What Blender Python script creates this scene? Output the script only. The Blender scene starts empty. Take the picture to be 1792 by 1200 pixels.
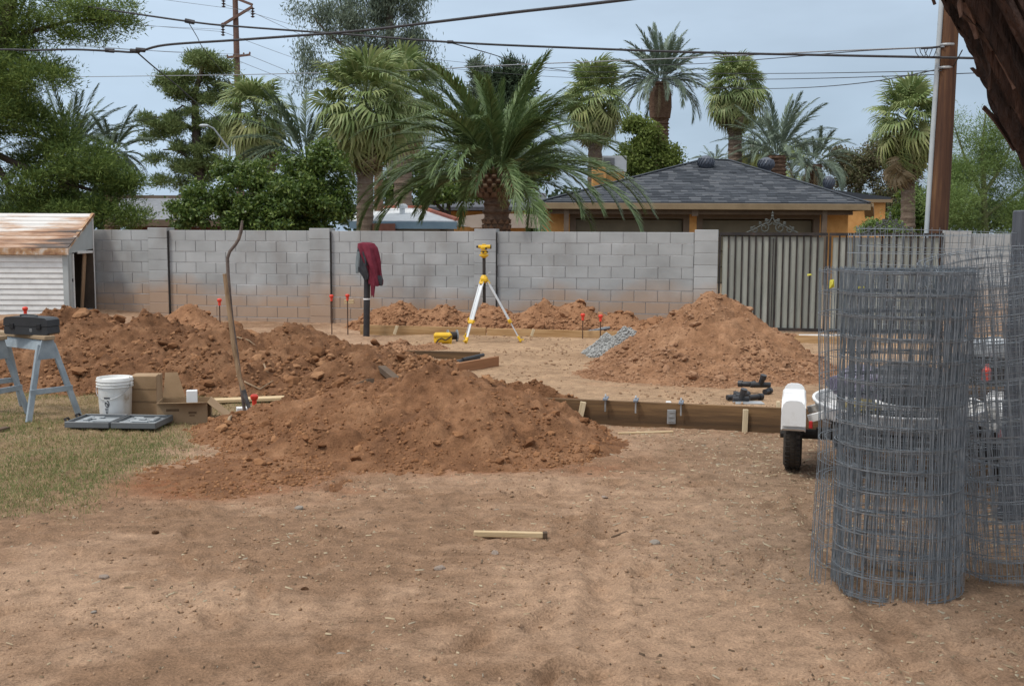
import bpy, bmesh, math, random
import numpy as np
from mathutils import Vector, Matrix, Euler

# ------------------------------------------------------------------ camera, world, sun, exposure
SC = bpy.context.scene
COL = SC.collection
PI = math.pi
W0, H0 = 1792.0, 1200.0
LENS = 38.0
FPX = W0 * LENS / 36.0
CAM_H = 1.7
HORIZON = 405.0
ROLL = math.radians(0.25)
PITCH = math.atan((H0 / 2 - HORIZON) / FPX)

cam_data = bpy.data.cameras.new('camera')
cam_data.lens = LENS
cam_data.sensor_width = 36.0
cam_data.sensor_fit = 'HORIZONTAL'
cam_data.clip_start = 0.05
cam_data.clip_end = 5000.0
cam = bpy.data.objects.new('camera', cam_data)
COL.objects.link(cam)
CAMROT = Matrix.Rotation(PI / 2 - PITCH, 3, 'X') @ Matrix.Rotation(ROLL, 3, 'Z')
cam.matrix_world = Matrix.Translation((0, 0, CAM_H)) @ CAMROT.to_4x4()
SC.camera = cam

SUN_EL, SUN_AZ = math.radians(58), math.radians(235)      # azimuth clockwise from +Y
world = bpy.data.worlds.new('World')
SC.world = world
world.use_nodes = True
wn, wl = world.node_tree.nodes, world.node_tree.links
wn.clear()
w_out = wn.new('ShaderNodeOutputWorld')
w_bg = wn.new('ShaderNodeBackground')
w_bg.inputs['Strength'].default_value = 0.1
sky = wn.new('ShaderNodeTexSky')
sky.sky_type = 'NISHITA'
sky.sun_disc = False
sky.sun_elevation = SUN_EL
sky.sun_rotation = SUN_AZ
sky.air_density = 1.0
sky.dust_density = 2.0
tc = wn.new('ShaderNodeTexCoord')
sep = wn.new('ShaderNodeSeparateXYZ')
wl.new(tc.outputs['Generated'], sep.inputs[0])
# overcast cloud deck: grey blue towards the horizon, brighter and whiter overhead
ramp = wn.new('ShaderNodeValToRGB')
ramp.color_ramp.interpolation = 'EASE'
ramp.color_ramp.elements[0].position = 0.0
ramp.color_ramp.elements[0].color = (0.30, 0.385, 0.49, 1)
ramp.color_ramp.elements[1].position = 1.0
ramp.color_ramp.elements[1].color = (1.16, 1.17, 1.19, 1)
e = ramp.color_ramp.elements.new(0.09); e.color = (0.37, 0.47, 0.585, 1)
e = ramp.color_ramp.elements.new(0.2); e.color = (0.46, 0.565, 0.685, 1)
e = ramp.color_ramp.elements.new(0.5); e.color = (0.84, 0.90, 0.98, 1)
wl.new(sep.outputs['Z'], ramp.inputs[0])
mp = wn.new('ShaderNodeMapping')
mp.inputs['Scale'].default_value = (1.3, 1.3, 4.5)
wl.new(tc.outputs['Generated'], mp.inputs[0])
cn = wn.new('ShaderNodeTexNoise')
cn.inputs['Scale'].default_value = 2.2
cn.inputs['Detail'].default_value = 5.0
cn.inputs['Roughness'].default_value = 0.5
wl.new(mp.outputs[0], cn.inputs['Vector'])
cm = wn.new('ShaderNodeMapRange')
cm.inputs['From Min'].default_value = 0.3
cm.inputs['From Max'].default_value = 0.7
cm.inputs['To Min'].default_value = 8.4
cm.inputs['To Max'].default_value = 11.7
wl.new(cn.outputs['Fac'], cm.inputs['Value'])
cs = wn.new('ShaderNodeVectorMath'); cs.operation = 'SCALE'
wl.new(ramp.outputs[0], cs.inputs[0])
# the deck is thinner towards the west, heavier to the east
sx_ = wn.new('ShaderNodeMapRange')
sx_.inputs['From Min'].default_value = -0.6; sx_.inputs['From Max'].default_value = 0.6
sx_.inputs['To Min'].default_value = 1.13; sx_.inputs['To Max'].default_value = 0.86
wl.new(sep.outputs['X'], sx_.inputs['Value'])
sm_ = wn.new('ShaderNodeMath'); sm_.operation = 'MULTIPLY'
wl.new(cm.outputs[0], sm_.inputs[0]); wl.new(sx_.outputs[0], sm_.inputs[1])
wl.new(sm_.outputs[0], cs.inputs['Scale'])
wm = wn.new('ShaderNodeMix'); wm.data_type = 'RGBA'
wm.inputs[0].default_value = 0.86
wl.new(sky.outputs[0], wm.inputs[6])
wl.new(cs.outputs[0], wm.inputs[7])
wl.new(wm.outputs[2], w_bg.inputs['Color'])
wl.new(w_bg.outputs[0], w_out.inputs[0])

sun_data = bpy.data.lights.new('sun', 'SUN')
sun_data.energy = 1.5
sun_data.angle = math.radians(10)
sun_data.color = (1.0, 0.95, 0.87)
sun = bpy.data.objects.new('sun', sun_data)
COL.objects.link(sun)
sd = Vector((math.sin(SUN_AZ) * math.cos(SUN_EL), math.cos(SUN_AZ) * math.cos(SUN_EL), math.sin(SUN_EL)))
sun.rotation_euler = sd.to_track_quat('Z', 'Y').to_euler()
sun.location = (0, 0, 30)

SC.view_settings.view_transform = 'Standard'
SC.view_settings.look = 'None'
SC.view_settings.exposure = 0.40
SC.view_settings.gamma = 1.0
SC.view_settings.use_curve_mapping = False
SC.render.engine = 'CYCLES'
SC.cycles.max_bounces = 6
SC.cycles.diffuse_bounces = 3
SC.cycles.transparent_max_bounces = 4

# ------------------------------------------------------------------ geometry helpers
RNG = random.Random(7)
NR = np.random.default_rng(11)

def ray(px, py):
    d = CAMROT @ Vector(((px - W0 / 2) / FPX, (H0 / 2 - py) / FPX, -1.0))
    return d

def P(px, py, Y):
    """world point seen at photo pixel (px, py) at distance Y in front of the camera"""
    d = ray(px, py)
    t = Y / d.y
    return Vector((d.x * t, Y, CAM_H + d.z * t))

def smooth(t):
    t = np.clip(t, 0, 1)
    return t * t * (3 - 2 * t)

_perm = {}
def perlin(x, y, seed=0):
    x = np.asarray(x, float); y = np.asarray(y, float)
    if seed not in _perm:
        r = np.random.default_rng(seed + 100)
        _perm[seed] = r.random((256, 256)) * 2 * PI
    A = _perm[seed]
    xi = np.floor(x).astype(int); yi = np.floor(y).astype(int)
    xf = x - xi; yf = y - yi
    def g(ix, iy, dx, dy):
        a = A[ix & 255, iy & 255]
        return np.cos(a) * dx + np.sin(a) * dy
    u = xf * xf * xf * (xf * (xf * 6 - 15) + 10)
    v = yf * yf * yf * (yf * (yf * 6 - 15) + 10)
    a = g(xi, yi, xf, yf); b = g(xi + 1, yi, xf - 1, yf)
    c = g(xi, yi + 1, xf, yf - 1); d = g(xi + 1, yi + 1, xf - 1, yf - 1)
    return (a * (1 - u) + b * u) * (1 - v) + (c * (1 - u) + d * u) * v

def fbm(x, y, octaves=4, seed=0, gain=0.5):
    s = 0.0; amp = 1.0
    for o in range(octaves):
        s = s + amp * perlin(np.asarray(x) * 2 ** o + o * 17.3, np.asarray(y) * 2 ** o + o * 9.1, seed + o)
        amp *= gain
    return s

def billow(x, y, octaves=4, seed=0, gain=0.5):
    s = 0.0; amp = 1.0
    for o in range(octaves):
        s = s + amp * (np.abs(perlin(np.asarray(x) * 2.03 ** o + o * 7.7, np.asarray(y) * 2.03 ** o + o * 3.1, seed + o)) * 2)
        amp *= gain
    return s

ORIG = {}
def origin_of(o):
    return ORIG.get(o.name, Vector((0, 0, 0))) if o is not None else Vector((0, 0, 0))

def props(o, label=None, cat=None, group=None, kind=None):
    if label: o['label'] = label
    if cat: o['category'] = cat
    if group: o['group'] = group
    if kind: o['kind'] = kind
    return o

def thing(name, label, cat, loc=(0, 0, 0), rotz=0.0, group=None, local=False):
    """an Empty at the thing's base; local=True: its parts are given in its own coordinates"""
    o = bpy.data.objects.new(name, None)
    COL.objects.link(o)
    o.location = loc
    o.rotation_euler = (0, 0, rotz)
    o.empty_display_size = 0.2
    props(o, label, cat, group)
    ORIG[o.name] = Vector((0, 0, 0)) if local else Vector(loc)
    return o

def link(name, me, parent=None, loc=None, rot=None, scale=None):
    o = bpy.data.objects.new(name, me)
    COL.objects.link(o)
    if parent is not None: o.parent = parent
    if loc is not None: o.location = loc
    if rot is not None:
        if isinstance(rot, Matrix): o.rotation_euler = rot.to_euler()
        else: o.rotation_euler = rot
    if scale is not None: o.scale = scale
    return o

def np_mesh(name, V, F, mat=None, smooth_=False):
    """F: (M,3) or (M,4) int array"""
    V = np.ascontiguousarray(V, dtype=np.float32).reshape(-1, 3)
    F = np.ascontiguousarray(F, dtype=np.int32)
    M, k = F.shape
    me = bpy.data.meshes.new(name)
    me.vertices.add(len(V)); me.vertices.foreach_set('co', V.ravel())
    me.loops.add(M * k); me.loops.foreach_set('vertex_index', F.ravel())
    me.polygons.add(M)
    me.polygons.foreach_set('loop_start', np.arange(0, M * k, k, dtype=np.int32))
    me.polygons.foreach_set('loop_total', np.full(M, k, dtype=np.int32))
    if smooth_:
        me.polygons.foreach_set('use_smooth', np.ones(M, dtype=bool))
    me.update(calc_edges=True)
    if mat: me.materials.append(mat)
    return me

def np_obj(name, V, F, mat, parent=None, origin=None, smooth_=False, local=False):
    V = np.asarray(V, float).reshape(-1, 3)
    if parent is not None and not local:
        V = V - np.array(origin_of(parent))
    if parent is None and origin is not None:
        V = V - np.array(origin)
    o = link(name, np_mesh(name, V, F, mat, smooth_), parent)
    if parent is None:
        if origin is not None: o.location = origin
        ORIG[o.name] = Vector(origin) if origin is not None else Vector((0, 0, 0))
    else:
        ORIG[o.name] = origin_of(parent)
    return o

class MB:
    """collects boxes, tubes, lathes and prisms; build() links them as ONE mesh object"""
    def __init__(s):
        s.v = []; s.f = []
    def add(s, verts, faces, M=None):
        b = len(s.v)
        for v in verts:
            v = Vector(v)
            if M is not None: v = M @ v
            s.v.append(tuple(v))
        s.f.extend([tuple(i + b for i in f) for f in faces])
        return s
    def box(s, c, size, M=None, bev=0.0):
        hx, hy, hz = size[0] / 2, size[1] / 2, size[2] / 2
        c = Vector(c)
        if bev <= 0:
            vs = [c + Vector((x * hx, y * hy, z * hz)) for x in (-1, 1) for y in (-1, 1) for z in (-1, 1)]
            fs = [(0, 1, 3, 2), (4, 6, 7, 5), (0, 4, 5, 1), (2, 3, 7, 6), (0, 2, 6, 4), (1, 5, 7, 3)]
            return s.add(vs, fs, M)
        bm = bmesh.new()
        bmesh.ops.create_cube(bm, size=1.0)
        for v in bm.verts:
            v.co = Vector((v.co.x * size[0], v.co.y * size[1], v.co.z * size[2]))
        bmesh.ops.bevel(bm, geom=bm.edges[:], offset=min(bev, hx * .95, hy * .95, hz * .95), segments=1, affect='EDGES')
        bm.verts.index_update()
        vs = [c + v.co for v in bm.verts]
        fs = [tuple(v.index for v in f.verts) for f in bm.faces]
        bm.free()
        return s.add(vs, fs, M)
    def bar(s, a, b, w, h, up=(0, 0, 1), bev=0.0):
        """a box from a to b, w across and h along 'up'"""
        a = Vector(a); b = Vector(b)
        d = b - a; L = d.length; d.normalize()
        up = Vector(up)
        x = d; y = up.cross(x)
        if y.length < 1e-4: y = Vector((1, 0, 0)).cross(x)
        y.normalize(); z = x.cross(y)
        M = Matrix((x, y, z)).transposed().to_4x4()
        M.translation = (a + b) / 2
        return s.box((0, 0, 0), (L, w, h), M, bev)
    def tube(s, pts, rad, n=8, cap=True, M=None):
        pts = [Vector(p) for p in pts]
        if not hasattr(rad, '__len__'): rad = [rad] * len(pts)
        rings = []
        d0 = (pts[1] - pts[0]).normalized()
        ref = Vector((0, 0, 1)) if abs(d0.z) < .9 else Vector((1, 0, 0))
        u = d0.cross(ref).normalized()
        vs = []; fs = []
        for i, p in enumerate(pts):
            if i == 0: d = pts[1] - pts[0]
            elif i == len(pts) - 1: d = pts[-1] - pts[-2]
            else: d = (pts[i + 1] - pts[i]).normalized() + (pts[i] - pts[i - 1]).normalized()
            d.normalize()
            u = (u - d * u.dot(d)).normalized()
            w = d.cross(u)
            for k in range(n):
                a = 2 * PI * k / n
                vs.append(p + (u * math.cos(a) + w * math.sin(a)) * rad[i])
        for i in range(len(pts) - 1):
            for k in range(n):
                k2 = (k + 1) % n
                fs.append((i * n + k, i * n + k2, (i + 1) * n + k2, (i + 1) * n + k))
        if cap:
            fs.append(tuple(range(n - 1, -1, -1)))
            fs.append(tuple((len(pts) - 1) * n + k for k in range(n)))
        return s.add(vs, fs, M)
    def lathe(s, prof, n=20, c=(0, 0, 0), M=None, sx=1.0, sy=1.0):
        vs = []; fs = []
        c = Vector(c)
        for r, z in prof:
            for k in range(n):
                a = 2 * PI * k / n
                vs.append(c + Vector((r * sx * math.cos(a), r * sy * math.sin(a), z)))
        for i in range(len(prof) - 1):
            for k in range(n):
                k2 = (k + 1) % n
                fs.append((i * n + k, i * n + k2, (i + 1) * n + k2, (i + 1) * n + k))
        if prof[0][0] > 1e-4: fs.append(tuple(range(n - 1, -1, -1)))
        if prof[-1][0] > 1e-4: fs.append(tuple((len(prof) - 1) * n + k for k in range(n)))
        return s.add(vs, fs, M)
    def prism(s, poly, d0, d1, M=None):
        """poly in local (x, z), extruded along local y from d0 to d1"""
        n = len(poly)
        vs = [(x, d0, z) for x, z in poly] + [(x, d1, z) for x, z in poly]
        fs = [tuple(range(n)), tuple(range(2 * n - 1, n - 1, -1))]
        for i in range(n):
            j = (i + 1) % n
            fs.append((j, i, n + i, n + j))
        return s.add(vs, fs, M)
    def poly(s, verts):
        return s.add(verts, [tuple(range(len(verts)))])
    def mesh(s, name, mat, off=(0, 0, 0), smooth_=False):
        me = bpy.data.meshes.new(name)
        ox, oy, oz = off
        me.from_pydata([(x - ox, y - oy, z - oz) for x, y, z in s.v], [], s.f)
        bm = bmesh.new(); bm.from_mesh(me)
        bmesh.ops.recalc_face_normals(bm, faces=bm.faces)
        bm.to_mesh(me); bm.free()
        if mat: me.materials.append(mat)
        if smooth_:
            me.polygons.foreach_set('use_smooth', np.ones(len(me.polygons), dtype=bool))
            try: me.set_sharp_from_angle(angle=math.radians(38))
            except Exception: pass
        me.update()
        return me
    def build(s, name, mat, parent=None, origin=None, smooth_=False, label=None, cat=None, group=None, kind=None):
        if parent is not None: off = origin_of(parent)
        else: off = Vector(origin) if origin is not None else Vector((0, 0, 0))
        o = link(name, s.mesh(name, mat, off, smooth_), parent)
        if parent is None: o.location = off
        ORIG[o.name] = off.copy()
        props(o, label, cat, group, kind)
        return o

# ------------------------------------------------------------------ materials
MATS = {}
def new_mat(name):
    m = bpy.data.materials.new(name)
    m.use_nodes = True
    n, l = m.node_tree.nodes, m.node_tree.links
    return m, n, l, n['Principled BSDF']

def ramp_of(n, cols, lo=0.3, hi=0.7):
    r = n.new('ShaderNodeValToRGB')
    els = r.color_ramp.elements
    k = len(cols)
    els[0].position = lo; els[0].color = (*cols[0], 1)
    els[1].position = hi; els[1].color = (*cols[-1], 1)
    for i in range(1, k - 1):
        e = els.new(lo + (hi - lo) * i / (k - 1)); e.color = (*cols[i], 1)
    return r

def mk(name, cols, scale=4, rough=.85, bump=.0, bscale=40, bdist=.01, metal=0.0, spec=.3, rnd=0.0,
       stretch=(1, 1, 1), lo=.3, hi=.7, detail=7, coord='Object', coat=0.0):
    if name in MATS: return MATS[name]
    m, n, l, b = new_mat(name)
    t = n.new('ShaderNodeTexCoord')
    oi = n.new('ShaderNodeObjectInfo')
    mp = n.new('ShaderNodeMapping')
    mp.inputs['Scale'].default_value = stretch
    ml = n.new('ShaderNodeMath'); ml.operation = 'MULTIPLY'; ml.inputs[1].default_value = 37.0
    l.new(oi.outputs['Random'], ml.inputs[0])
    ad = n.new('ShaderNodeVectorMath'); ad.operation = 'ADD'
    l.new(t.outputs[coord], ad.inputs[0]); l.new(ml.outputs[0], ad.inputs[1])
    l.new(ad.outputs[0], mp.inputs[0])
    nz = n.new('ShaderNodeTexNoise')
    nz.inputs['Scale'].default_value = scale; nz.inputs['Detail'].default_value = detail
    nz.inputs['Roughness'].default_value = .62
    l.new(mp.outputs[0], nz.inputs['Vector'])
    r = ramp_of(n, cols, lo, hi)
    l.new(nz.outputs['Fac'], r.inputs[0])
    colout = r.outputs[0]
    if rnd > 0:
        mr = n.new('ShaderNodeMapRange')
        mr.inputs['To Min'].default_value = 1 - rnd; mr.inputs['To Max'].default_value = 1 + rnd
        l.new(oi.outputs['Random'], mr.inputs['Value'])
        hs = n.new('ShaderNodeHueSaturation')
        l.new(mr.outputs[0], hs.inputs['Value']); l.new(colout, hs.inputs['Color'])
        colout = hs.outputs[0]
    l.new(colout, b.inputs['Base Color'])
    b.inputs['Roughness'].default_value = rough
    b.inputs['Metallic'].default_value = metal
    b.inputs['Specular IOR Level'].default_value = spec
    if bump > 0:
        n2 = n.new('ShaderNodeTexNoise'); n2.inputs['Scale'].default_value = bscale; n2.inputs['Detail'].default_value = 6
        l.new(mp.outputs[0], n2.inputs['Vector'])
        bp = n.new('ShaderNodeBump'); bp.inputs['Strength'].default_value = bump; bp.inputs['Distance'].default_value = bdist
        l.new(n2.outputs['Fac'], bp.inputs['Height']); l.new(bp.outputs[0], b.inputs['Normal'])
    MATS[name] = m
    return m

def leafm(name, cols, trans=.3, rough=.55, spec=.25):
    """foliage: colour differs from leaf to leaf, some light passes through"""
    if name in MATS: return MATS[name]
    m, n, l, b = new_mat(name)
    g = n.new('ShaderNodeNewGeometry'); oi = n.new('ShaderNodeObjectInfo')
    a = n.new('ShaderNodeMath'); a.operation = 'ADD'
    l.new(g.outputs['Random Per Island'], a.inputs[0])
    m2 = n.new('ShaderNodeMath'); m2.operation = 'MULTIPLY'; m2.inputs[1].default_value = 3.7
    l.new(oi.outputs['Random'], m2.inputs[0]); l.new(m2.outputs[0], a.inputs[1])
    fr = n.new('ShaderNodeMath'); fr.operation = 'FRACT'; l.new(a.outputs[0], fr.inputs[0])
    r = ramp_of(n, cols, 0.0, 1.0); l.new(fr.outputs[0], r.inputs[0])
    l.new(r.outputs[0], b.inputs['Base Color'])
    b.inputs['Roughness'].default_value = rough; b.inputs['Specular IOR Level'].default_value = spec
    tr = n.new('ShaderNodeBsdfTranslucent')
    l.new(r.outputs[0], tr.inputs['Color'])
    mx = n.new('ShaderNodeMixShader'); mx.inputs[0].default_value = trans
    l.new(b.outputs[0], mx.inputs[1]); l.new(tr.outputs[0], mx.inputs[2])
    l.new(mx.outputs[0], n['Material Output'].inputs['Surface'])
    MATS[name] = m
    return m
# ------------------------------------------------------------------ ground
def form_y(x):                       # front line of the slab form, nearly parallel to the block wall
    return 9.52 - 0.23 * (np.asarray(x, float) - 0.47)

def gbase(x, y):
    x = np.asarray(x, float); y = np.asarray(y, float)
    fy = form_y(x)
    pad_h = 0.185 - 0.15 * np.clip((y - fy) / 7.5, 0, 1)
    pad = pad_h * smooth((y - fy - 0.05) / 0.06) * smooth((x + 2.2) / 1.0) * (1 - smooth((y - 17.6) / 0.8))
    left = 0.17 * smooth((-x - 5.5) / 2.5) * smooth((y - 15) / 3.5)
    return pad + left

_fr = np.random.default_rng(404)
STEPS = []                                              # boot prints and two wheel ruts pressed into the soft ground
for q_ in range(26):
    sx_0, sy_0, a_ = _fr.uniform(-3.2, 2.2), _fr.uniform(3.9, 7.2), _fr.uniform(0, 6.28)
    for st_ in range(4):
        STEPS.append((sx_0 + math.cos(a_) * .62 * st_ - math.sin(a_) * .09 * (-1) ** st_, sy_0 + math.sin(a_) * .62 * st_ + math.cos(a_) * .09 * (-1) ** st_, a_ + _fr.normal(0, .15), _fr.uniform(.5, 1.2)))
def pressed(x, y):
    out = np.zeros_like(x)
    for sx_0, sy_0, a_, d_ in STEPS:
        u = (x - sx_0) * math.cos(a_) + (y - sy_0) * math.sin(a_); v = -(x - sx_0) * math.sin(a_) + (y - sy_0) * math.cos(a_)
        r = (u / .145) ** 2 + (v / .052) ** 2
        out = out - d_ * .024 * np.exp(-r ** 2 * .8) + d_ * .013 * np.exp(-(r - 2.0) ** 2 * 1.5)
    for off in (-.62, .62):
        v = x - (1.1 + off + .10 * (y - 5) + .05 * np.sin(y * .9))
        w = smooth((7.4 - y) / .8)
        out = out + w * (-.022 * np.exp(-(v / .085) ** 4) + .014 * np.exp(-((np.abs(v) - .13) / .045) ** 2))
    return out
def ghill(x, y):
    x = np.asarray(x, float); y = np.asarray(y, float)
    near = 1 - smooth((np.abs(y - 8) - 14) / 10)
    r = 0.013 * fbm(x * .7, y * .7, 3, 3) + 0.010 * fbm(x * 2.7, y * 2.7, 3, 5) + 0.012 * (billow(x * 5.5, y * 7, 3, 9) - .7)
    if x.size > 1: r = r + pressed(x, y) * (np.abs(y - 5.5) < 3.5)
    else:
        if abs(float(y.ravel()[0]) - 5.5) < 3.5: r = r + pressed(x, y)
    pad = smooth((y - form_y(x)) / .1) * smooth((x + 2.2) / 1.0)
    return gbase(x, y) + r * near * (1 - .45 * pad)

def G(px, py, lift=0.0):
    """point of the ground seen at photo pixel (px, py)"""
    d = ray(px, py)
    d = d / d.y
    z = 0.0
    for _ in range(12):
        t = (z + lift - CAM_H) / d.z
        z = float(gbase(d.x * t, t))
    t = (z + lift - CAM_H) / d.z
    return Vector((d.x * t, t, z + lift))

def zg(x, y): return float(ghill(x, y))

def lawn_mask(x, y):
    n = fbm(x * 1.1, y * 1.1, 3, 21) * .5 + fbm(x * 4, y * 4, 2, 25) * .18
    edge = -2.25 + .12 * np.sin(y * 1.3) - 0.35 * smooth((7.6 - y) / .8)
    m = smooth((edge - x + n * .9) / .5) * smooth((y - 6.0 + n * .8 - .25 * np.clip(x + 3, -1, 2)) / .5)
    return m * (1 - smooth((y - 11.6 + n) / .8))

def axis(knots):
    out = []
    for a, b, st in knots:
        k = max(1, int(round(abs(b - a) / st)))
        out += list(np.linspace(a, b, k, endpoint=False))
    out.append(knots[-1][1])
    return np.array(out)

def grid_faces(nx, ny):
    i = np.arange(nx - 1)[None, :] + np.arange(ny - 1)[:, None] * nx
    return np.stack([i, i + 1, i + 1 + nx, i + nx], -1).reshape(-1, 4)

gx = axis([(-2500, -400, 300), (-400, -60, 40), (-60, -14, 4), (-14, -7, .25), (-7, -4, .04), (-4, 4, .026), (4, 5, .04), (5, 12, .25), (12, 60, 4), (60, 400, 40), (400, 2500, 300)])
gy = axis([(-1500, -100, 200), (-100, -10, 10), (-10, 2, .8), (2, 3.2, .12), (3.2, 7.0, .026), (7.0, 12.5, .04), (12.5, 20, .08), (20, 32, .6), (32, 100, 5), (100, 500, 50), (500, 4000, 400)])
GX, GY = np.meshgrid(gx, gy)
GZ = ghill(GX, GY)
ground_me = np_mesh('ground', np.stack([GX, GY, GZ], -1), grid_faces(len(gx), len(gy)), None, True)

def lerp3(a, b, t):
    return np.asarray(a)[None, :] * (1 - t[:, None]) + np.asarray(b)[None, :] * t[:, None]
fx, fy_ = GX.ravel(), GY.ravel()
base_c = np.array((0.225, 0.137, 0.082))
n1 = fbm(fx * .55, fy_ * .9, 4, 31); n2 = fbm(fx * 1.6, fy_ * 2.6, 4, 35)
c = lerp3((0.262, 0.160, 0.097), (0.395, 0.257, 0.166), np.clip(.5 + n1 * 1.15 + n2 * .8 + .5 * fbm(fx * 5, fy_ * 8, 3, 39) - .35 * np.exp(-((fy_ - 6.0) / .7) ** 2) * (fx < 1) + .25 * np.exp(-((fy_ - 4.6) / .8) ** 2), 0, 1))
# pale worn earth of the building pad
pad = smooth((fy_ - form_y(fx)) / .15) * smooth((fx + 2.2) / .8)
cp = lerp3((0.310, 0.200, 0.120), (0.425, 0.285, 0.176), np.clip(.5 + n1 * .7 + n2 * .6, 0, 1))
c = c * (1 - pad[:, None]) + cp * pad[:, None]
# red subsoil spilled round the near mounds
red = np.exp(-(((fx + 2.0) / 1.0) ** 2 + ((fy_ - 7.15) / .55) ** 2)) + .9 * np.exp(-(((fx + .1) / 1.2) ** 2 + ((fy_ - 7.75) / .35) ** 2)) + .5 * np.exp(-(((fx - 1.9) / 1.3) ** 2 + ((fy_ - 11.2) / 1.1) ** 2))
red = smooth(np.clip(red + n2 * .45, 0, 1) * 1.3 - .25)
c = c * (1 - red[:, None]) + np.array((0.240, 0.105, 0.050))[None] * red[:, None]
# greyer, littered earth on the right
gr = smooth((fx - .6 + .4 * n1) / 1.4) * smooth((9.3 - fy_) / .6) * smooth((fy_ - 4.2) / 1.5)
c = c * (1 - .45 * gr[:, None]) + np.array((0.205, 0.148, 0.100))[None] * .45 * gr[:, None]
lw = lawn_mask(fx, fy_) * (np.abs(fx) < 30)
c = c * (1 - .7 * lw[:, None]) + np.array((0.225, 0.165, 0.090))[None] * .7 * lw[:, None]
far = smooth((fy_ - 21) / 2)
c = c * (1 - far[:, None]) + np.array((0.2, 0.15, 0.10))[None] * far[:, None]
ca = ground_me.color_attributes.new('tint', 'FLOAT_COLOR', 'POINT')
ca.data.foreach_set('color', np.concatenate([c, np.ones((len(c), 1))], 1).astype(np.float32).ravel())

def dirt_material(name, cols=None, attr=None, contrast=.5, bstr=.9, fine=55, pebb=22):
    m, n, l, b = new_mat(name)
    t = n.new('ShaderNodeTexCoord')
    def noise(sc, det=6, ro=.65):
        z = n.new('ShaderNodeTexNoise'); z.inputs['Scale'].default_value = sc
        z.inputs['Detail'].default_value = det; z.inputs['Roughness'].default_value = ro
        l.new(t.outputs['Object'], z.inputs['Vector']); return z
    a = noise(fine, 5); bn = noise(9, 8, .7); vo = n.new('ShaderNodeTexVoronoi')
    vo.inputs['Scale'].default_value = pebb; l.new(t.outputs['Object'], vo.inputs['Vector'])
    if attr:
        at = n.new('ShaderNodeAttribute'); at.attribute_name = attr; src = at.outputs['Color']
    else:
        r = ramp_of(n, cols, .32, .68); l.new(noise(2.3, 8, .68).outputs['Fac'], r.inputs[0]); src = r.outputs[0]
    ad = n.new('ShaderNodeMath'); ad.operation = 'ADD'
    l.new(a.outputs['Fac'], ad.inputs[0]); l.new(bn.outputs['Fac'], ad.inputs[1])
    mr = n.new('ShaderNodeMapRange'); mr.inputs['From Min'].default_value = .7; mr.inputs['From Max'].default_value = 1.3
    mr.inputs['To Min'].default_value = 1 - contrast; mr.inputs['To Max'].default_value = 1 + contrast
    l.new(ad.outputs[0], mr.inputs['Value'])
    hs = n.new('ShaderNodeHueSaturation'); l.new(src, hs.inputs['Color']); l.new(mr.outputs[0], hs.inputs['Value'])
    l.new(hs.outputs[0], b.inputs['Base Color'])
    b.inputs['Roughness'].default_value = .95; b.inputs['Specular IOR Level'].default_value = .12
    h = n.new('ShaderNodeMath'); h.operation = 'MULTIPLY_ADD'; h.inputs[1].default_value = .35
    l.new(a.outputs['Fac'], h.inputs[0]); l.new(bn.outputs['Fac'], h.inputs[2])
    bp = n.new('ShaderNodeBump'); bp.inputs['Strength'].default_value = bstr; bp.inputs['Distance'].default_value = .035
    l.new(h.outputs[0], bp.inputs['Height']); l.new(bp.outputs[0], b.inputs['Normal'])
    return m

M_ground = dirt_material('bare_dirt', attr='tint', contrast=.5, bstr=1.0, fine=95)
ground_me.materials.append(M_ground)
ground = link('ground', ground_me)
props(ground, 'bare brown dirt yard with paler earth inside the slab form', None, None, 'structure')

# ------------------------------------------------------------------ clods and stones
def rock_mesh(name, mat, sub, seed, flat=.75, rough=.22):
    r = np.random.default_rng(seed)
    bm = bmesh.new()
    bmesh.ops.create_icosphere(bm, subdivisions=sub, radius=1.0)
    dirs = r.normal(size=(7, 3)); dirs /= np.linalg.norm(dirs, axis=1)[:, None]
    lim = r.uniform(.55, .95, 7)
    for v in bm.verts:
        p = np.array(v.co)
        for d, k in zip(dirs, lim):
            s = p @ d
            if s > k: p = p - d * (s - k) * .9
        p = p * (1 + r.normal() * rough * .35)
        v.co = Vector((p[0], p[1] * r.uniform(.9, 1.1), p[2] * flat))
    me = bpy.data.meshes.new(name); bm.to_mesh(me); bm.free()
    if mat: me.materials.append(mat)
    return me

def ico_np(sub, seed, flat=.8):
    me = rock_mesh('tmp', None, sub, seed, flat)
    V = np.array([v.co[:] for v in me.vertices]); F = np.array([p.vertices[:] for p in me.polygons])
    bpy.data.meshes.remove(me)
    return V, F

def scatter_np(protos, pos, size, rng, squash=None):
    """many small solids as one vertex/face array"""
    Vs, Fs = [], []; off = 0
    which = rng.integers(0, len(protos), len(pos))
    for k, (bv, bf) in enumerate(protos):
        idx = np.where(which == k)[0]
        if not len(idx): continue
        n = len(idx)
        a = rng.uniform(0, 2 * PI, n); ca_, sa = np.cos(a), np.sin(a)
        s = size[idx][:, None] * rng.uniform(.7, 1.3, (n, 3))
        v = bv[None] * s[:, None, :]
        x = v[..., 0] * ca_[:, None] - v[..., 1] * sa[:, None]
        y = v[..., 0] * sa[:, None] + v[..., 1] * ca_[:, None]
        v = np.stack([x, y, v[..., 2]], -1) + pos[idx][:, None, :]
        Vs.append(v.reshape(-1, 3))
        Fs.append((bf[None] + (np.arange(n) * len(bv))[:, None, None] + off).reshape(-1, bf.shape[1]))
        off += n * len(bv)
    return np.concatenate(Vs), np.concatenate(Fs)

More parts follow.
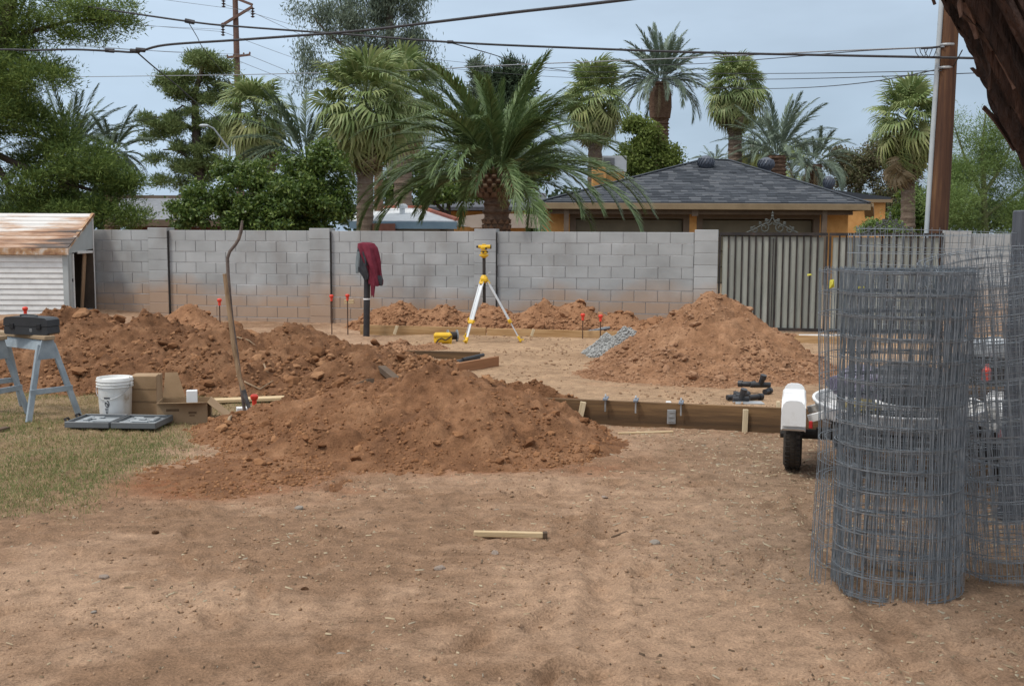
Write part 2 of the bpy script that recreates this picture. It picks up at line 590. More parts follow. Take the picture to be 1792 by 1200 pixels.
ICO1 = [ico_np(1, s) for s in (1, 2, 3, 4)]
OCT = []
for s_ in range(5):
    r_ = np.random.default_rng(500 + s_)
    OCT.append((np.array([(1, 0, 0), (0, 1, 0), (-1, 0, 0), (0, -1, 0), (0, 0, .8), (0, 0, -.8)]) * r_.uniform(.65, 1.3, (6, 1)) + r_.normal(0, .12, (6, 3)),
                np.array([(0, 1, 4), (1, 2, 4), (2, 3, 4), (3, 0, 4), (1, 0, 5), (2, 1, 5), (3, 2, 5), (0, 3, 5)])))

# ------------------------------------------------------------------ dirt mounds
HEAPS = []
M_red = dirt_material('red_soil', [(0.140, 0.067, 0.034), (0.216, 0.107, 0.054), (0.292, 0.156, 0.083)], contrast=.34, bstr=1.0, fine=70)
M_brown = dirt_material('brown_soil', [(0.115, 0.056, 0.029), (0.188, 0.094, 0.048), (0.282, 0.154, 0.083)], contrast=.34, bstr=1.0, fine=70)
M_tan = dirt_material('tan_soil', [(0.190, 0.096, 0.050), (0.260, 0.138, 0.074), (0.335, 0.190, 0.108)], contrast=.34, bstr=.9, fine=48)
M_orange = dirt_material('orange_soil', [(0.210, 0.103, 0.052), (0.275, 0.142, 0.074), (0.340, 0.185, 0.102)], contrast=.34, bstr=.9, fine=48)

CLODM = {}
for k_, c_2 in (('red_soil', [(0.150, 0.070, 0.033), (0.225, 0.107, 0.050), (0.315, 0.165, 0.082)]), ('brown_soil', [(0.125, 0.060, 0.029), (0.205, 0.099, 0.047), (0.31, 0.168, 0.088)]), ('tan_soil', [(0.21, 0.112, 0.063), (0.275, 0.152, 0.087), (0.335, 0.198, 0.118)]), ('orange_soil', [(0.21, 0.104, 0.053), (0.28, 0.145, 0.077), (0.34, 0.185, 0.102)])):
    CLODM[k_] = leafm(k_ + '_clod', c_2, 0.0, .95, .1)
CLODM['grey_gravel'] = None
def heap_fn(cones, seed, amp=1.0, power=1.0):
    def f(x, y):
        x = np.asarray(x, float); y = np.asarray(y, float)
        wx = x + .16 * fbm(x * 1.7, y * 1.7, 3, seed); wy = y + .16 * fbm(x * 1.7 + 50, y * 1.7, 3, seed + 3)
        acc = np.zeros_like(x) ; k = 9.0
        for cx, cy, h, rx, ry in cones:
            d = np.sqrt(((wx - cx) / rx) ** 2 + ((wy - cy) / ry) ** 2 + .0081) - .05
            t = np.clip(1 - d, -.6, 1)
            tt = np.where(t > 0, np.power(np.clip(t, 0, 1), power), t)
            acc = acc + np.exp(k * h * tt / .3) 
        s = np.log(acc / len(cones) + 1e-9) * .3 / k + np.log(len(cones)) * .3 / k * .9
        m = smooth((s + .02) / .22)
        s = s + amp * m * (.085 * (billow(x * 2.3, y * 2.3, 3, seed + 5) - .75) + .050 * (billow(x * 6.5, y * 6.5, 3, seed + 8) - .75)
                     + .020 * fbm(x * 16, y * 16, 2, seed + 11))
        s = s + .012 * fbm(x * 11, y * 11, 2, seed + 13) * smooth((s + .06) / .06)
        return s - .035
    return f

def mound(name, label, cones, mat, bounds, step, seed, clods, crumbs, amp=1.0, clod_size=(.020, .062), crumb_size=(.006, .022), group=None, cat='dirt pile', power=1.0, bias=None, labelless=False):
    f = heap_fn(cones, seed, amp, power)
    x0, x1, y0, y1 = bounds
    xs = np.arange(x0, x1, step); ys = np.arange(y0, y1, step)
    X, Y = np.meshgrid(xs, ys)
    S = f(X, Y); B = gbase(X, Y); Z = B + S
    F = grid_faces(len(xs), len(ys))
    keep = (S.ravel()[F] > -.03).any(1)
    F = F[keep]
    used = np.unique(F); remap = np.full(X.size, -1); remap[used] = np.arange(len(used))
    V = np.stack([X.ravel(), Y.ravel(), Z.ravel()], -1)[used]
    cx, cy = cones[0][0], cones[0][1]
    o = np_obj(name, V, remap[F], mat, origin=(cx, cy, float(gbase(cx, cy))), smooth_=True)
    props(o, label, cat, group)
    rng = np.random.default_rng(seed + 77)
    def pts(n, thr, b=None):
        out = []
        while len(out) < n:
            px = rng.uniform(x0, x1, 4000); py = rng.uniform(y0, y1, 4000)
            s = f(px, py)
            w = np.clip(1.15 - s / .45, .3, 1.0)
            w = w * (.25 + .9 * smooth((fbm(px * 1.6, py * 1.6, 2, seed + 31) + .25) / .5))
            if b is not None: w = w * b(px, py)
            ok = (s > thr) & (rng.random(4000) < w)
            out += list(zip(px[ok], py[ok], s[ok]))
        a = np.array(out[:n])
        return np.stack([a[:, 0], a[:, 1], gbase(a[:, 0], a[:, 1]) + a[:, 2]], -1)
    cm_ = CLODM[mat.name]
    protos = [rock_mesh('clod', cm_, 2, seed * 10 + i, RNG.uniform(.55, .9), .3) for i in range(6)]
    if clods:
        ps = pts(clods, .04, bias)
        lo, hi = clod_size
        sz = lo * (hi / lo) ** (rng.random(clods) ** 1.9)
        oo = np.array(o.location)
        for p, s in zip(ps, sz):
            link('clod', protos[RNG.randrange(6)], o, tuple(p - oo + np.array((0, 0, s * .12))),
                 (RNG.uniform(-.5, .5), RNG.uniform(-.5, .5), RNG.uniform(0, 6.28)),
                 (s * RNG.uniform(.8, 1.4), s * RNG.uniform(.7, 1.2), s * RNG.uniform(.7, 1.1)))
    if crumbs:
        ps = pts(crumbs, -.05, bias)
        lo, hi = crumb_size
        sz = lo * (hi / lo) ** (rng.random(crumbs) ** 1.6)
        V, Fc = scatter_np(ICO1, ps, sz, rng)
        c_ = np_obj('crumbs', V, Fc, cm_, parent=o)
        c_['kind'] = 'stuff'
    HEAPS.append((f, bounds))
    return o

near_mound = mound('dirt_mound', 'nearest red dirt mound spreading over the bare yard in front of the form board',
    [(-.60, 9.0, .66, 1.3, 1.4), (-1.3, 9.15, .48, 1.15, 1.2), (-1.95, 9.2, .30, .85, .9), (.0, 8.85, .46, .95, 1.1), (-1.0, 8.6, .42, 1.3, 1.1), (-.3, 8.5, .42, 1.15, 1.0),
     (-1.9, 7.55, .10, 1.1, .9), (.42, 8.75, .22, .6, .6)],
    M_red, (-3.4, 1.6, 6.5, 11.0), .022, 1, 170, 10000, .78, clod_size=(.018, .062), crumb_size=(.004, .019))
left_mound = mound('dirt_mound', 'long brown dirt mound of lumpy clods behind the bucket and sawhorses',
    [(-5.6, 13.6, .82, 1.5, 1.7), (-4.5, 13.3, .74, 1.45, 1.7), (-3.5, 13.1, .66, 1.4, 1.6), (-2.7, 13.3, .60, 1.25, 1.4), (-2.0, 12.6, .46, 1.0, 1.1),
     (-6.6, 14.1, .62, 1.3, 1.5), (-4.2, 12.0, .42, 1.4, 1.1), (-5.4, 12.2, .42, 1.3, 1.1), (-3.4, 11.9, .40, 1.1, 1.0), (-2.7, 11.8, .36, 1.1, .95), (-1.7, 11.7, .36, 1.0, .95), (-1.1, 11.9, .28, .7, .8)],
    M_brown, (-8.4, -.6, 10.2, 15.6), .03, 2, 280, 10500, 1.1, (.026, .11), (.008, .034))
right_mound = mound('dirt_mound', 'tall peaked tan dirt mound in front of the metal gate',
    [(2.40, 12.95, .98, 1.45, 1.75), (1.75, 12.0, .34, 1.1, 1.1), (2.9, 12.3, .36, 1.0, 1.1), (2.2, 11.5, .20, 1.3, 1.0)],
    M_tan, (.4, 4.2, 10.1, 15.2), .028, 3, 240, 8000, .8, (.022, .065), (.007, .026), power=1.12)
wall_mound = mound('dirt_mound', 'low ridge of orange dirt heaped along the foot of the block wall',
    [(-2.0, 18.9, .54, .9, .8), (-1.2, 18.75, .50, .9, .75), (-.4, 18.5, .50, .9, .8), (.5, 18.35, .60, .9, .8), (1.1, 18.3, .60, .8, .75), (1.8, 18.1, .42, .9, .7), (2.5, 18.0, .34, .8, .7)],
    M_orange, (-3.2, 3.4, 17.0, 19.9), .04, 4, 240, 6000, .8, (.03, .11), (.012, .042))
back_mound = mound('dirt_mound', 'small smooth orange dirt cone between the long mound and the wall',
    [(-5.35, 17.9, .56, .75, .8)], M_orange, (-6.6, -4.2, 16.8, 19.2), .05, 5, 40, 500, .5, (.03, .07), (.012, .03))
spill_mound = mound('dirt_mound', 'little heap of loose dirt left on the pad beside the yellow case',
    [(-1.62, 14.6, .17, .55, .5), (-1.15, 14.9, .12, .4, .35)], M_tan, (-2.4, -.6, 13.8, 15.6), .03, 6, 40, 600, .7, (.02, .06), (.008, .026))
M_gravel = mk('grey_gravel', [(0.23, 0.23, 0.22), (0.35, 0.35, 0.335), (0.46, 0.46, 0.44)], scale=30, rough=.9, bump=.8, bscale=90, rnd=.25)
gravel_pile = mound('gravel_pile', 'spilled heap of pale grey gravel against the tall peaked mound', 
    [(1.52, 13.85, .47, .38, .5), (1.28, 14.15, .30, .38, .42), (1.62, 13.45, .38, .26, .42)], M_gravel, (.4, 2.4, 12.8, 15.4), .025, 7, 0, 0, .55, cat='gravel pile', power=.8)
rng_ = np.random.default_rng(5)
f_, b_ = HEAPS[-1]
gpts = []
while len(gpts) < 3800:
    a, b2 = rng_.uniform(.5, 2.2), rng_.uniform(13.0, 15.2)
    s_ = float(f_(a, b2))
    if s_ > -.035: gpts.append((a, b2, float(gbase(a, b2)) + s_ + .004))
gv, gf = scatter_np(ICO1, np.array(gpts), rng_.uniform(.008, .024, len(gpts)), rng_)
o = np_obj('gravel', gv, gf, M_gravel, parent=gravel_pile); o['kind'] = 'stuff'

def surf(x, y):
    """top of whatever soil lies at (x, y)"""
    z = zg(x, y); b = float(gbase(x, y))
    for f, (x0, x1, y0, y1) in HEAPS:
        if x0 < x < x1 and y0 < y < y1: z = max(z, b + float(f(x, y)))
    return z

# ------------------------------------------------------------------ lawn, litter, pebbles
def blades(n, xr, yr, dens, hgt, wid, seed, lean=.6):
    r = np.random.default_rng(seed)
    P_ = []
    tot = 0
    while tot < n:
        x = r.uniform(*xr, 60000); y = r.uniform(*yr, 60000)
        ok = r.random(60000) < dens(x, y)
        x, y = x[ok], y[ok]
        P_.append(np.stack([x, y, ghill(x, y) - .004], -1)); tot += len(x)
    p = np.concatenate(P_)[:n]
    a = r.uniform(0, 2 * PI, n); w = r.uniform(.6, 1.2, n) * wid
    d = np.stack([np.cos(a), np.sin(a), np.zeros(n)], -1) * w[:, None]
    h = r.uniform(.4, 1.2, n) * hgt
    la = r.uniform(0, 2 * PI, n); ll = r.random(n) * lean * h
    t = np.stack([np.cos(la) * ll, np.sin(la) * ll, h], -1)
    V = np.stack([p - d, p + d, p + t], 1)
    return V.reshape(-1, 3), np.arange(3 * n).reshape(-1, 3)

def green_d(x, y):
    n = fbm(x * 1.3, y * 1.3, 3, 61)
    g = np.exp(-(((x + 2.9) / .75) ** 2 + ((y - 8.0) / .8) ** 2)) + .8 * np.exp(-(((x + 3.3) / 1.2) ** 2 + ((y - 6.7) / .55) ** 2)) + .25
    return np.clip(lawn_mask(x, y) * (g + n * .8), 0, 1) * .8
M_straw = leafm('straw_grass', [(0.25, 0.19, 0.09), (0.36, 0.28, 0.14), (0.45, 0.36, 0.20)], .15, .8, .1)
M_green = leafm('green_grass', [(0.11, 0.150, 0.050), (0.165, 0.21, 0.075), (0.25, 0.25, 0.10)], .2, .7, .1)
v_, f2 = blades(64000, (-6.8, -1.2), (5.7, 12.0), lambda x, y: lawn_mask(x, y) * (.55 + fbm(x * 2, y * 2, 2, 66)), .028, .0028, 1, 1.3)
props(np_obj('dry_grass', v_, f2, M_straw), 'short straw coloured grass of the worn lawn on the left', 'grass', None, 'stuff')
v_, f2 = blades(38000, (-6.8, -1.2), (5.7, 12.0), green_d, .036, .0028, 2, 1.0)
props(np_obj('green_grass', v_, f2, M_green), 'greener blades growing in patches of the worn lawn', 'grass', None, 'stuff')

def flat_bits(n, dens, xr, yr, ln, wd, seed, z0=.004):
    r = np.random.default_rng(seed); out = []; tot = 0
    while tot < n:
        x = r.uniform(*xr, 20000); y = r.uniform(*yr, 20000)
        ok = r.random(20000) < dens(x, y)
        out.append(np.stack([x[ok], y[ok]], -1)); tot += ok.sum()
    q = np.concatenate(out)[:n]
    a = r.uniform(0, 2 * PI, n); L = ln[0] * (ln[1] / ln[0]) ** (r.random(n) ** 2); w = r.uniform(*wd, n)
    dx, dy = np.cos(a) * L / 2, np.sin(a) * L / 2
    z = ghill(q[:, 0], q[:, 1]) + z0
    tz = r.normal(0, .25, n) * L * .3; hz = w * .6
    V = np.zeros((n, 6, 3))                                   # a thin wedge: four corners and a raised spine
    nx, ny = -np.sin(a) * w / 2, np.cos(a) * w / 2
    for i, (s, t_) in enumerate(((-1, -1), (-1, 1), (1, 1), (1, -1))):
        V[:, i, 0] = q[:, 0] + s * dx + t_ * nx; V[:, i, 1] = q[:, 1] + s * dy + t_ * ny; V[:, i, 2] = z + s * tz - .003
    for i, s in ((4, -1), (5, 1)):
        V[:, i, 0] = q[:, 0] + s * dx * .9; V[:, i, 1] = q[:, 1] + s * dy * .9; V[:, i, 2] = z + s * tz + hz
    fb = np.array([(0, 4, 5, 3), (4, 1, 2, 5), (0, 1, 4, 4), (2, 3, 5, 5)])
    F = (np.array([(0, 4, 5), (0, 5, 3), (4, 1, 2), (4, 2, 5), (0, 1, 4), (2, 3, 5)])[None] + (np.arange(n) * 6)[:, None, None]).reshape(-1, 3)
    return V.reshape(-1, 3), F

def clear(x, y):     # open ground outside the form, thin where the mounds stand
    return (y < form_y(x) - .05) * (1 - lawn_mask(x, y) * .8)
M_chip = leafm('wood_chip', [(0.17, 0.12, 0.075), (0.33, 0.25, 0.16), (0.45, 0.37, 0.25), (0.30, 0.26, 0.2)], 0.0, .85, .1)
v_, f2 = flat_bits(5600, lambda x, y: clear(x, y) * np.clip(.16 + .75 * smooth((x - .2) / 2) + .5 * (fbm(x * 1.2, y * 1.2, 3, 71)), 0.02, 1), (-4.2, 4.6), (3.3, 9.4), (.010, .055), (.002, .007), 3)
props(np_obj('litter', v_, f2, M_chip), 'pale straw and wood chips littered over the bare dirt', 'litter', None, 'stuff')
M_dark = leafm('dead_leaf', [(0.085, 0.058, 0.04), (0.13, 0.088, 0.056), (0.18, 0.13, 0.09)], 0.0, .85, .1)
v_, f2 = flat_bits(1000, lambda x, y: clear(x, y) * np.clip(.3 + .5 * smooth((x - 1) / 2) + .9 * fbm(x * 1.1, y * 1.4, 3, 75), 0.02, 1), (-4.2, 4.6), (3.3, 9.4), (.008, .04), (.003, .010), 4)
props(np_obj('dead_leaves', v_, f2, M_dark), 'dark dead leaves and bark crumbs on the bare dirt', 'litter', None, 'stuff')

def pebbles(n, dens, xr, yr, sz, seed):
    r = np.random.default_rng(seed); out = []; tot = 0
    while tot < n:
        x = r.uniform(*xr, 20000); y = r.uniform(*yr, 20000)
        ok = r.random(20000) < dens(x, y)
        out.append(np.stack([x[ok], y[ok]], -1)); tot += ok.sum()
    q = np.concatenate(out)[:n]
    s = sz[0] * (sz[1] / sz[0]) ** (r.random(n) ** 2.2)
    return scatter_np(OCT, np.stack([q[:, 0], q[:, 1], ghill(q[:, 0], q[:, 1]) + s * .25], -1), s, r)
v_, f2 = pebbles(11000, lambda x, y: clear(x, y) * np.clip(.35 + 1.3 * fbm(x * 1.3, y * 2.0, 3, 81) + .8 * np.exp(-(((x + .3) / 1.3) ** 2 + ((y - 5.55) / .28) ** 2)), 0.02, 1), (-4.2, 4.6), (3.3, 9.4), (.0028, .012), 5)
M_peb = leafm('dirt_pebble', [(0.24, 0.148, 0.088), (0.30, 0.190, 0.115), (0.37, 0.25, 0.165), (0.27, 0.162, 0.094)], 0.0, .95, .1)
props(np_obj('pebbles', v_, f2, M_peb), 'small clods and pebbles strewn over the bare dirt', 'pebbles', None, 'stuff')
v_, f2 = pebbles(2600, lambda x, y: (y > form_y(x) + .2) * np.clip(.2 + fbm(x * .8, y * .8, 3, 85), 0.02, 1), (-1.5, 4.6), (9.3, 18), (.006, .024), 6)
props(np_obj('pad_pebbles', v_, f2, M_peb), 'small clods strewn over the pale pad inside the form', 'pebbles', None, 'stuff')

M_stone = mk('field_stone', [(0.20, 0.15, 0.12), (0.30, 0.235, 0.19), (0.36, 0.30, 0.25)], 9, .9, .5, 60)
M_bluestone = mk('blue_stone', [(0.20, 0.17, 0.14), (0.29, 0.25, 0.21)], 9, .8, .3, 60)
for px, py, s, m_, lab in [
    (770, 995, .036, M_stone, 'rounded tan stone on the dirt below the foreground stake'),
    (866, 968, .030, M_stone, 'small round stone just under the foreground wooden stake'),
    (182, 1009, .032, M_stone, 'flat pale grey stone alone on the left foreground dirt'),
    (597, 1138, .026, M_bluestone, 'blue grey pebble near the bottom edge of the bare dirt'),
    (164, 1071, .016, M_bluestone, 'tiny dark blue pebble on the left foreground dirt'),
    (534, 1031, .026, M_brown, 'dark upright clod of dirt left of the tan stones'),
    (1058, 869, .030, M_stone, 'tan stone on the open dirt in front of the red mound'),
    (1146, 951, .036, M_bluestone, 'pale blue grey stone right of the foreground stake'),
    (525, 886, .038, M_bluestone, 'grey stone at the toe of the nearest red mound'),
    (272, 739 + 190, .03, M_brown, 'dark clod on the dirt just past the lawn edge')]:
    p = G(px, py)
    o = link('stone', rock_mesh('stone', m_, 2, int(px), .62, .12), None, (p.x, p.y, zg(p.x, p.y) + s * .12), (0, 0, px), (s * .9, s * .7, s * .75))
    props(o, lab, 'stone', 'stones on the open ground')
# ------------------------------------------------------------------ block wall and gate
TH = math.atan(0.2)
WD = Vector((math.cos(TH), -math.sin(TH), 0)); WN = Vector((-math.sin(TH), -math.cos(TH), 0))   # along the wall, towards the camera
W0P = Vector((0, 19.3, 0))
WROT = Matrix((WD, -WN, Vector((0, 0, 1)))).transposed().to_4x4()
def wp(s, z, out=0.0): return W0P + WD * s + WN * out + Vector((0, 0, z))
def wall_s(px, py=480):
    d = ray(px, py)
    t = (W0P - Vector((0, 0, CAM_H))).dot(WN) / d.dot(WN)
    q = Vector((0, 0, CAM_H)) + d * t
    return (q - W0P).dot(WD), q.z

def block_material():
    m, n, l, b = new_mat('concrete_block')
    t = n.new('ShaderNodeNewGeometry'); oi = n.new('ShaderNodeObjectInfo')
    def noise(sc, det=6, st=None):
        z = n.new('ShaderNodeTexNoise'); z.inputs['Scale'].default_value = sc; z.inputs['Detail'].default_value = det
        if st:
            mp = n.new('ShaderNodeMapping'); mp.inputs['Scale'].default_value = st
            l.new(t.outputs['Position'], mp.inputs[0]); l.new(mp.outputs[0], z.inputs['Vector'])
        else: l.new(t.outputs['Position'], z.inputs['Vector'])
        return z
    r = ramp_of(n, [(0.280, 0.288, 0.286), (0.345, 0.356, 0.355), (0.41, 0.422, 0.422)], .28, .72)
    ad = n.new('ShaderNodeMath'); ad.operation = 'MULTIPLY_ADD'; ad.inputs[1].default_value = .13; 
    l.new(oi.outputs['Random'], ad.inputs[0]); 
    nz = noise(1.4, 8, (1, 1, 1.6)); sb = n.new('ShaderNodeMath'); sb.operation = 'SUBTRACT'; sb.inputs[1].default_value = .06
    l.new(nz.outputs['Fac'], sb.inputs[0]); l.new(sb.outputs[0], ad.inputs[2])
    l.new(ad.outputs[0], r.inputs[0])
    # rusty soil splashed on the lower courses, in patches
    sp = n.new('ShaderNodeSeparateXYZ'); l.new(t.outputs['Position'], sp.inputs[0])
    st = noise(.75, 6); lowm = n.new('ShaderNodeMapRange')
    lowm.inputs['From Min'].default_value = 1.15; lowm.inputs['From Max'].default_value = .25
    l.new(sp.outputs['Z'], lowm.inputs['Value'])
    mu = n.new('ShaderNodeMath'); mu.operation = 'MULTIPLY_ADD'; mu.inputs[1].default_value = .75
    l.new(lowm.outputs[0], mu.inputs[0]); l.new(st.outputs['Fac'], mu.inputs[2])
    mr = n.new('ShaderNodeMapRange'); mr.inputs['From Min'].default_value = .78; mr.inputs['From Max'].default_value = 1.12
    mr.inputs['To Max'].default_value = .75
    l.new(mu.outputs[0], mr.inputs['Value'])
    mx = n.new('ShaderNodeMix'); mx.data_type = 'RGBA'
    l.new(mr.outputs[0], mx.inputs[0]); l.new(r.outputs[0], mx.inputs[6]); mx.inputs[7].default_value = (0.38, 0.24, 0.145, 1)
    # brownish weather streaks in the upper half
    st2 = noise(1.1, 7, (1, 1, .45)); m3 = n.new('ShaderNodeMapRange'); m3.inputs['From Min'].default_value = .56; m3.inputs['From Max'].default_value = .72
    m3.inputs['To Max'].default_value = .6
    l.new(st2.outputs['Fac'], m3.inputs['Value'])
    mx2 = n.new('ShaderNodeMix'); mx2.data_type = 'RGBA'
    l.new(m3.outputs[0], mx2.inputs[0]); l.new(mx.outputs[2], mx2.inputs[6]); mx2.inputs[7].default_value = (0.21, 0.185, 0.165, 1)
    l.new(mx2.outputs[2], b.inputs['Base Color'])
    b.inputs['Roughness'].default_value = .92; b.inputs['Specular IOR Level'].default_value = .15
    bp = n.new('ShaderNodeBump'); bp.inputs['Strength'].default_value = .5; bp.inputs['Distance'].default_value = .006
    l.new(noise(70, 4).outputs['Fac'], bp.inputs['Height']); l.new(bp.outputs[0], b.inputs['Normal'])
    return m
M_block = block_material()
M_core = mk('mortar_core', [(0.22, 0.22, 0.22), (0.29, 0.29, 0.29)], 6, .95)
M_bed = mk('bed_mortar', [(0.31, 0.31, 0.312), (0.39, 0.39, 0.39), (0.56, 0.56, 0.56)], 1.2, .95, lo=.42, hi=.62, coord='Object')
BH, BL, GAP = .2032, .4064, .008
COURSES = 9
ZB = 1.7 - COURSES * BH

def block_mesh(L, h, depth, bev=.006):
    key = ('block', round(L, 3), round(h, 3), round(depth, 3))
    if key not in MATS:
        mb = MB(); mb.box((0, depth / 2, 0), (L, depth, h), None, bev)
        MATS[key] = mb.mesh('block', M_block)
    return MATS[key]

def wall_run(parent, s0, s1, phase=0.0, top_drop=0.0):
    po = origin_of(parent)
    for c_ in range(COURSES):
        z = ZB + (c_ + .5) * BH
        s = s0 - ((phase + (c_ % 2) * .5) % 1.0) * BL
        while s < s1 - .02:
            a, b_ = max(s, s0), min(s + BL, s1)
            if b_ - a > .05:
                q = wp((a + b_) / 2, z, 0.0) - po + WN * RNG.uniform(-.0025, .0025)
                link('block', block_mesh(b_ - a - GAP, BH - GAP, .14), parent, q, (0, 0, -TH))
            s += BL
    mb = MB(); mb.box(((s0 + s1) / 2, .075, (ZB - .15 + 1.694) / 2), (s1 - s0 - .004, .13, 1.694 - ZB + .15), Matrix.Translation(W0P) @ WROT)
    mb.build('mortar_core', M_core, parent)
    mb = MB()
    for c_ in range(1, COURSES):
        mb.box(((s0 + s1) / 2, .0045, ZB + c_ * BH), (s1 - s0 - .01, .006, GAP + .001), Matrix.Translation(W0P) @ WROT)
    mb.build('bed_joint', M_bed, parent)

def pilaster(parent, sc, label=None, extra=.045):
    pil = None
    n = COURSES
    po = origin_of(parent)
    mb = MB(); mb.box((sc, .09, (ZB - .1 + 1.735) / 2), (.385, .29, 1.735 - ZB + .1), Matrix.Translation(W0P) @ WROT)
    pil = mb.build('pilaster', M_core, parent)
    for c_ in range(n):
        h = BH
        z = ZB + (c_ + .5) * BH + extra
        q = wp(sc, z, .062) - po + WN * RNG.uniform(-.002, .002)
        link('block', block_mesh(.4 - .002, h - .005, .3), pil, q, (0, 0, -TH))
    return pil

S = {p: wall_s(p)[0] for p in (280, 562, 850, 1235, 1256, 1448, 1650, 1671)}
wall = thing('block_wall', 'long grey concrete block wall with pilasters running behind the dirt mounds', 'wall', wp(-3, 0), 0, 'concrete block walls')
pl = [S[280], S[562], S[850], S[1235]]
edges = [-9.75] + pl
for i, p in enumerate(pl): pilaster(wall, p)
for i in range(4):
    a = edges[i] + (.2 if i else 0); b_ = pl[i] - .2
    wall_run(wall, a, b_ , [.3, .15, .6, .45][i])
# dark control joint open at the right edge of three pilasters
mb = MB()
for p in pl[:3]:
    mb.box((p + .207, -.035, .83), (.006, .06, 1.7), Matrix.Translation(W0P) @ WROT)
mb.build('control_joint', mk('dark_gap', [(0.03, 0.03, 0.03), (0.05, 0.045, 0.04)]), wall)

wall2 = thing('block_wall', 'short grey block wall right of the gate behind the wire rolls', 'wall', wp(S[1671] + 1, 0), 0, 'concrete block walls')
pilaster(wall2, S[1671] + .02)
wall_run(wall2, S[1671] + .22, S[1671] + 5.2, .5)

M_black = mk('black_paint', [(0.022, 0.020, 0.020), (0.045, 0.036, 0.032), (0.10, 0.05, 0.035)], 5, .6, .2, 60, lo=.4, hi=.8)
M_slat = mk('gate_sheet', [(0.205, 0.217, 0.187), (0.275, 0.286, 0.252), (0.34, 0.35, 0.316)], 1.6, .5, .1, 30, spec=.4, rnd=.24, stretch=(3, 3, .5))
gs0, gsm, gs1 = S[1256] + .01, S[1448], S[1650] - .02
GT, GB_ = 1.675, .03
MW = Matrix.Translation(W0P) @ WROT
def gate_leaf(a, b_, label, crest):
    t = thing('metal_gate', label, 'gate', wp((a + b_) / 2, 0), 0, 'double driveway gate leaves')
    po = origin_of(t)
    mb = MB()
    for z in (GT, GB_ + .03):
        mb.box(((a + b_) / 2, -.01, z), (b_ - a, .045, .05), MW)
    for s_ in (a + .016, b_ - .016): mb.box((s_, -.01, (GT + GB_) / 2), (.032, .044, GT - GB_ - .06), MW)
    mb.build('gate_frame', M_black, t)
    nb = int(round((b_ - a - .1) / .113))
    pitch = (b_ - a - .1) / nb
    sl = MB(); sl.box((0, .018, 0), (pitch - .024, .006, GT - GB_ - .1), None, .002); slat_me = sl.mesh('slat', M_slat)
    br = MB(); br.box((0, -.004, 0), (.027, .02, GT - GB_ - .05), None, .003); bar_me = br.mesh('bar', M_black)
    sc_ = MB()
    for zz in (.37, 1.32):
        sc_.lathe([(.008, 0), (.006, .005), (0, .006)], 6, M=Matrix.Translation((0, .0145, zz - .85)) @ Matrix.Rotation(PI / 2, 4, 'X'))
    screw_me = sc_.mesh('screw', mk('screw_zinc', [(.35, .36, .36), (.5, .5, .5)], metal=.6, rough=.4))
    for i in range(nb):
        s_ = a + .05 + (i + .5) * pitch
        so = link('slat', slat_me, t, wp(s_, (GT + GB_) / 2, RNG.uniform(-.004, .004)) - po, (0, RNG.uniform(-.004, .004), -TH))
        if i % 3 == 1: link('screw', screw_me, so, (0, 0, 0))
        if i: link('bar', bar_me, t, wp(a + .05 + i * pitch, (GT + GB_) / 2) - po, (0, RNG.uniform(-.003, .003), -TH))
    # scrollwork crest on the top rail
    mb = MB(); cx = crest
    def scroll(c, r, a0, turns, sgn):
        pts = []
        for k in range(19):
            f = k / 18
            an = a0 + sgn * f * turns * 2 * PI
            rr = r * (1 - .75 * f)
            pts.append(MW @ Vector((c[0] + math.cos(an) * rr, -.01, c[1] + math.sin(an) * rr)))
        mb.tube(pts, .011, 5)
    for sg in (-1, 1):
        scroll((cx + sg * .13, GT + .10), .085, PI / 2 if sg > 0 else PI / 2, 1.3, sg)
        scroll((cx + sg * .28, GT + .07), .06, PI / 2, 1.3, -sg)
        scroll((cx + sg * .06, GT + .2), .055, 0 if sg < 0 else PI, 1.2, sg)
        mb.tube([MW @ Vector((cx + sg * x, -.01, GT + .025 + z)) for x, z in ((.42, 0), (.3, .05), (.18, .12), (.05, .17), (0, .26))], .012, 5)
        for x, z in ((.2, .15), (.34, .06), (.1, .2)):
            mb.box((cx + sg * x, -.01, GT + .03 + z), (.045, .02, .06), MW @ Matrix.Translation((0, 0, 0)), .008)
    mb.lathe([(0, -.04), (.025, 0), (.012, .03), (.02, .05), (0, .09)], 8, c=MW @ Vector((cx, -.01, GT + .3)))
    mb.build('scroll_crest', mk('crest_iron', [(.04, .045, .042), (.09, .10, .092)], 20, .6), t)
    return t
gl1 = gate_leaf(gs0, gsm - .012, 'left gate leaf of grey sheet slats between black bars with scroll crest', (S[1256] + S[1448]) / 2 - .02)
gl2 = gate_leaf(gsm + .012, gs1, 'right gate leaf of grey sheet slats half hidden by the wire rolls', (S[1448] + S[1650]) / 2 + .05)
M_rust = mk('rusty_steel', [(0.05, 0.03, 0.025), (0.13, 0.055, 0.03), (0.2, 0.09, 0.05)], 8, .8)
mb = MB()
mid = (gs0 + gsm) / 2
mb.box((mid, -.03, .8), (.018, .03, 1.6), MW); mb.build('brace_bar', M_black, gl1)

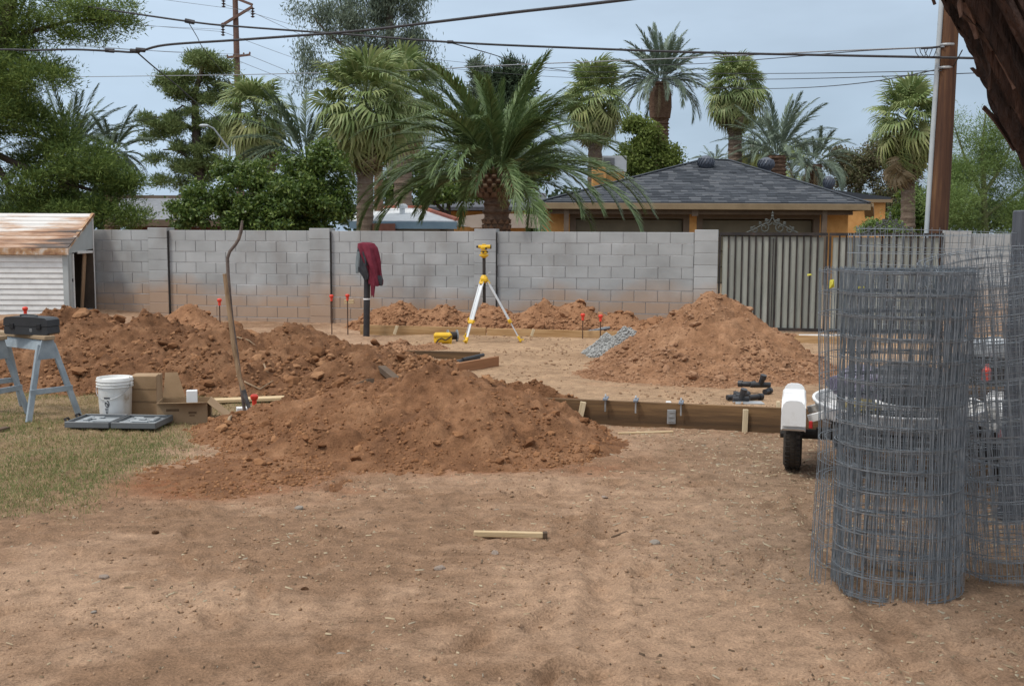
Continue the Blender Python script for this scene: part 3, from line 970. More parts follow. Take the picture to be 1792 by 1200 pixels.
# ------------------------------------------------------------------ tin shed on the left
M_tin = mk('white_tin', [(0.44, 0.43, 0.41), (0.60, 0.60, 0.58), (0.68, 0.68, 0.66)], 3, .5, .1, 30, spec=.4, lo=.25, hi=.6)
M_tinroof = mk('rusted_tin_roof', [(0.60, 0.58, 0.55), (0.47, 0.33, 0.24), (0.32, 0.18, 0.11), (0.10, 0.08, 0.07)], 2.1, .7, .2, 30, stretch=(.5, 2.0, 1), lo=.33, hi=.72)
M_tinside = mk('pale_tin_side', [(0.30, 0.33, 0.33), (0.42, 0.45, 0.45)], 2, .5, spec=.4)
M_trimrust = mk('rust_streak_trim', [(0.58, 0.55, 0.5), (0.40, 0.24, 0.13), (0.2, 0.1, 0.06)], 5, .7, lo=.35, hi=.65)
_n = M_tinroof.node_tree.nodes; _l = M_tinroof.node_tree.links      # rust gathers towards the eave
_nz = [q for q in _n if q.type == 'TEX_NOISE'][0]; _rp = [q for q in _n if q.type == 'VALTORGB'][0]
_g = _n.new('ShaderNodeNewGeometry'); _s = _n.new('ShaderNodeSeparateXYZ'); _l.new(_g.outputs['Position'], _s.inputs[0])
_m = _n.new('ShaderNodeMapRange'); _m.inputs['From Min'].default_value = 1.98; _m.inputs['From Max'].default_value = 1.35; _m.inputs['To Min'].default_value = -.26; _m.inputs['To Max'].default_value = .12
_l.new(_s.outputs['Z'], _m.inputs['Value']); _a = _n.new('ShaderNodeMath'); _a.operation = 'ADD'
_m2 = _n.new('ShaderNodeMapRange'); _m2.inputs['From Min'].default_value = -8.9; _m2.inputs['From Max'].default_value = -7.9; _m2.inputs['To Max'].default_value = .22
_l.new(_s.outputs['X'], _m2.inputs['Value']); _b = _n.new('ShaderNodeMath'); _b.operation = 'ADD'
_l.new(_nz.outputs['Fac'], _a.inputs[0]); _l.new(_m.outputs[0], _a.inputs[1]); _l.new(_a.outputs[0], _b.inputs[0]); _l.new(_m2.outputs[0], _b.inputs[1]); _l.new(_b.outputs[0], _rp.inputs[0])
SX0, SX1, SY0, SY1 = -11.2, -8.0, 19.5, 20.75
sz0 = float(gbase(-8.5, 19.5)) - .01
ZE, ZR = 1.36, 1.99                                # front eave, top of the roof slope
shed = thing('tin_shed', 'low white metal shed with rust streaked sloping roof and open side door', 'shed', (-9.5, 20.0, sz0))
po = origin_of(shed)
nb = 12
for i in range(nb):
    z0 = sz0 + (ZE - .04 - sz0) * i / nb; z1 = sz0 + (ZE - .04 - sz0) * (i + 1) / nb
    mb = MB()
    mb.prism([(0, z0), (.028, z0 - .008), (.006, z1 + .004), (0, z1 + .004)], 0, SX1 - .1 - SX0, Matrix.Translation((SX1 - .1, SY0 + .03, 0)) @ Matrix.Rotation(PI / 2, 4, 'Z') @ Matrix.Scale(-1, 4, (1, 0, 0)))
    mb.build('siding_board', M_tin, shed)
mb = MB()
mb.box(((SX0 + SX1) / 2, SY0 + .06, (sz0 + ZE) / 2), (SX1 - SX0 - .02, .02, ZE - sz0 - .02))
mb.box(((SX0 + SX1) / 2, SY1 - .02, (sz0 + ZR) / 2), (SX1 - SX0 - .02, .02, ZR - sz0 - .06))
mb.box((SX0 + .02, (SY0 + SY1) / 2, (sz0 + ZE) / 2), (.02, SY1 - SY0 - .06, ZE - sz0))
mb.build('back_wall', mk('shade_toned_tin', [(.06, .045, .035), (.10, .075, .055)], 3, .9), shed)  # inner walls coloured dark brown, standing in for the shade inside the shed
mb = MB()
mb.box((SX1 - .05, SY0 + .02, (sz0 + ZE) / 2), (.10, .05, ZE - sz0), None, .006)
mb.build('corner_post', M_tinside, shed)
# roof of ribbed sheets
ns = 9
for i in range(ns):
    a = SY0 - .06 + (SY1 - SY0 + .06) * i / ns; b_ = SY0 - .06 + (SY1 - SY0 + .06) * (i + 1) / ns
    za = ZE + (ZR - ZE) * i / ns; zb = ZE + (ZR - ZE) * (i + 1) / ns
    mb = MB(); mb.prism([(a, za + .004), (a, za + .022), (b_ + .01, zb + .012), (b_ + .01, zb - .004)], SX0 - .05, SX1 + .03, Matrix(((0, 1, 0, 0), (1, 0, 0, 0), (0, 0, 1, 0), (0, 0, 0, 1))))
    mb.build('roof_sheet', M_tinroof, shed)
mb = MB(); mb.box(((SX0 + SX1) / 2, SY0 - .075, ZE - .055), (SX1 - SX0 + .1, .02, .12), None, .005)
mb.build('eave_trim', M_trimrust, shed)
# side with the doorway: gable panel above, jambs, sliding door
mb = MB()
mb.prism([(SY0, ZE - .10), (SY0 + .02, ZE + .0), (SY1, ZR - .02), (SY1, ZE - .02)], SX1 - .03, SX1 - .012, Matrix(((0, 1, 0, 0), (1, 0, 0, 0), (0, 0, 1, 0), (0, 0, 0, 1))))
mb.build('gable_panel', M_tinside, shed)
mb = MB()
mb.bar((SX1, SY0 - .05, ZE - .02), (SX1, SY1, ZR), .06, .05)
mb.build('rake_trim', M_trimrust, shed)
mb = MB()
mb.box((SX1 - .012, SY1 - .015, (sz0 + ZR) / 2), (.03, .03, ZR - sz0), None, .004)
mb.box((SX1 - .016, SY0 + .27, (sz0 + ZE - .1) / 2), (.028, .03, ZE - .1 - sz0), None, .004)
mb.box((SX1 - .012, (SY0 + SY1) / 2 + .2, ZE - .08), (.03, SY1 - SY0 - .55, .05), None, .004)
mb.build('door_frame', M_tin, shed)
mb = MB(); mb.box((SX1 - .04, SY0 + .16, (sz0 + ZE) / 2 - .03), (.02, .24, ZE - sz0 - .12), None, .004)
d_ = mb.build('sliding_door', M_tinside, shed)
mb = MB(); mb.box((SX1 - .025, SY0 + .24, sz0 + .62), (.02, .02, .06), None, .004); mb.build('handle', M_black, d_)
mb = MB(); mb.box(((SX0 + SX1) / 2, (SY0 + SY1) / 2, sz0 + .02), (SX1 - SX0 - .1, SY1 - SY0 - .1, .04)); mb.build('shed_floor', M_core, shed)
M_oldwood = mk('weathered_board', [(0.20, 0.13, 0.075), (0.29, 0.19, 0.115), (0.36, 0.25, 0.16)], 4, .85, .3, 30, stretch=(1, 1, .15), rnd=.2)
for k, (y_, lean, lab) in enumerate(((19.98, .10, 'weathered plank leaning nearest the jamb inside the shed doorway'), (20.2, .16, 'weathered plank leaning second inside the shed doorway'), (20.42, .05, 'dark plank leaning deepest inside the shed doorway'))):
    mb = MB(); mb.bar((-8.145 - k * .035, 20.42 + k * .09, sz0 + .04), (-8.055 - k * .035, 20.42 + k * .09, sz0 + 1.2 - .08 * k), .03, .10, (0, 1, 0), .004)
    mb.build('plank', M_oldwood, None, (-8.15 - k * .035, 20.42 + k * .09, sz0 + .04), label=lab, cat='plank', group='planks inside the shed')

# ------------------------------------------------------------------ houses beyond the wall
M_stucco = mk('orange_stucco', [(0.42, 0.20, 0.062), (0.56, 0.285, 0.095), (0.64, 0.35, 0.13)], 2.2, .9, .3, 60)
M_fascia = mk('tan_fascia', [(0.20, 0.145, 0.085), (0.27, 0.20, 0.12)], 2, .7)
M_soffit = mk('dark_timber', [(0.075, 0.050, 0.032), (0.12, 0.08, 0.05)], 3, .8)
M_trimbr = mk('brown_trim', [(0.120, 0.085, 0.060), (0.165, 0.12, 0.085)], 3, .8)
M_olive = mk('olive_door', [(0.12, 0.10, 0.065), (0.165, 0.138, 0.09)], 2, .6)
def shingle_material(name, cols):
    m, n, l, b = new_mat(name)
    g = n.new('ShaderNodeNewGeometry'); oi = n.new('ShaderNodeObjectInfo'); t = n.new('ShaderNodeTexCoord')
    a = n.new('ShaderNodeMath'); a.operation = 'ADD'; l.new(g.outputs['Random Per Island'], a.inputs[0]); l.new(oi.outputs['Random'], a.inputs[1])
    f = n.new('ShaderNodeMath'); f.operation = 'FRACT'; l.new(a.outputs[0], f.inputs[0])
    r = ramp_of(n, cols, 0, 1); l.new(f.outputs[0], r.inputs[0])
    nz = n.new('ShaderNodeTexNoise'); nz.inputs['Scale'].default_value = 60; l.new(t.outputs['Object'], nz.inputs['Vector'])
    mr = n.new('ShaderNodeMapRange'); mr.inputs['To Min'].default_value = .7; mr.inputs['To Max'].default_value = 1.3; l.new(nz.outputs['Fac'], mr.inputs['Value'])
    hs = n.new('ShaderNodeHueSaturation'); l.new(r.outputs[0], hs.inputs['Color']); l.new(mr.outputs[0], hs.inputs['Value'])
    l.new(hs.outputs[0], b.inputs['Base Color']); b.inputs['Roughness'].default_value = .9; b.inputs['Specular IOR Level'].default_value = .2
    return m
M_shing = shingle_material('slate_shingle', [(0.036, 0.041, 0.049), (0.056, 0.063, 0.074), (0.078, 0.086, 0.098), (0.108, 0.114, 0.124)])

house = thing('orange_house', 'orange stucco garage house with slate grey hip roof behind the wall', 'house', (6.5, 36.5, 0))
HY = 36.0
eL, eR = P(944, 354, HY - .6), P(1522, 358, HY - .6)
ZEV = 2.66
aL, aR = P(1228, 280, 40.2), P(1274, 281, 40.2)
ZAP = (aL.z + aR.z) / 2
A0 = Vector((eL.x, HY - .6, ZEV)); A1 = Vector((eR.x, HY - .6, ZEV))
B0 = Vector((aL.x, 40.2, ZAP)); B1 = Vector((aR.x, 40.2, ZAP))
C0 = Vector((eL.x, 45.6, ZEV)); C1 = Vector((eR.x, 45.6, ZEV))
mb = MB(); dn = Vector((0, 0, -.06))
mb.add([A0, A1, B1, B0, C0, C1, A0 + dn, A1 + dn, C0 + dn, C1 + dn], [(0, 1, 2, 3), (1, 5, 2), (5, 4, 3, 2), (4, 0, 3), (6, 8, 9, 7), (0, 6, 7, 1), (1, 7, 9, 5), (5, 9, 8, 4), (4, 8, 6, 0)])
roof = mb.build('roof', mk('roof_felt', [(.06, .065, .075), (.09, .095, .105)], 6, .9), house)
# shingles, course by course, on the slope that faces the yard
nrm = (A1 - A0).cross(B0 - A0).normalized()
if nrm.z < 0: nrm = -nrm
up = nrm.cross((A1 - A0).normalized()); 
if up.z < 0: up = -up
xd = (A1 - A0).normalized()
SL = (B0 - A0).dot(up); NC = 27; ch = SL / NC
pieces = []
for r_ in range(NC):
    t0 = r_ * ch; f = t0 / SL
    f2_ = min(1, (t0 + ch) / SL)
    x_l = (B0 - A0).dot(xd) * f2_; x_r = (A1 - A0).length + ((B1 - A1).dot(xd)) * f2_
    x = x_l - RNG.random() * .33
    while x < x_r:
        w = RNG.choice((.24, .33, .33, .42))
        a, b_ = max(x, x_l), min(x + w, x_r)
        if b_ - a > .06: pieces.append((t0, a, b_, RNG.uniform(.010, .022)))
        x += w
def shingle_geo(mb, pc, base):
    t0, a, b_, th = pc
    p = lambda u, v, h: A0 + xd * u + up * v + nrm * h - base
    e = .004
    top = t0 + ch + .01
    mb.add([p(a + e, t0, .004), p(b_ - e, t0, .004), p(b_ - e, t0, .006 + th), p(a + e, t0, .006 + th), p(b_ - e, top, .007), p(a + e, top, .007)],
           [(0, 1, 2, 3), (3, 2, 4, 5), (0, 3, 5), (1, 4, 2)])
hb = origin_of(house)
big = pieces[:300]; rest = pieces[300:]
for pc in big:
    mb = MB(); shingle_geo(mb, pc, Vector((0, 0, 0))); mb.build('shingle', M_shing, roof)
mb = MB()
for pc in rest: shingle_geo(mb, pc, Vector((0, 0, 0)))
o = mb.build('shingles', M_shing, roof); o['kind'] = 'stuff'
mb = MB()
for a, b_ in ((A0, B0), (A1, B1), (B0, B1)): mb.bar(a + nrm * .03, b_ + nrm * .03, .16, .03, (0, 0, 1))
mb.build('ridge_cap', M_shing, roof)
mb = MB(); mb.box(((A0.x + A1.x) / 2, A0.y - .02, ZEV - .13), (A1.x - A0.x + .06, .05, .2), None, .01)
mb.box((A1.x + .0, (A0.y + C0.y) / 2, ZEV - .13), (.05, C0.y - A0.y, .2)); mb.box((A0.x, (A0.y + C0.y) / 2, ZEV - .13), (.05, C0.y - A0.y, .2))
mb.build('fascia', M_fascia, house)
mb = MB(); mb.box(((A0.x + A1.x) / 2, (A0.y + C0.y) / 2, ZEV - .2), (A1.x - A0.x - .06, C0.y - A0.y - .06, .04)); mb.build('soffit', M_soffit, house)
# front wall in plane HY with garage doors set back
HW0, HW1 = A0.x + .3, A1.x - .5
def hx(px): return P(px, 380, HY).x
d1a, d1b, d2a, d2b = hx(1008), hx(1196), hx(1230), hx(1424)
ZD = 2.12
mb = MB()
for a, b_ in ((HW0, d1a - .2), (d1b + .2, d2a - .2), (d2b + .2, HW1)):
    mb.box(((a + b_) / 2, HY + .12, 1.2), (b_ - a, .24, 2.5))
mb.box((HW1 - .12, HY + 4.8, 1.2), (.24, 9.0, 2.5)); mb.box((HW0 + .12, HY + 4.8, 1.2), (.24, 9.0, 2.5)); mb.box(((HW0 + HW1) / 2, HY + 9.3, 1.2), (HW1 - HW0, .2, 2.5))
mb.build('wall', M_stucco, house)
mb = MB()
for a, b_ in ((d1a, d1b), (d2a, d2b)):
    mb.box(((a + b_) / 2, HY + .1, ZD + .17), (b_ - a + .4, .22, .30))
    for s_ in (a - .1, b_ + .1): mb.box((s_, HY + .1, ZD / 2), (.2, .22, ZD + .04))
mb.build('door_trim', M_trimbr, house)
for a, b_ in ((d1a, d1b), (d2a, d2b)):
    mb = MB()
    for k in range(4): mb.box(((a + b_) / 2, HY + .22, .27 + k * .53), (b_ - a, .05, .51), None, .02)
    mb.build('garage_door', M_olive, house)
mb = MB()
for px in (990, 1436): mb.box((hx(px), HY - .42, 1.15), (.16, .16, 2.6))
for px in (1212,): mb.box((hx(px), HY - .42, 2.35), (.2, .16, .25))
mb.build('porch_post', M_trimbr, house)
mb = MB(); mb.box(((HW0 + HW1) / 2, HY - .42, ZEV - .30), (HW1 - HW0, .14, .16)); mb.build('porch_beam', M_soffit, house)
# eave return on the right gable end
mb = MB(); mb.bar((A1.x, A0.y + .1, ZEV - .05), (A1.x + .5, A0.y + 1.5, ZEV - .38), .3, .12); mb.build('eave_bracket', M_fascia, house)
# rear wing on the right
wl_, wr_ = P(1460, 360, 41).x, P(1552, 360, 41).x
zt = P(1500, 331, 41).z
wg = MB(); wg.box(((wl_ + wr_) / 2, 42.5, zt / 2 - .2), (wr_ - wl_ - .1, 3, zt - .4)); wg.build('rear_wing', M_stucco, house)
wg = MB(); wg.prism([(wl_ - .2, zt - .42), (wr_ + .1, zt - .42), (wr_ + .1, zt - .3), (wl_ - .2, zt - .02)], 40.9, 44); wg.build('wing_roof', M_shing, house)
wg = MB(); wg.box(((wl_ + wr_) / 2, 40.88, zt - .44), (wr_ - wl_ + .3, .06, .12)); wg.build('wing_fascia', M_fascia, house)

M_vent = mk('turbine_vent', [(0.045, 0.055, 0.075), (0.09, 0.10, 0.125)], 5, .35, metal=.1, spec=.35)
def turbine(px, py, Y, r, label):
    b_ = P(px, py, Y)
    t = thing('turbine_vent', label, 'roof vent', b_, 0, 'turbine vents on the slate roof')
    mb = MB(); mb.lathe([(r * .8, -.3), (r * .62, -.1), (r * .62, .12)], 16, c=b_); mb.build('vent_collar', M_vent, t, smooth_=True)
    mb = MB(); mb.lathe([(r * .62, .10), (r * .95, .2), (r, .32), (r * .85, .46), (r * .4, .55), (0, .57)], 20, c=b_); hd = mb.build('turbine_head', M_vent, t, smooth_=True)
    mb = MB()
    for k in range(16):
        a = 2 * PI * k / 16
        pts = [b_ + Vector((math.cos(a + f * .5) * q, math.sin(a + f * .5) * q, z)) for f, q, z in ((0, r * .68, .12), (.5, r * 1.02, .24), (1, r * 1.05, .34), (1.5, r * .88, .47))]
        mb.tube(pts, r * .05, 4)
    mb.build('fin', M_vent, hd)
turbine(1235, 300, 39.3, .29, 'dark turbine vent just left of the slate roof peak')
turbine(1340, 303, 39.4, .29, 'dark turbine vent on the right hip of the slate roof')
turbine(1450, 336, 38.6, .20, 'smallest turbine vent low near the right end of the slate roof')

def plain_house(name, label, x0, x1, Y, zw, roofpoly, mw, mr, depth=7.0, cat='house'):
    """roofpoly: outline (x, z) of the roof front at distance Y"""
    t = thing(name, label, cat, ((x0 + x1) / 2, Y, 0))
    mb = MB(); mb.box(((x0 + x1) / 2, Y + depth / 2, zw / 2), (x1 - x0, depth, zw)); mb.build('wall', mw, t)
    mb = MB(); mb.prism(roofpoly, Y - .5, Y + depth + .3); mb.build('roof', mr, t)
    return t
def pr(pts, Y): return [(P(x, y, Y).x, P(x, y, Y).z) for x, y in pts]
M_pale = mk('pale_wall', [(.25, .25, .24), (.33, .33, .32)], 2, .9)
M_brick = mk('red_brick_wall', [(.13, .055, .04), (.19, .085, .06)], 6, .9)
M_gshing = mk('grey_shingle', [(.15, .16, .175), (.21, .22, .235), (.25, .26, .28)], 9, .9, .4, 60, stretch=(1, 1, 3))
M_whiteroof = mk('white_roof', [(.55, .57, .58), (.68, .70, .71)], 2, .7)
M_redtrim = mk('red_tile_trim', [(.28, .09, .06), (.38, .13, .085)], 6, .8)
M_blueeave = mk('blue_fascia', [(.13, .20, .26), (.18, .26, .32)], 2, .7)
Yh = 30.0
def slope_house(name, label, Y, depth, px0, px1, y_eave, y_ridge, ridge, mw, mr, cat='house', wall_inset=.5):
    """house whose front roof slope rises from the eave to a ridge set back"""
    t = thing(name, label, cat, ((P(px0, y_eave, Y).x + P(px1, y_eave, Y).x) / 2, Y, 0))
    e0, e1 = P(px0, y_eave, Y), P(px1, y_eave, Y)
    r0, r1 = P(ridge[0], y_ridge, Y + depth), P(ridge[1], y_ridge, Y + depth)
    b0, b1 = Vector((e0.x, Y + 2 * depth, e0.z)), Vector((e1.x, Y + 2 * depth, e1.z))
    dn = Vector((0, 0, -.14))
    mb = MB(); mb.add([e0, e1, r1, r0, b0, b1, e0 + dn, e1 + dn, b0 + dn, b1 + dn], [(0, 1, 2, 3), (5, 4, 3, 2), (1, 5, 2), (4, 0, 3), (0, 6, 7, 1), (1, 7, 9, 5), (5, 9, 8, 4), (4, 8, 6, 0), (6, 8, 9, 7)])
    mb.build('roof', mr, t)
    mb = MB(); mb.box(((e0.x + e1.x) / 2, Y + depth, (e0.z - .15) / 2), (e1.x - e0.x - 2 * wall_inset, 2 * depth - .8, e0.z - .16)); mb.build('wall', mw, t)
    return t, e0, e1, r0, r1
t, e0, e1, r0, r1 = slope_house('grey_roof_house', 'low house with weathered grey shingle roof between the pine and citrus tree', 33, 4.5, 190, 392, 384, 346, (215, 392), M_brick, M_gshing)
mb = MB(); mb.box(((e0.x + e1.x) / 2, 32.97, e0.z - .1), (e1.x - e0.x, .05, .2)); mb.build('fascia', M_trimbr, t)
mb = MB(); mb.box(((r0.x + r1.x) / 2 - .4, 37.5, r0.z + .02), (r1.x - r0.x, .3, .12)); mb.build('ridge_cap', M_trimbr, t)
t, e0, e1, r0, r1 = slope_house('white_roof_house', 'house with white coated hip roof, red hips and blue fascia behind the wall', 30, 4.0, 612, 800, 386, 364, (630, 735), M_pale, M_whiteroof)
mb = MB(); mb.bar(r1 + Vector((0, 0, .03)), e1 + Vector((0, 0, .03)), .14, .08); mb.bar(r0 + Vector((0, 0, .03)), r1 + Vector((0, 0, .03)), .16, .09); mb.build('hip_tiles', M_redtrim, t)
mb = MB(); mb.box(((e0.x + e1.x) / 2, 29.96, e0.z - .12), (e1.x - e0.x, .06, .2)); mb.build('fascia', M_blueeave, t)
vb = P(704, 372, 32)
mb = MB(); mb.lathe([(.08, -.1), (.08, .12), (.16, .13), (.16, .2), (.1, .25), (0, .26)], 12, c=vb); mb.build('roof_cap', M_whiteroof, t)
mb = MB(); mb.box((P(672, 395, 29.9).x, 29.98, .95), (.62, .3, 1.9)); mb.build('brick_pier', M_brick, t)
t, e0, e1, r0, r1 = slope_house('dark_roof_house', 'dark roofed house glimpsed left of the orange house', 44, 4.0, 735, 960, 362, 338, (870, 955), M_stucco, mk('dark_shingle', [(.07, .075, .09), (.11, .115, .13)], 9, .9))
fl = thing('beige_roof_house', 'low house with flat beige roof edge behind the date palm trunk', 'house', (P(870, 400, 29).x, 29, 0))
mb = MB(); a, b_ = P(803, 385, 29).x, P(945, 385, 29).x
mb.prism([(a, P(0, 388, 29).z), (a + .35, P(0, 395, 29).z), (b_, P(0, 395, 29).z), (b_, P(0, 372, 29).z), (a + .9, P(0, 369, 29).z), (a + .2, P(0, 374, 29).z)], 29, 33); mb.build('roof', mk('beige_roof', [(.36, .29, .24), (.44, .36, .30)], 2, .8), fl)
mb = MB(); mb.box(((a + b_) / 2, 31.2, .9), (b_ - a - .7, 3.4, 1.9)); mb.build('wall', M_stucco, fl)

ac = thing('rooftop_cooler', 'white boxy rooftop cooler standing behind the slate roof', 'air conditioner', P(1072, 300, 42))
c1 = P(1075, 287, 42)
mb = MB(); mb.box((c1.x, 42.4, c1.z), (.95, .8, .62), None, .02); mb.build('cooler_body', mk('cooler_white', [(.55, .55, .54), (.68, .68, .67)], 2, .5), ac)
mb = MB(); mb.box((c1.x - .2, 41.97, c1.z), (.42, .03, .46), None, .01)
for k in range(7): mb.box((c1.x - .2, 41.95, c1.z - .2 + k * .065), (.4, .02, .02))
mb.build('louvre_panel', mk('cooler_grey', [(.2, .2, .2), (.28, .28, .28)], 2, .6), ac)
mb = MB(); mb.box((c1.x - .1, 42.3, c1.z - 1.2), (1.0, .6, 1.8)); mb.build('cooler_stand', M_stucco, ac)
ch_ = MB(); cc = P(1048, 302, 41.5); ch_.box((cc.x, 41.5, cc.z - .9), (.52, .5, 2.2), None, .02); ch_.build('chimney', M_stucco, None, (cc.x, 41.5, cc.z - 2), label='square orange stucco chimney left of the white rooftop cooler', cat='chimney')
# ------------------------------------------------------------------ slab form boards and stakes
def wood_mat(name, cols, scale=3.0, stretch=(.6, 9, 9), rnd=.12):
    return mk(name, cols, scale, .8, .25, 25, stretch=stretch, rnd=rnd, lo=.35, hi=.68)
M_formdark = wood_mat('soaked_form_wood', [(0.070, 0.042, 0.022), (0.120, 0.070, 0.034), (0.205, 0.120, 0.055)], 1.6)
M_formlight = wood_mat('fresh_form_wood', [(0.30, 0.175, 0.075), (0.40, 0.25, 0.12), (0.47, 0.31, 0.16)], 2.5)
M_formred = wood_mat('reddish_form_wood', [(0.24, 0.115, 0.055), (0.31, 0.155, 0.075)], 2.5)
M_pine = wood_mat('pale_pine', [(0.42, 0.30, 0.165), (0.52, 0.39, 0.23), (0.58, 0.46, 0.29)], 4)
M_stake = wood_mat('pale_stake', [(0.50, 0.40, 0.25), (0.60, 0.49, 0.32), (0.66, 0.55, 0.38)], 4)
M_white = mk('white_paint', [(0.66, 0.66, 0.65), (0.76, 0.76, 0.75)], 3, .45, spec=.4)
M_zinc = mk('zinc_plate', [(0.22, 0.23, 0.235), (0.34, 0.35, 0.355), (0.42, 0.43, 0.43)], 9, .5, metal=.4, spec=.5)
M_cardbd = mk('cardboard', [(0.255, 0.165, 0.090), (0.315, 0.210, 0.120), (0.36, 0.245, 0.145)], 3, .85, .1, 30, rnd=.06)
M_steelgrey = mk('grey_steel', [(0.15, 0.17, 0.185), (0.215, 0.24, 0.26), (0.28, 0.31, 0.33)], 5, .5, .1, 40, spec=.4)

def board(name, label, a, b, w, h, mat, cat='form board', group='slab form boards', up=(0, 0, 1), bev=.004):
    """one plank: local x along its length, so the grain follows it"""
    a = Vector(a); b = Vector(b); d = b - a; L = d.length; d.normalize(); up = Vector(up)
    y = up.cross(d).normalized(); z = d.cross(y)
    M = Matrix((d, y, z)).transposed()
    mb = MB(); mb.box((0, 0, 0), (L, w, h), None, bev)
    o = link(name, mb.mesh(name, mat), None, (a + b) / 2, M)
    ORIG[o.name] = Vector((0, 0, 0))
    props(o, label, cat, group); return o
def fpt(x, z, out=0.0): return Vector((x, float(form_y(x)) + .02 - out, z))
board('form_board', 'long soaked brown form board edging the near side of the pad', fpt(-.9, .09), fpt(4.3, .075), .04, .27, M_formdark)
def farp(x, z): return Vector((x, 17.25 - .2 * x, z))
board('form_board', 'far pale form board below the low orange ridge, left length', farp(-2.5, .075), farp(-.42, .07), .04, .17, M_formlight)
board('form_board', 'far pale form board below the low orange ridge, right length', farp(-.40, .065), farp(2.0, .06), .04, .17, M_formlight)
board('form_board', 'pale form board at the right rear corner near the gate', farp(3.0, .055), farp(5.6, .05), .04, .19, M_formlight)
q0, q1 = G(708, 627), G(840, 630)
board('form_board', 'dark form board edge running behind the nearest red mound', q0 + Vector((0, 0, .03)), q1 + Vector((0, 0, .03)), .04, .14, M_formdark)
q0, q1 = P(800, 650, 11.9), P(871, 637, 12.6)
board('form_board', 'tilted reddish form board end sticking up behind the nearest red mound', q0, q1, .04, .19, M_formred)
mb = MB()
a, b = P(797, 634, 12.2), P(838, 626, 12.6)
mb.tube([a, b], .025, 8); mb.tube([a + Vector((.08, .1, .02)), b + Vector((.05, .08, .025))], .022, 8); mb.tube([a + Vector((-.05, -.02, -.02)), a + Vector((.06, 0, -.01))], .02, 8)
M_abs = mk('black_plastic', [(0.016, 0.016, 0.018), (0.035, 0.035, 0.038)], 8, .45, spec=.45)
mb.build('pipe_bundle', M_abs, None, a, label='dark pipe lengths lying across the tilted reddish form board', cat='pipe')
mb = MB(); mb.bar(P(1400, 588, 16.55), P(1484, 588, 16.4), .05, .05); 
board('pvc_pipe', 'white plastic pipe laid along the form board near the gate', P(1398, 588, 16.55), P(1486, 588, 16.4), .05, .05, M_white, 'pipe', None)

def stake(label, px, py_top, py_bot, Y, w=.05, t=.02, lean=0.0, mat=M_stake, group='wooden form stakes', d=0.0):
    a = P(px, py_bot, Y); b = P(px + lean, py_top, Y - d)
    return board('wooden_stake', label, a, b, w, t, mat, 'stake', group, up=(0, -1, 0.01), bev=.003)
yf = lambda px: float(form_y(G(px, 745).x)) 
stake('leaning pale stake at the left end of the soaked form board', 1014, 703, 738, yf(1016) - .04, .05, .025, 7)
stake('upright pale stake nailed on the face of the soaked form board', 1303, 716, 760, yf(1303) - .02, .045, .02, 2)
stake('short stake block behind the form board beside the white fender', 1362, 702, 720, yf(1362) + .06, .03, .03, 0)
stake('pale stake standing at the left of the far form board', 690, 570, 585, 17.5, .05, .025, 5)
stake('pale stake standing in the middle of the far form board', 930, 576, 588, 17.0, .045, .025, 4)
stake('pale stake at the right rear form board next to the tall mound', 1357, 590, 604, 16.25, .05, .03, 0)
mb = MB(); c0 = P(1175, 729, yf(1175) - .012); mb.box(c0, (.075, .008, .125), None, .002)
for k in range(3): mb.box(c0 + Vector((0, -.006, -.04 + k * .04)), (.05, .006, .006))
mb.build('strap_plate', M_zinc, None, c0, label='grey ribbed metal plate fixed to the face of the soaked form board', cat='metal plate')
M_bluebolt = mk('bolt_holder', [(0.14, 0.16, 0.20), (0.22, 0.25, 0.29)], 8, .5)
proto = None
for px, py, lab in ((1060, 708, 'anchor clip on the form board, nearest the leaning stake'), (1113, 710, 'anchor clip on the form board between two other clips'), (1192, 712, 'anchor clip on the form board just right of the ribbed plate')):
    c0 = P(px, py, yf(px)) ; c0.z = .228 - .006 * (px - 1060) / 100
    t = thing('anchor_clip', lab, 'anchor bolt', c0, -.2, 'anchor clips on the form board', local=True)
    if proto is None:
        mb = MB(); mb.box((0, 0, .012), (.04, .14, .018), None, .003); m1 = mb.mesh('clip_plate', M_bluebolt)
        mb = MB(); mb.tube([(0, -.03, -.1), (0, -.03, .035), (0, -.015, .05)], .008, 6); m2 = mb.mesh('bolt', M_zinc)
        proto = (m1, m2)
    link('clip_plate', proto[0], t); link('bolt', proto[1], t)
mb = MB(); c0 = P(1170, 705, yf(1170) + .1); mb.box(c0, (.045, .05, .03), None, .005); mb.build('wood_block', M_white, None, c0, label='tiny white block sitting behind the form board above the ribbed plate', cat='block')

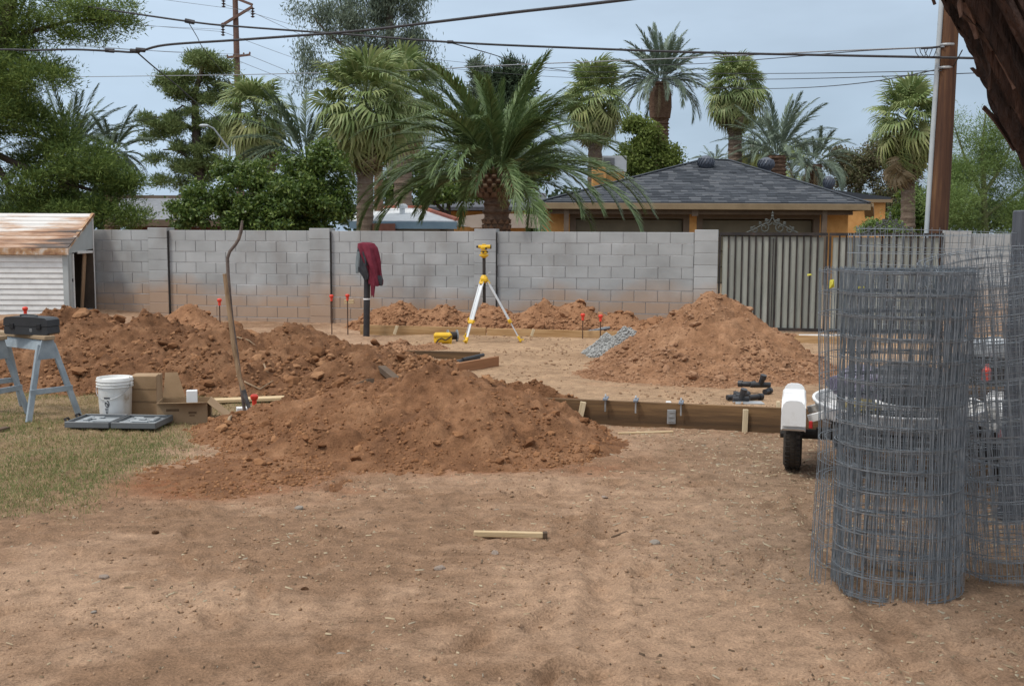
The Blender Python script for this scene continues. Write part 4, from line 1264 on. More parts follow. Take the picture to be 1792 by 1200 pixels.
M_rodrust = mk('rebar_rust', [(0.06, 0.035, 0.025), (0.12, 0.065, 0.04)], 10, .8)
M_cap = mk('orange_red_cap', [(0.62, 0.045, 0.025), (0.74, 0.07, 0.04)], 4, .45, spec=.4)
rb = [(445, 696, 9.75, 'orange capped rebar beside the shovel blade'),
      (44, 541, 14.3, 'orange capped rebar showing just above the black case'),
      (384, 526, 16.3, 'orange capped rebar between the shovel and the small orange cone'),
      (580, 519, 17.9, 'orange capped rebar against the dark wall joint'),
      (608, 518, 17.7, 'orange capped rebar just left of the jacket pipe'),
      (1020, 552, 16.9, 'left of two orange capped rebars near the gravel'),
      (1051, 554, 16.9, 'right of two orange capped rebars near the gravel')]
prod = None
for px, py, Y, lab in rb:
    tp = P(px, py, Y); zb_ = surf(tp.x, tp.y) - .12
    t = thing('rebar_stake', lab, 'rebar', (tp.x, tp.y, zb_ + .12), 0, 'rebar stakes with orange caps', local=True)
    h = tp.z - zb_ - .12
    mb = MB(); mb.tube([(0, 0, -.12), (0, 0, h - .03)], .010, 6); mb.build('rod', M_rodrust, t)
    if prod is None:
        mb = MB(); mb.lathe([(.019, -.075), (.022, -.02), (.030, -.012), (.036, .0), (.036, .018), (.024, .032), (0, .035)], 14); prod = mb.mesh('cap', M_cap, smooth_=True)
    link('cap', prod, t, (0, 0, h))

# loose sticks, boards and blocks
def lie(name, label, p0, p1, w, h, mat, cat, group=None, lift=.0):
    a = G(*p0); b = G(*p1); a.z = surf(a.x, a.y) + h / 2 + lift; b.z = surf(b.x, b.y) + h / 2 + lift
    return board(name, label, a, b, w, h, mat, cat, group, bev=.003)
fs = lie('wooden_stake', 'pale wooden stake with a dark end lying alone on the foreground dirt', (829, 939), (950, 939), .035, .03, M_pine, 'stake', 'wooden form stakes')
mb = MB(); a = G(950, 939); a.z = surf(a.x, a.y) + .016; mb.bar(a, a + Vector((.025, 0, .0)), .038, .034, bev=.003); e_ = mb.mesh('dark_tip', M_soffit, a); 
o = link('dark_tip', e_, fs, fs.matrix_basis.inverted() @ a, fs.rotation_euler.to_matrix().inverted())
lie('pine_plank', 'long pale plank on the ground behind the cardboard boxes', (362, 707), (505, 702), .14, .03, M_pine, 'plank', 'loose planks on the ground', .02)
lie('pine_plank', 'short whitish plank end beside the orange capped rebar and shovel', (414, 726), (452, 724), .09, .06, M_white, 'plank', 'loose planks on the ground', .01)
lie('pine_plank', 'thin pale lath lying in front of the soaked form board', (1082, 760), (1178, 757), .03, .015, M_pine, 'plank', 'loose planks on the ground')
lie('pine_plank', 'short pale plank lying under the two rebars near the gravel', (1018, 578), (1072, 577), .10, .04, M_pine, 'plank', 'loose planks on the ground', .03)
lie('steel_angle', 'grey steel strip on the pad beside the gravel pile', (1010, 585), (1066, 584), .09, .03, M_steelgrey, 'metal strip')
lie('wood_block', 'short pale wood block at the wall foot left of the jacket pipe', (603, 568), (620, 568), .12, .07, M_pine, 'block', None, .38)
lie('bark_chunk', 'dark rotten timber stub on top of the nearest red mound', (622, 740), (650, 748), .07, .05, M_soffit, 'wood chunk')
lie('bark_chunk', 'dark timber stub on the right shoulder of the long brown mound', (668, 665), (705, 680), .08, .06, M_soffit, 'wood chunk')
lie('wood_scrap', 'small wood scrap in the grass at the left picture edge', (-6, 757), (14, 753), .06, .03, M_soffit, 'wood chunk')
def root_piece(label, pts, r, mat):
    ps = []
    for x, y in pts:
        a = G(x, y); z = surf(a.x, a.y)
        # walk towards the camera until the sight line meets the soil
        d = ray(x, y); d = d / d.y; t = 6.0
        while t < 22 and CAM_H + d.z * t > surf(d.x * t, t): t += .02
        ps.append(Vector((d.x * t, t, surf(d.x * t, t) + r)))
    mb = MB(); mb.tube(ps, [r] * (len(ps) - 1) + [r * .4], 6)
    mb.build('root', mat, None, ps[0], label=label, cat='root', group='broken roots in the dirt')
M_root = mk('pale_root', [(0.25, 0.17, 0.10), (0.36, 0.26, 0.17)], 10, .9)
root_piece('thin pale root hanging over the long brown mound near the wall', [(364, 541), (380, 546), (390, 552), (391, 560)], .008, M_root)
root_piece('pale root twig on the long brown mound above the shovel', [(415, 597), (435, 600), (447, 608)], .009, M_root)
root_piece('bent pale root on the long brown mound right of the shovel', [(414, 660), (430, 672), (455, 686), (478, 672)], .009, M_root)
root_piece('short root in a dark hollow of the long brown mound', [(462, 640), (466, 650), (470, 657)], .009, M_root)
root_piece('curled pale root at the left toe of the nearest red mound', [(400, 742), (402, 734), (406, 730)], .014, M_root)
root_piece('buried root across the left flank of the nearest red mound', [(530, 758), (550, 754), (572, 757)], .012, M_red)
root_piece('dry twig on the dirt in front of the wire roll', [(1168, 972), (1184, 980), (1198, 990)], .005, M_root)
root_piece('thin dark twig on the dirt right of the foreground stake', [(1070, 943), (1095, 942), (1112, 938)], .006, M_soffit)

# ------------------------------------------------------------------ sawhorses and black case
M_saw = mk('sawhorse_paint', [(0.185, 0.225, 0.255), (0.265, 0.310, 0.340), (0.34, 0.385, 0.41)], 6, .5, .1, 60, spec=.4)
M_sawtop = wood_mat('sawhorse_wood', [(0.27, 0.19, 0.115), (0.37, 0.27, 0.17)], 4)
def make_sawhorse(label, loc, rz):
    t = thing('sawhorse', label, 'sawhorse', loc, rz, 'grey metal sawhorses', local=True)
    L, Hh = .86, .75
    mb = MB(); mb.box((0, 0, Hh - .018), (L + .06, .105, .036), None, .005); mb.build('top_board', M_sawtop, t)
    mb = MB()
    mb.prism([(-.035, Hh - .04), (.035, Hh - .04), (.06, Hh - .13), (-.06, Hh - .13)], -L / 2 + .02, L / 2 - .02, Matrix.Rotation(PI / 2, 4, 'Z'))
    mb.build('beam', M_saw, t)
    for sx in (-1, 1):
        mb = MB(); x0 = sx * (L / 2 - .012)
        mb.prism([(-.055, Hh - .038), (.055, Hh - .038), (.105, Hh - .21), (-.105, Hh - .21)], min(-x0 - .006, -x0 + .006), max(-x0 - .006, -x0 + .006), Matrix.Rotation(PI / 2, 4, 'Z') @ Matrix.Rotation(0, 4, 'Z'))
        mb.build('end_plate', M_saw, t)
        for sy in (-1, 1):
            mb = MB()
            mb.bar((sx * (L / 2 - .04), sy * .062, Hh - .08), (sx * (L / 2 + .05), sy * .245, 0), .052, .03, (sx, 0, .2), .004)
            mb.build('leg', M_saw, t)
        mb = MB(); mb.bar((sx * (L / 2 + .025), -.205, .26), (sx * (L / 2 + .025), .205, .26), .018, .05, (0, 0, 1), .003); mb.build('brace', M_saw, t)
    return t
fa = G(94, 733); rz = math.radians(-36); dr = Vector((math.cos(rz), math.sin(rz), 0))
sh1_loc = Vector((fa.x, fa.y, 0)) - dr * .47; sh1_loc.z = zg(sh1_loc.x, sh1_loc.y)
make_sawhorse('grey metal sawhorse carrying the long black case', sh1_loc, rz)
fb = G(30, 729); rz2 = math.radians(-18); dr2 = Vector((math.cos(rz2), math.sin(rz2), 0))
sh2_loc = Vector((fb.x - .03, fb.y - .12, 0)) - dr2 * .47; sh2_loc.z = zg(sh2_loc.x, sh2_loc.y)
make_sawhorse('grey metal sawhorse in front, cut by the left picture edge', sh2_loc, rz2)

bl = sh1_loc + dr * .17 + Vector((0, 0, .752))
bb = thing('equipment_case', 'long black hard case lying on the sawhorse top board', 'case', bl, rz + math.radians(22), local=True)
M_bbox = mk('black_case_plastic', [(0.016, 0.018, 0.021), (0.030, 0.033, 0.037)], 6, .4, spec=.5)
M_bgrille = mk('case_recess', [(0.010, 0.010, 0.011), (0.022, 0.022, 0.024)], 60, .8)
mb = MB(); mb.prism([(-.228, .012), (-.212, 0), (.215, 0), (.232, .014), (.226, .072), (-.226, .072)], -.085, .085); mb.build('case_body', M_bbox, bb)
mb = MB(); mb.prism([(-.232, .077), (.230, .077), (.224, .135), (.205, .152), (.12, .158), (-.15, .162), (-.205, .156), (-.226, .138)], -.088, .088); mb.build('case_lid', M_bbox, bb)
mb = MB(); mb.box((0, 0, .0745), (.44, .165, .007)); mb.build('seam', M_bgrille, bb)
for x in (-.14, .14):
    mb = MB(); mb.box((x, -.092, .075), (.045, .012, .05), None, .004); mb.build('latch', M_bgrille, bb)
mb = MB(); mb.tube([(-.10, -.02, .158), (-.095, -.02, .172), (-.07, -.02, .176), (.05, -.02, .174), (.075, -.02, .170), (.08, -.02, .156)], .008, 6); mb.build('carry_handle', M_bbox, bb)
mb = MB()
for k, (dx, dz_, w_, h2) in enumerate(((0, 0, .026, .004), (-.006, .009, .012, .006), (.008, .009, .010, .006), (0, .019, .024, .005), (.002, -.008, .018, .003))): mb.box((.055 + dx, -.0865, .034 + dz_), (w_, .003, h2))
mb.build('printed_mark', M_zinc, bb)

# ------------------------------------------------------------------ bucket, cardboard, tool case
bp_ = G(203, 734)
bp_.z = zg(bp_.x, bp_.y)
bk = thing('bucket', 'white plastic pail with wire bail and black printing on the dry grass', 'bucket', bp_, math.radians(-8), local=True)
M_pail = mk('pail_plastic', [(0.36, 0.29, 0.21), (0.60, 0.58, 0.54), (0.70, 0.70, 0.68), (0.74, 0.74, 0.72)], 7, .45, spec=.4, lo=.27, hi=.62)
mb = MB(); mb.lathe([(.132, 0), (.134, .005), (.148, .32), (.152, .33), (.152, .345), (.156, .345), (.156, .372), (.153, .378), (.146, .376), (.140, .34), (.127, .02), (0, .02)], 32); mb.build('pail', M_pail, bk, smooth_=True)
mb = MB()
for z in (.30, .325, .352): mb.lathe([(.150, z - .004), (.160, z - .003), (.160, z + .003), (.150, z + .004)], 32)
mb.build('rim_ring', M_pail, bk, smooth_=True)
mb = MB(); mb.tube([(.158 * math.cos(a), .158 * math.sin(a), .325 - .13 * math.sin(-a) if a < 0 else .325) for a in [-PI * k / 16 for k in range(0, 17)]], .003, 5)
mb.build('bail', M_zinc, bk)
for a in (0, PI):
    mb = MB(); mb.box((.160 * math.cos(a), 0, .325), (.012, .03, .03), None, .004); mb.build('bail_ear', M_pail, bk)
M_ink = mk('black_ink', [(0.03, 0.03, 0.035), (0.06, 0.06, 0.065)], 30, .6)
mb = MB()
def on_pail(a, z, da, dz):
    r_ = .1355 + (.148 - .134) * z / .32 + .0006
    n_ = 5
    vs = [(r_ * math.cos(a + da * (i / (n_ - 1) - .5)), r_ * math.sin(a + da * (i / (n_ - 1) - .5)), z + s * dz / 2) for s in (-1, 1) for i in range(n_)]
    mb.add(vs, [(i, i + 1, n_ + i + 1, n_ + i) for i in range(n_ - 1)])
AZ = -PI / 2 - .02
on_pail(AZ, .205, .40, .018)
for k in range(14):
    a = 2 * PI * k / 14
    if k in (4, 5): continue
    on_pail(AZ + .13 * math.cos(a), .155 + .028 * math.sin(a), .06, .010)
for dx, dz_ in ((-.05, .163), (.0, .155), (.06, .15), (.03, .143)): on_pail(AZ + dx, dz_, .09, .010)
for k in range(4): on_pail(AZ - .05 + .01 * (k % 2), .112 - k * .013, .24 - .03 * k, .006)
mb.build('printed_label', M_ink, bk)

cb = G(250, 731); cb.z = zg(cb.x, cb.y)
c1_ = thing('cardboard_box', 'tall closed brown cardboard carton standing behind the white pail', 'carton', cb + Vector((0, .12, 0)), math.radians(4), 'cardboard boxes by the pail', local=True)
mb = MB(); mb.box((0, 0, .19), (.24, .22, .375), None, .004); mb.build('carton', M_cardbd, c1_)
mb = MB(); mb.box((0, -.112, .145), (.236, .004, .012)); mb.box((0, -.112, .26), (.236, .003, .004)); mb.build('tape_seam', mk('tape_brown', [(.16, .10, .055), (.2, .13, .07)], 5, .4), c1_)
ob = G(312, 741); ob.z = zg(ob.x, ob.y)
c2_ = thing('cardboard_box', 'low open cardboard box with its flaps folded out', 'carton', ob + Vector((0, .2, 0)), math.radians(9), 'cardboard boxes by the pail', local=True)
w_, d_2, h_ = .43, .34, .185
for nm, c, sz in (('box_side', (0, -d_2 / 2, h_ / 2), (w_, .006, h_)), ('box_side', (0, d_2 / 2, h_ / 2), (w_, .006, h_)), ('box_side', (-w_ / 2, 0, h_ / 2), (.006, d_2 - .008, h_)), ('box_side', (w_ / 2, 0, h_ / 2), (.006, d_2 - .008, h_))):
    mb = MB(); mb.box(c, sz); mb.build(nm, M_cardbd, c2_)
mb = MB(); mb.box((0, 0, .004), (w_ - .01, d_2 - .01, .006)); mb.build('box_bottom', M_cardbd, c2_)
def flap(a, b, out, L, name='flap', skew=.03):
    a = Vector(a); b = Vector(b); out = Vector(out).normalized(); th = Vector((0, 0, .004))
    d = (b - a).normalized() * skew
    v = [a, b, b + out * L - d, a + out * L + d]
    mb = MB(); mb.add(v + [p + th for p in v], [(0, 1, 2, 3), (7, 6, 5, 4), (0, 4, 5, 1), (1, 5, 6, 2), (2, 6, 7, 3), (3, 7, 4, 0)]); mb.build(name, M_cardbd, c2_)
flap((-w_ / 2, -d_2 / 2, h_ + .002), (w_ / 2, -d_2 / 2, h_ + .002), (0, -.9, .12), .10)
flap((w_ / 2, -d_2 / 2, h_ + .002), (w_ / 2, d_2 / 2, h_ + .002), (.72, -.35, -.55), .28)
flap((-w_ / 2, -d_2 / 2, h_ + .002), (-w_ / 2, d_2 / 2, h_ + .002), (-.05, .02, .95), .23, skew=.09)
flap((-w_ / 2, d_2 / 2, h_ + .002), (-w_ / 2 + .2, d_2 / 2, h_ + .002), (-.12, .25, .95), .23, skew=.045)
mb = MB(); mb.box((.09, -d_2 / 2 - .0038, .10), (.07, .002, .02)); mb.box((.085, -d_2 / 2 - .0038, .075), (.045, .002, .012)); mb.box((-.08, -d_2 / 2 - .0038, .125), (.11, .002, .022)); mb.build('printed_label', mk('carton_ink', [(.10, .06, .03), (.15, .09, .05)], 20, .8), c2_)
wb = ob + Vector((.05, .26, .008))
mb = MB(); mb.box((0, 0, .13), (.095, .08, .26), Matrix.Translation(wb) @ Matrix.Rotation(.25, 4, 'Z'), .003); mb.build('white_box', M_white, None, wb, label='small upright white box standing inside the open cardboard box', cat='carton')

tcp = G(201, 752); tcp.z = zg(tcp.x, tcp.y) + .03
tcs = thing('tool_case', 'grey moulded power tool case lying wide open on the grass', 'tool case', tcp + Vector((0, .12, 0)), math.radians(-3), local=True)
M_case = mk('case_plastic', [(0.10, 0.108, 0.114), (0.135, 0.143, 0.15)], 5, .45, spec=.4)
M_caseL = mk('case_insert', [(0.21, 0.235, 0.25), (0.29, 0.315, 0.33)], 8, .45, spec=.4)
for sx in (-1, 1):
    mb = MB(); w2, d2_ = .385, .40; cx = sx * (w2 / 2 + .008)
    mb.box((cx, 0, .004), (w2, d2_, .010), None, .003)
    for c, s in (((cx, -d2_ / 2, .026), (w2, .014, .052)), ((cx, d2_ / 2, .026), (w2, .014, .052)), ((cx - w2 / 2 + .007, 0, .026), (.014, d2_ - .016, .05)), ((cx + w2 / 2 - .007, 0, .026), (.014, d2_ - .016, .05))):
        mb.box(c, s, None, .004)
    sh = mb.build('case_shell', M_case, tcs)
    mb = MB()
    mb.box((cx, 0, .019), (w2 - .032, d2_ - .032, .018))
    for q in range(5):
        mb.box((cx + RNG.uniform(-.1, .1), -.12 + q * .06, .036), (RNG.uniform(.08, .2), .028, .018), None, .006)
    mb.box((cx + sx * .09, .05, .038), (.05, .16, .022), None, .008)
    mb.build('moulded_tray', M_caseL, sh)
for y_ in (-.09, .12):
    mb = MB(); mb.tube([(-.40, y_ - .035, .02), (-.43, y_ - .03, .06), (-.43, y_ + .03, .06), (-.40, y_ + .035, .02)], .010, 6); mb.build('latch', M_black, tcs)
mb = MB(); mb.tube([(0, -.16, .03), (0, .16, .03)], .008, 8); mb.build('hinge', M_case, tcs)

# ------------------------------------------------------------------ shovel and crooked pole stuck in the mound
M_handle = wood_mat('shovel_handle', [(0.16, 0.10, 0.055), (0.25, 0.165, 0.095), (0.31, 0.21, 0.125)], 6, (6, 6, .8))
M_socket = mk('worn_steel', [(0.05, 0.045, 0.045), (0.09, 0.085, 0.085), (0.14, 0.135, 0.13)], 12, .5, metal=.3)
YS = 9.62
sb_ = P(443, 738, YS); sb_.z = max(sb_.z, surf(sb_.x, YS) - .05)
shv = thing('shovel', 'wooden handled shovel stuck upright in the mound beside the rebar', 'shovel', sb_)
pts = [P(393, 479, YS + .08), P(400, 535, YS + .07), P(408, 600, YS + .05), P(419, 660, YS + .02), P(427, 684, YS)]
mb = MB(); mb.tube(pts, [.018, .020, .020, .019, .018], 10); mb.build('handle', M_handle, shv, smooth_=True)
mb = MB(); mb.tube([P(426, 682, YS), P(433, 705, YS - .01), P(439, 722, YS - .02)], [.021, .019, .014], 10); mb.build('socket', M_socket, shv, smooth_=True)
mb = MB()
tipc = P(441, 724, YS - .02); dn_ = (P(455, 790, YS - .1) - tipc).normalized(); sd_ = dn_.cross(Vector((0, 1, 0))).normalized(); nn = sd_.cross(dn_)
gridp = []
for i in range(7):
    f = i / 6
    hw = .105 * (1 - max(0, f - .55) ** 2 * 4.0) if f > 0 else .095
    for j in range(5):
        g_ = j / 4 * 2 - 1
        gridp.append(tipc + dn_ * (.28 * f) + sd_ * hw * g_ + nn * (-.03 * (1 - g_ * g_)))
mb.add(gridp + [p + nn * .004 for p in gridp], [(i * 5 + j, i * 5 + j + 1, i * 5 + j + 6, i * 5 + j + 5) for i in range(6) for j in range(4)] + [(35 + i * 5 + j, 35 + i * 5 + j + 5, 35 + i * 5 + j + 6, 35 + i * 5 + j + 1) for i in range(6) for j in range(4)])
mb.build('blade', M_socket, shv, smooth_=True)
for s in (-1, 1):
    mb = MB(); mb.bar(tipc + sd_ * .015 * s, tipc + sd_ * .095 * s, .02, .008, nn); mb.build('step_lip', M_socket, shv)
M_crook = mk('crooked_bark', [(0.075, 0.060, 0.055), (0.14, 0.11, 0.095), (0.22, 0.17, 0.13)], 14, .8, .3, 60)
mb = MB()
cp_ = [(430, 735), (424, 690), (412, 600), (406, 560), (402, 520), (399, 480), (398, 452), (402, 440), (412, 428), (418, 418), (422, 404), (424, 386)]
mb.tube([P(x, y, YS + .16) for x, y in cp_], [.016, .016, .016, .016, .017, .017, .016, .015, .015, .015, .016, .010], 8)
mb.build('crooked_pole', M_crook, None, P(430, 735, YS + .16), smooth_=True, label='thin crooked dark pole with a bent top standing behind the shovel', cat='pole')

# ------------------------------------------------------------------ vent pipe with jacket, tripod level, yellow case
YP = 17.45
pb = P(641, 581, YP)
pipe = thing('vent_pipe', 'black upright plastic pipe with the maroon jacket over its top', 'pipe', (pb.x, pb.y, zg(pb.x, pb.y)))
ptop = P(643, 446, YP)
mb = MB(); mb.tube([Vector((pb.x, YP, -.05)), ptop], .052, 14); mb.build('pipe', M_abs, pipe, smooth_=True)
mb = MB(); zc = P(641, 523, YP).z; f = (zc - pb.z) / (ptop.z - pb.z); cxx = pb.x + (ptop.x - pb.x) * f
mb.tube([(cxx, YP, zc - .012), (cxx, YP, zc + .012)], .0555, 14); mb.build('joint_band', M_white, pipe)
def cloth(name, rows, mat, parent, Y, depth, seed, folds=5, origin=None):
    """rows: (y pixel, left pixel, right pixel); a closed hanging bag of cloth with folds"""
    n = 40; vs = []; fs = []
    r = random.Random(seed); ph = [r.uniform(0, 6.28) for _ in range(4)]
    R_ = []
    for i in range(len(rows) - 1):
        for k in range(4):
            f = k / 4; R_.append([rows[i][j] + (rows[i + 1][j] - rows[i][j]) * f for j in range(3)])
    R_.append(list(rows[-1]))
    m = len(R_)
    for i, (y, xl, xr) in enumerate(R_):
        a = P(xl, y, Y); b = P(xr, y, Y); c = (a + b) / 2; hw = (b.x - a.x) / 2
        t = i / (m - 1)
        for k in range(n):
            an = 2 * PI * k / n
            fo = 1 + (.26 * math.sin(folds * an + ph[0] + 1.6 * t) + .14 * math.sin((folds * 2 + 1) * an + ph[1] - 2 * t)) * min(1, t * 2.2 + .15)
            dd = depth * (.45 + .55 * math.sin(min(1, t * 1.6) * PI / 2)) * min(1, hw / .1)
            vs.append(Vector((c.x + hw * math.cos(an) * (.93 + .07 * fo), Y + dd * math.sin(an) * fo, c.z + .02 * math.sin(3 * an + ph[2]) * t)))
    for i in range(m - 1):
        for k in range(n):
            k2 = (k + 1) % n
            fs.append((i * n + k, i * n + k2, (i + 1) * n + k2, (i + 1) * n + k))
    fs.append(tuple(range(n - 1, -1, -1)))
    mb = MB(); mb.add(vs, fs)
    return mb.build(name, mat, parent, origin, smooth_=True)
M_maroon = mk('maroon_cloth', [(0.105, 0.016, 0.028), (0.155, 0.026, 0.042), (0.19, 0.036, 0.055)], 6, .9, .3, 60, spec=.15)
M_lining = mk('dark_lining', [(0.028, 0.030, 0.035), (0.06, 0.063, 0.07)], 8, .9)
M_pale_l = mk('pale_lining', [(0.14, 0.17, 0.18), (0.20, 0.23, 0.24)], 8, .9)
jk = thing('jacket', 'maroon hooded jacket draped over the top of the black pipe', 'jacket', P(646, 517, YP))
cloth('shell', [(424, 634, 646), (426, 626, 655), (434, 625.5, 661), (446, 629, 664), (458, 634, 666.5), (470, 641, 667), (484, 645, 668.5), (492, 645, 671), (498, 646, 670.5)], M_maroon, jk, YP - .02, .16, 3, 5)
cloth('sleeve', [(470, 646, 658), (485, 647.5, 657), (500, 648.5, 657), (514, 649, 655.5), (518, 650, 655)], M_maroon, jk, YP - .13, .05, 9, 3)
cloth('lining', [(434, 626, 634), (444, 624, 640), (455, 624, 645), (466, 623.5, 645), (474, 626, 647), (482, 633, 648), (490, 637, 646)], M_lining, jk, YP - .09, .06, 5, 4)
cloth('lining_edge', [(440, 625, 629), (450, 623, 630), (464, 622, 629), (475, 622.5, 628), (477, 623, 627)], M_pale_l, jk, YP - .14, .03, 6, 3)
cloth('dark_cuff', [(482, 656, 667), (488, 655, 670), (494, 656, 670), (498, 658, 669)], M_lining, jk, YP - .12, .05, 8, 3)

YT = 16.15
TC = P(847, 600, YT); tzb = zg(TC.x, YT)
tri = thing('tripod', 'yellow and white surveying tripod standing on the pale pad', 'tripod', (TC.x, YT, tzb))
M_yel = mk('tool_yellow', [(0.62, 0.37, 0.015), (0.74, 0.46, 0.025)], 4, .45, spec=.4)
M_alu = mk('white_aluminium', [(0.55, 0.57, 0.58), (0.68, 0.70, 0.71)], 3, .35, metal=.15, spec=.5)
hub = P(847, 487, YT)
for k, (fx_, fy2) in enumerate(((-.26, -.42), (.56, -.10), (-.30, .46))):
    foot = Vector((TC.x + fx_, YT + fy2, 0)); foot.z = surf(foot.x, foot.y)
    rad = Vector((fx_, fy2, 0)).normalized(); tan = Vector((-rad.y, rad.x, 0))
    top = hub + rad * .05 + Vector((0, 0, -.03))
    ax = foot - top
    leg = MB()
    for s in (-1, 1):
        o_ = tan * .028 * s
        leg.bar(top + o_ + ax * .02, top + ax * .66 + o_ * .95, .018, .022, rad, .003)
    leg.bar(top + ax * .08, top + ax * .36 , .05, .004, rad)
    leg.bar(top + ax * .22, top + ax * .92, .034, .014, rad, .003)
    lg = leg.build('leg', M_alu, tri)
    mb = MB(); mb.bar(top + ax * .63, top + ax * .69, .085, .04, rad, .006); mb.bar(top + ax * .655 - tan * .06, top + ax * .655 + tan * .06, .02, .02, rad); mb.build('clamp', M_yel, lg)
    mb = MB(); mb.bar(top - ax * .01, top + ax * .06, .07, .035, rad, .006); mb.build('hinge_bracket', M_yel, lg)
    mb = MB(); mb.bar(top + ax * .90, top + ax * .99, .05, .03, rad, .006); mb.tube([top + ax * .97, foot + Vector((0, 0, -.02))], [.014, .004], 6); mb.bar(top + ax * .955, top + ax * .955 + rad * .06, .04, .012, (0, 0, 1)); mb.build('foot', M_yel, lg)
mb = MB(); mb.lathe([(.03, -.07), (.055, -.05), (.06, 0), (.045, .03), (.028, .05)], 12, c=hub); mb.box(hub + Vector((0, -.05, -.02)), (.09, .05, .05), None, .008); mb.build('hub', M_yel, tri)
mb = MB(); mb.tube([hub + Vector((.03, -.02, .04)), hub + Vector((.08, -.03, .085)), hub + Vector((.105, -.03, .09))], .007, 6); mb.tube([hub + Vector((.105, -.03, .075)), hub + Vector((.105, -.03, .105))], .010, 6); mb.build('crank', M_zinc, tri)
ctop = P(847, 449, YT)
mb = MB(); mb.tube([P(847.5, 530, YT), ctop], .024, 12); mb.build('centre_column', mk('column_black', [(.025, .022, .02), (.05, .042, .036)], 6, .5), tri, smooth_=True)
mb = MB(); mb.lathe([(.026, -.02), (.05, 0), (.07, .012), (.07, .03), (.03, .034)], 14, c=ctop); mb.build('head_plate', M_yel, tri)
lv0 = ctop + Vector((0, 0, .036))
lv = thing('survey_level', 'small yellow optical level mounted on top of the tripod', 'survey level', lv0)
mb = MB(); mb.lathe([(.03, 0), (.055, .008), (.055, .022), (.035, .03), (.035, .045), (.05, .05), (.05, .06), (0, .062)], 16, c=lv0); mb.build('base', M_yel, lv, smooth_=True)
mb = MB()
for a in (.3, 2.4, 4.5): mb.lathe([(.016, .02), (.016, .045)], 8, c=lv0 + Vector((math.cos(a) * .045, math.sin(a) * .045, 0)))
mb.build('levelling_knob', M_black, lv)
mb = MB(); mb.box(lv0 + Vector((0, 0, .095)), (.10, .08, .06), None, .015); mb.tube([lv0 + Vector((-.085, 0, .11)), lv0 + Vector((.095, 0, .11))], [.024, .03], 12); mb.box(lv0 + Vector((0, 0, .14)), (.06, .03, .02), None, .006); mb.build('telescope', M_yel, lv)
mb = MB(); mb.tube([lv0 + Vector((-.115, 0, .11)), lv0 + Vector((-.083, 0, .11))], [.016, .02], 10); mb.tube([lv0 + Vector((.093, 0, .11)), lv0 + Vector((.11, 0, .11))], .032, 12); mb.tube([lv0 + Vector((.03, -.05, .085)), lv0 + Vector((.03, -.03, .085))], .016, 8); mb.build('lens_ring', M_black, lv)

yc = G(775, 601); yc.z = surf(yc.x, yc.y)
ycs = thing('instrument_case', 'yellow hard case with a black strap left of the tripod', 'case', yc, .12, local=True)
mb = MB(); mb.box((0, 0, .085), (.26, .18, .15), None, .025); mb.build('case_body', M_yel, ycs)
mb = MB(); mb.box((0, 0, .11), (.268, .188, .012), None, .003); mb.build('seam', mk('dark_yellow', [(.35, .2, .02), (.4, .24, .03)], 3, .6), ycs)
mb = MB(); mb.tube([(-.10, -.095, .02), (-.07, -.10, .07), (-.02, -.10, .09), (.03, -.10, .06), (.08, -.10, .09), (.12, -.09, .12)], .009, 6); mb.build('strap', M_black, ycs)
for x in (-.1, .1):
    mb = MB(); mb.box((x, 0, .008), (.05, .17, .016)); mb.build('foot', M_yel, ycs)
gc = yc + Vector((.12, .35, 0))
gb = thing('cable_reel', 'small grey cable reel with its cord behind the yellow case', 'cable reel', (gc.x, gc.y, surf(gc.x, gc.y)), .3, local=True)
mb = MB(); 
for x in (-.07, .07): mb.lathe([(.09, -.006), (.09, .006)], 16, M=Matrix.Translation((x, 0, .09)) @ Matrix.Rotation(PI / 2, 4, 'Y'))
mb.build('flange', M_steelgrey, gb)
mb = MB(); mb.lathe([(.055, -.065), (.06, 0), (.055, .065)], 14, M=Matrix.Translation((0, 0, .09)) @ Matrix.Rotation(PI / 2, 4, 'Y')); mb.build('cord', M_black, gb)

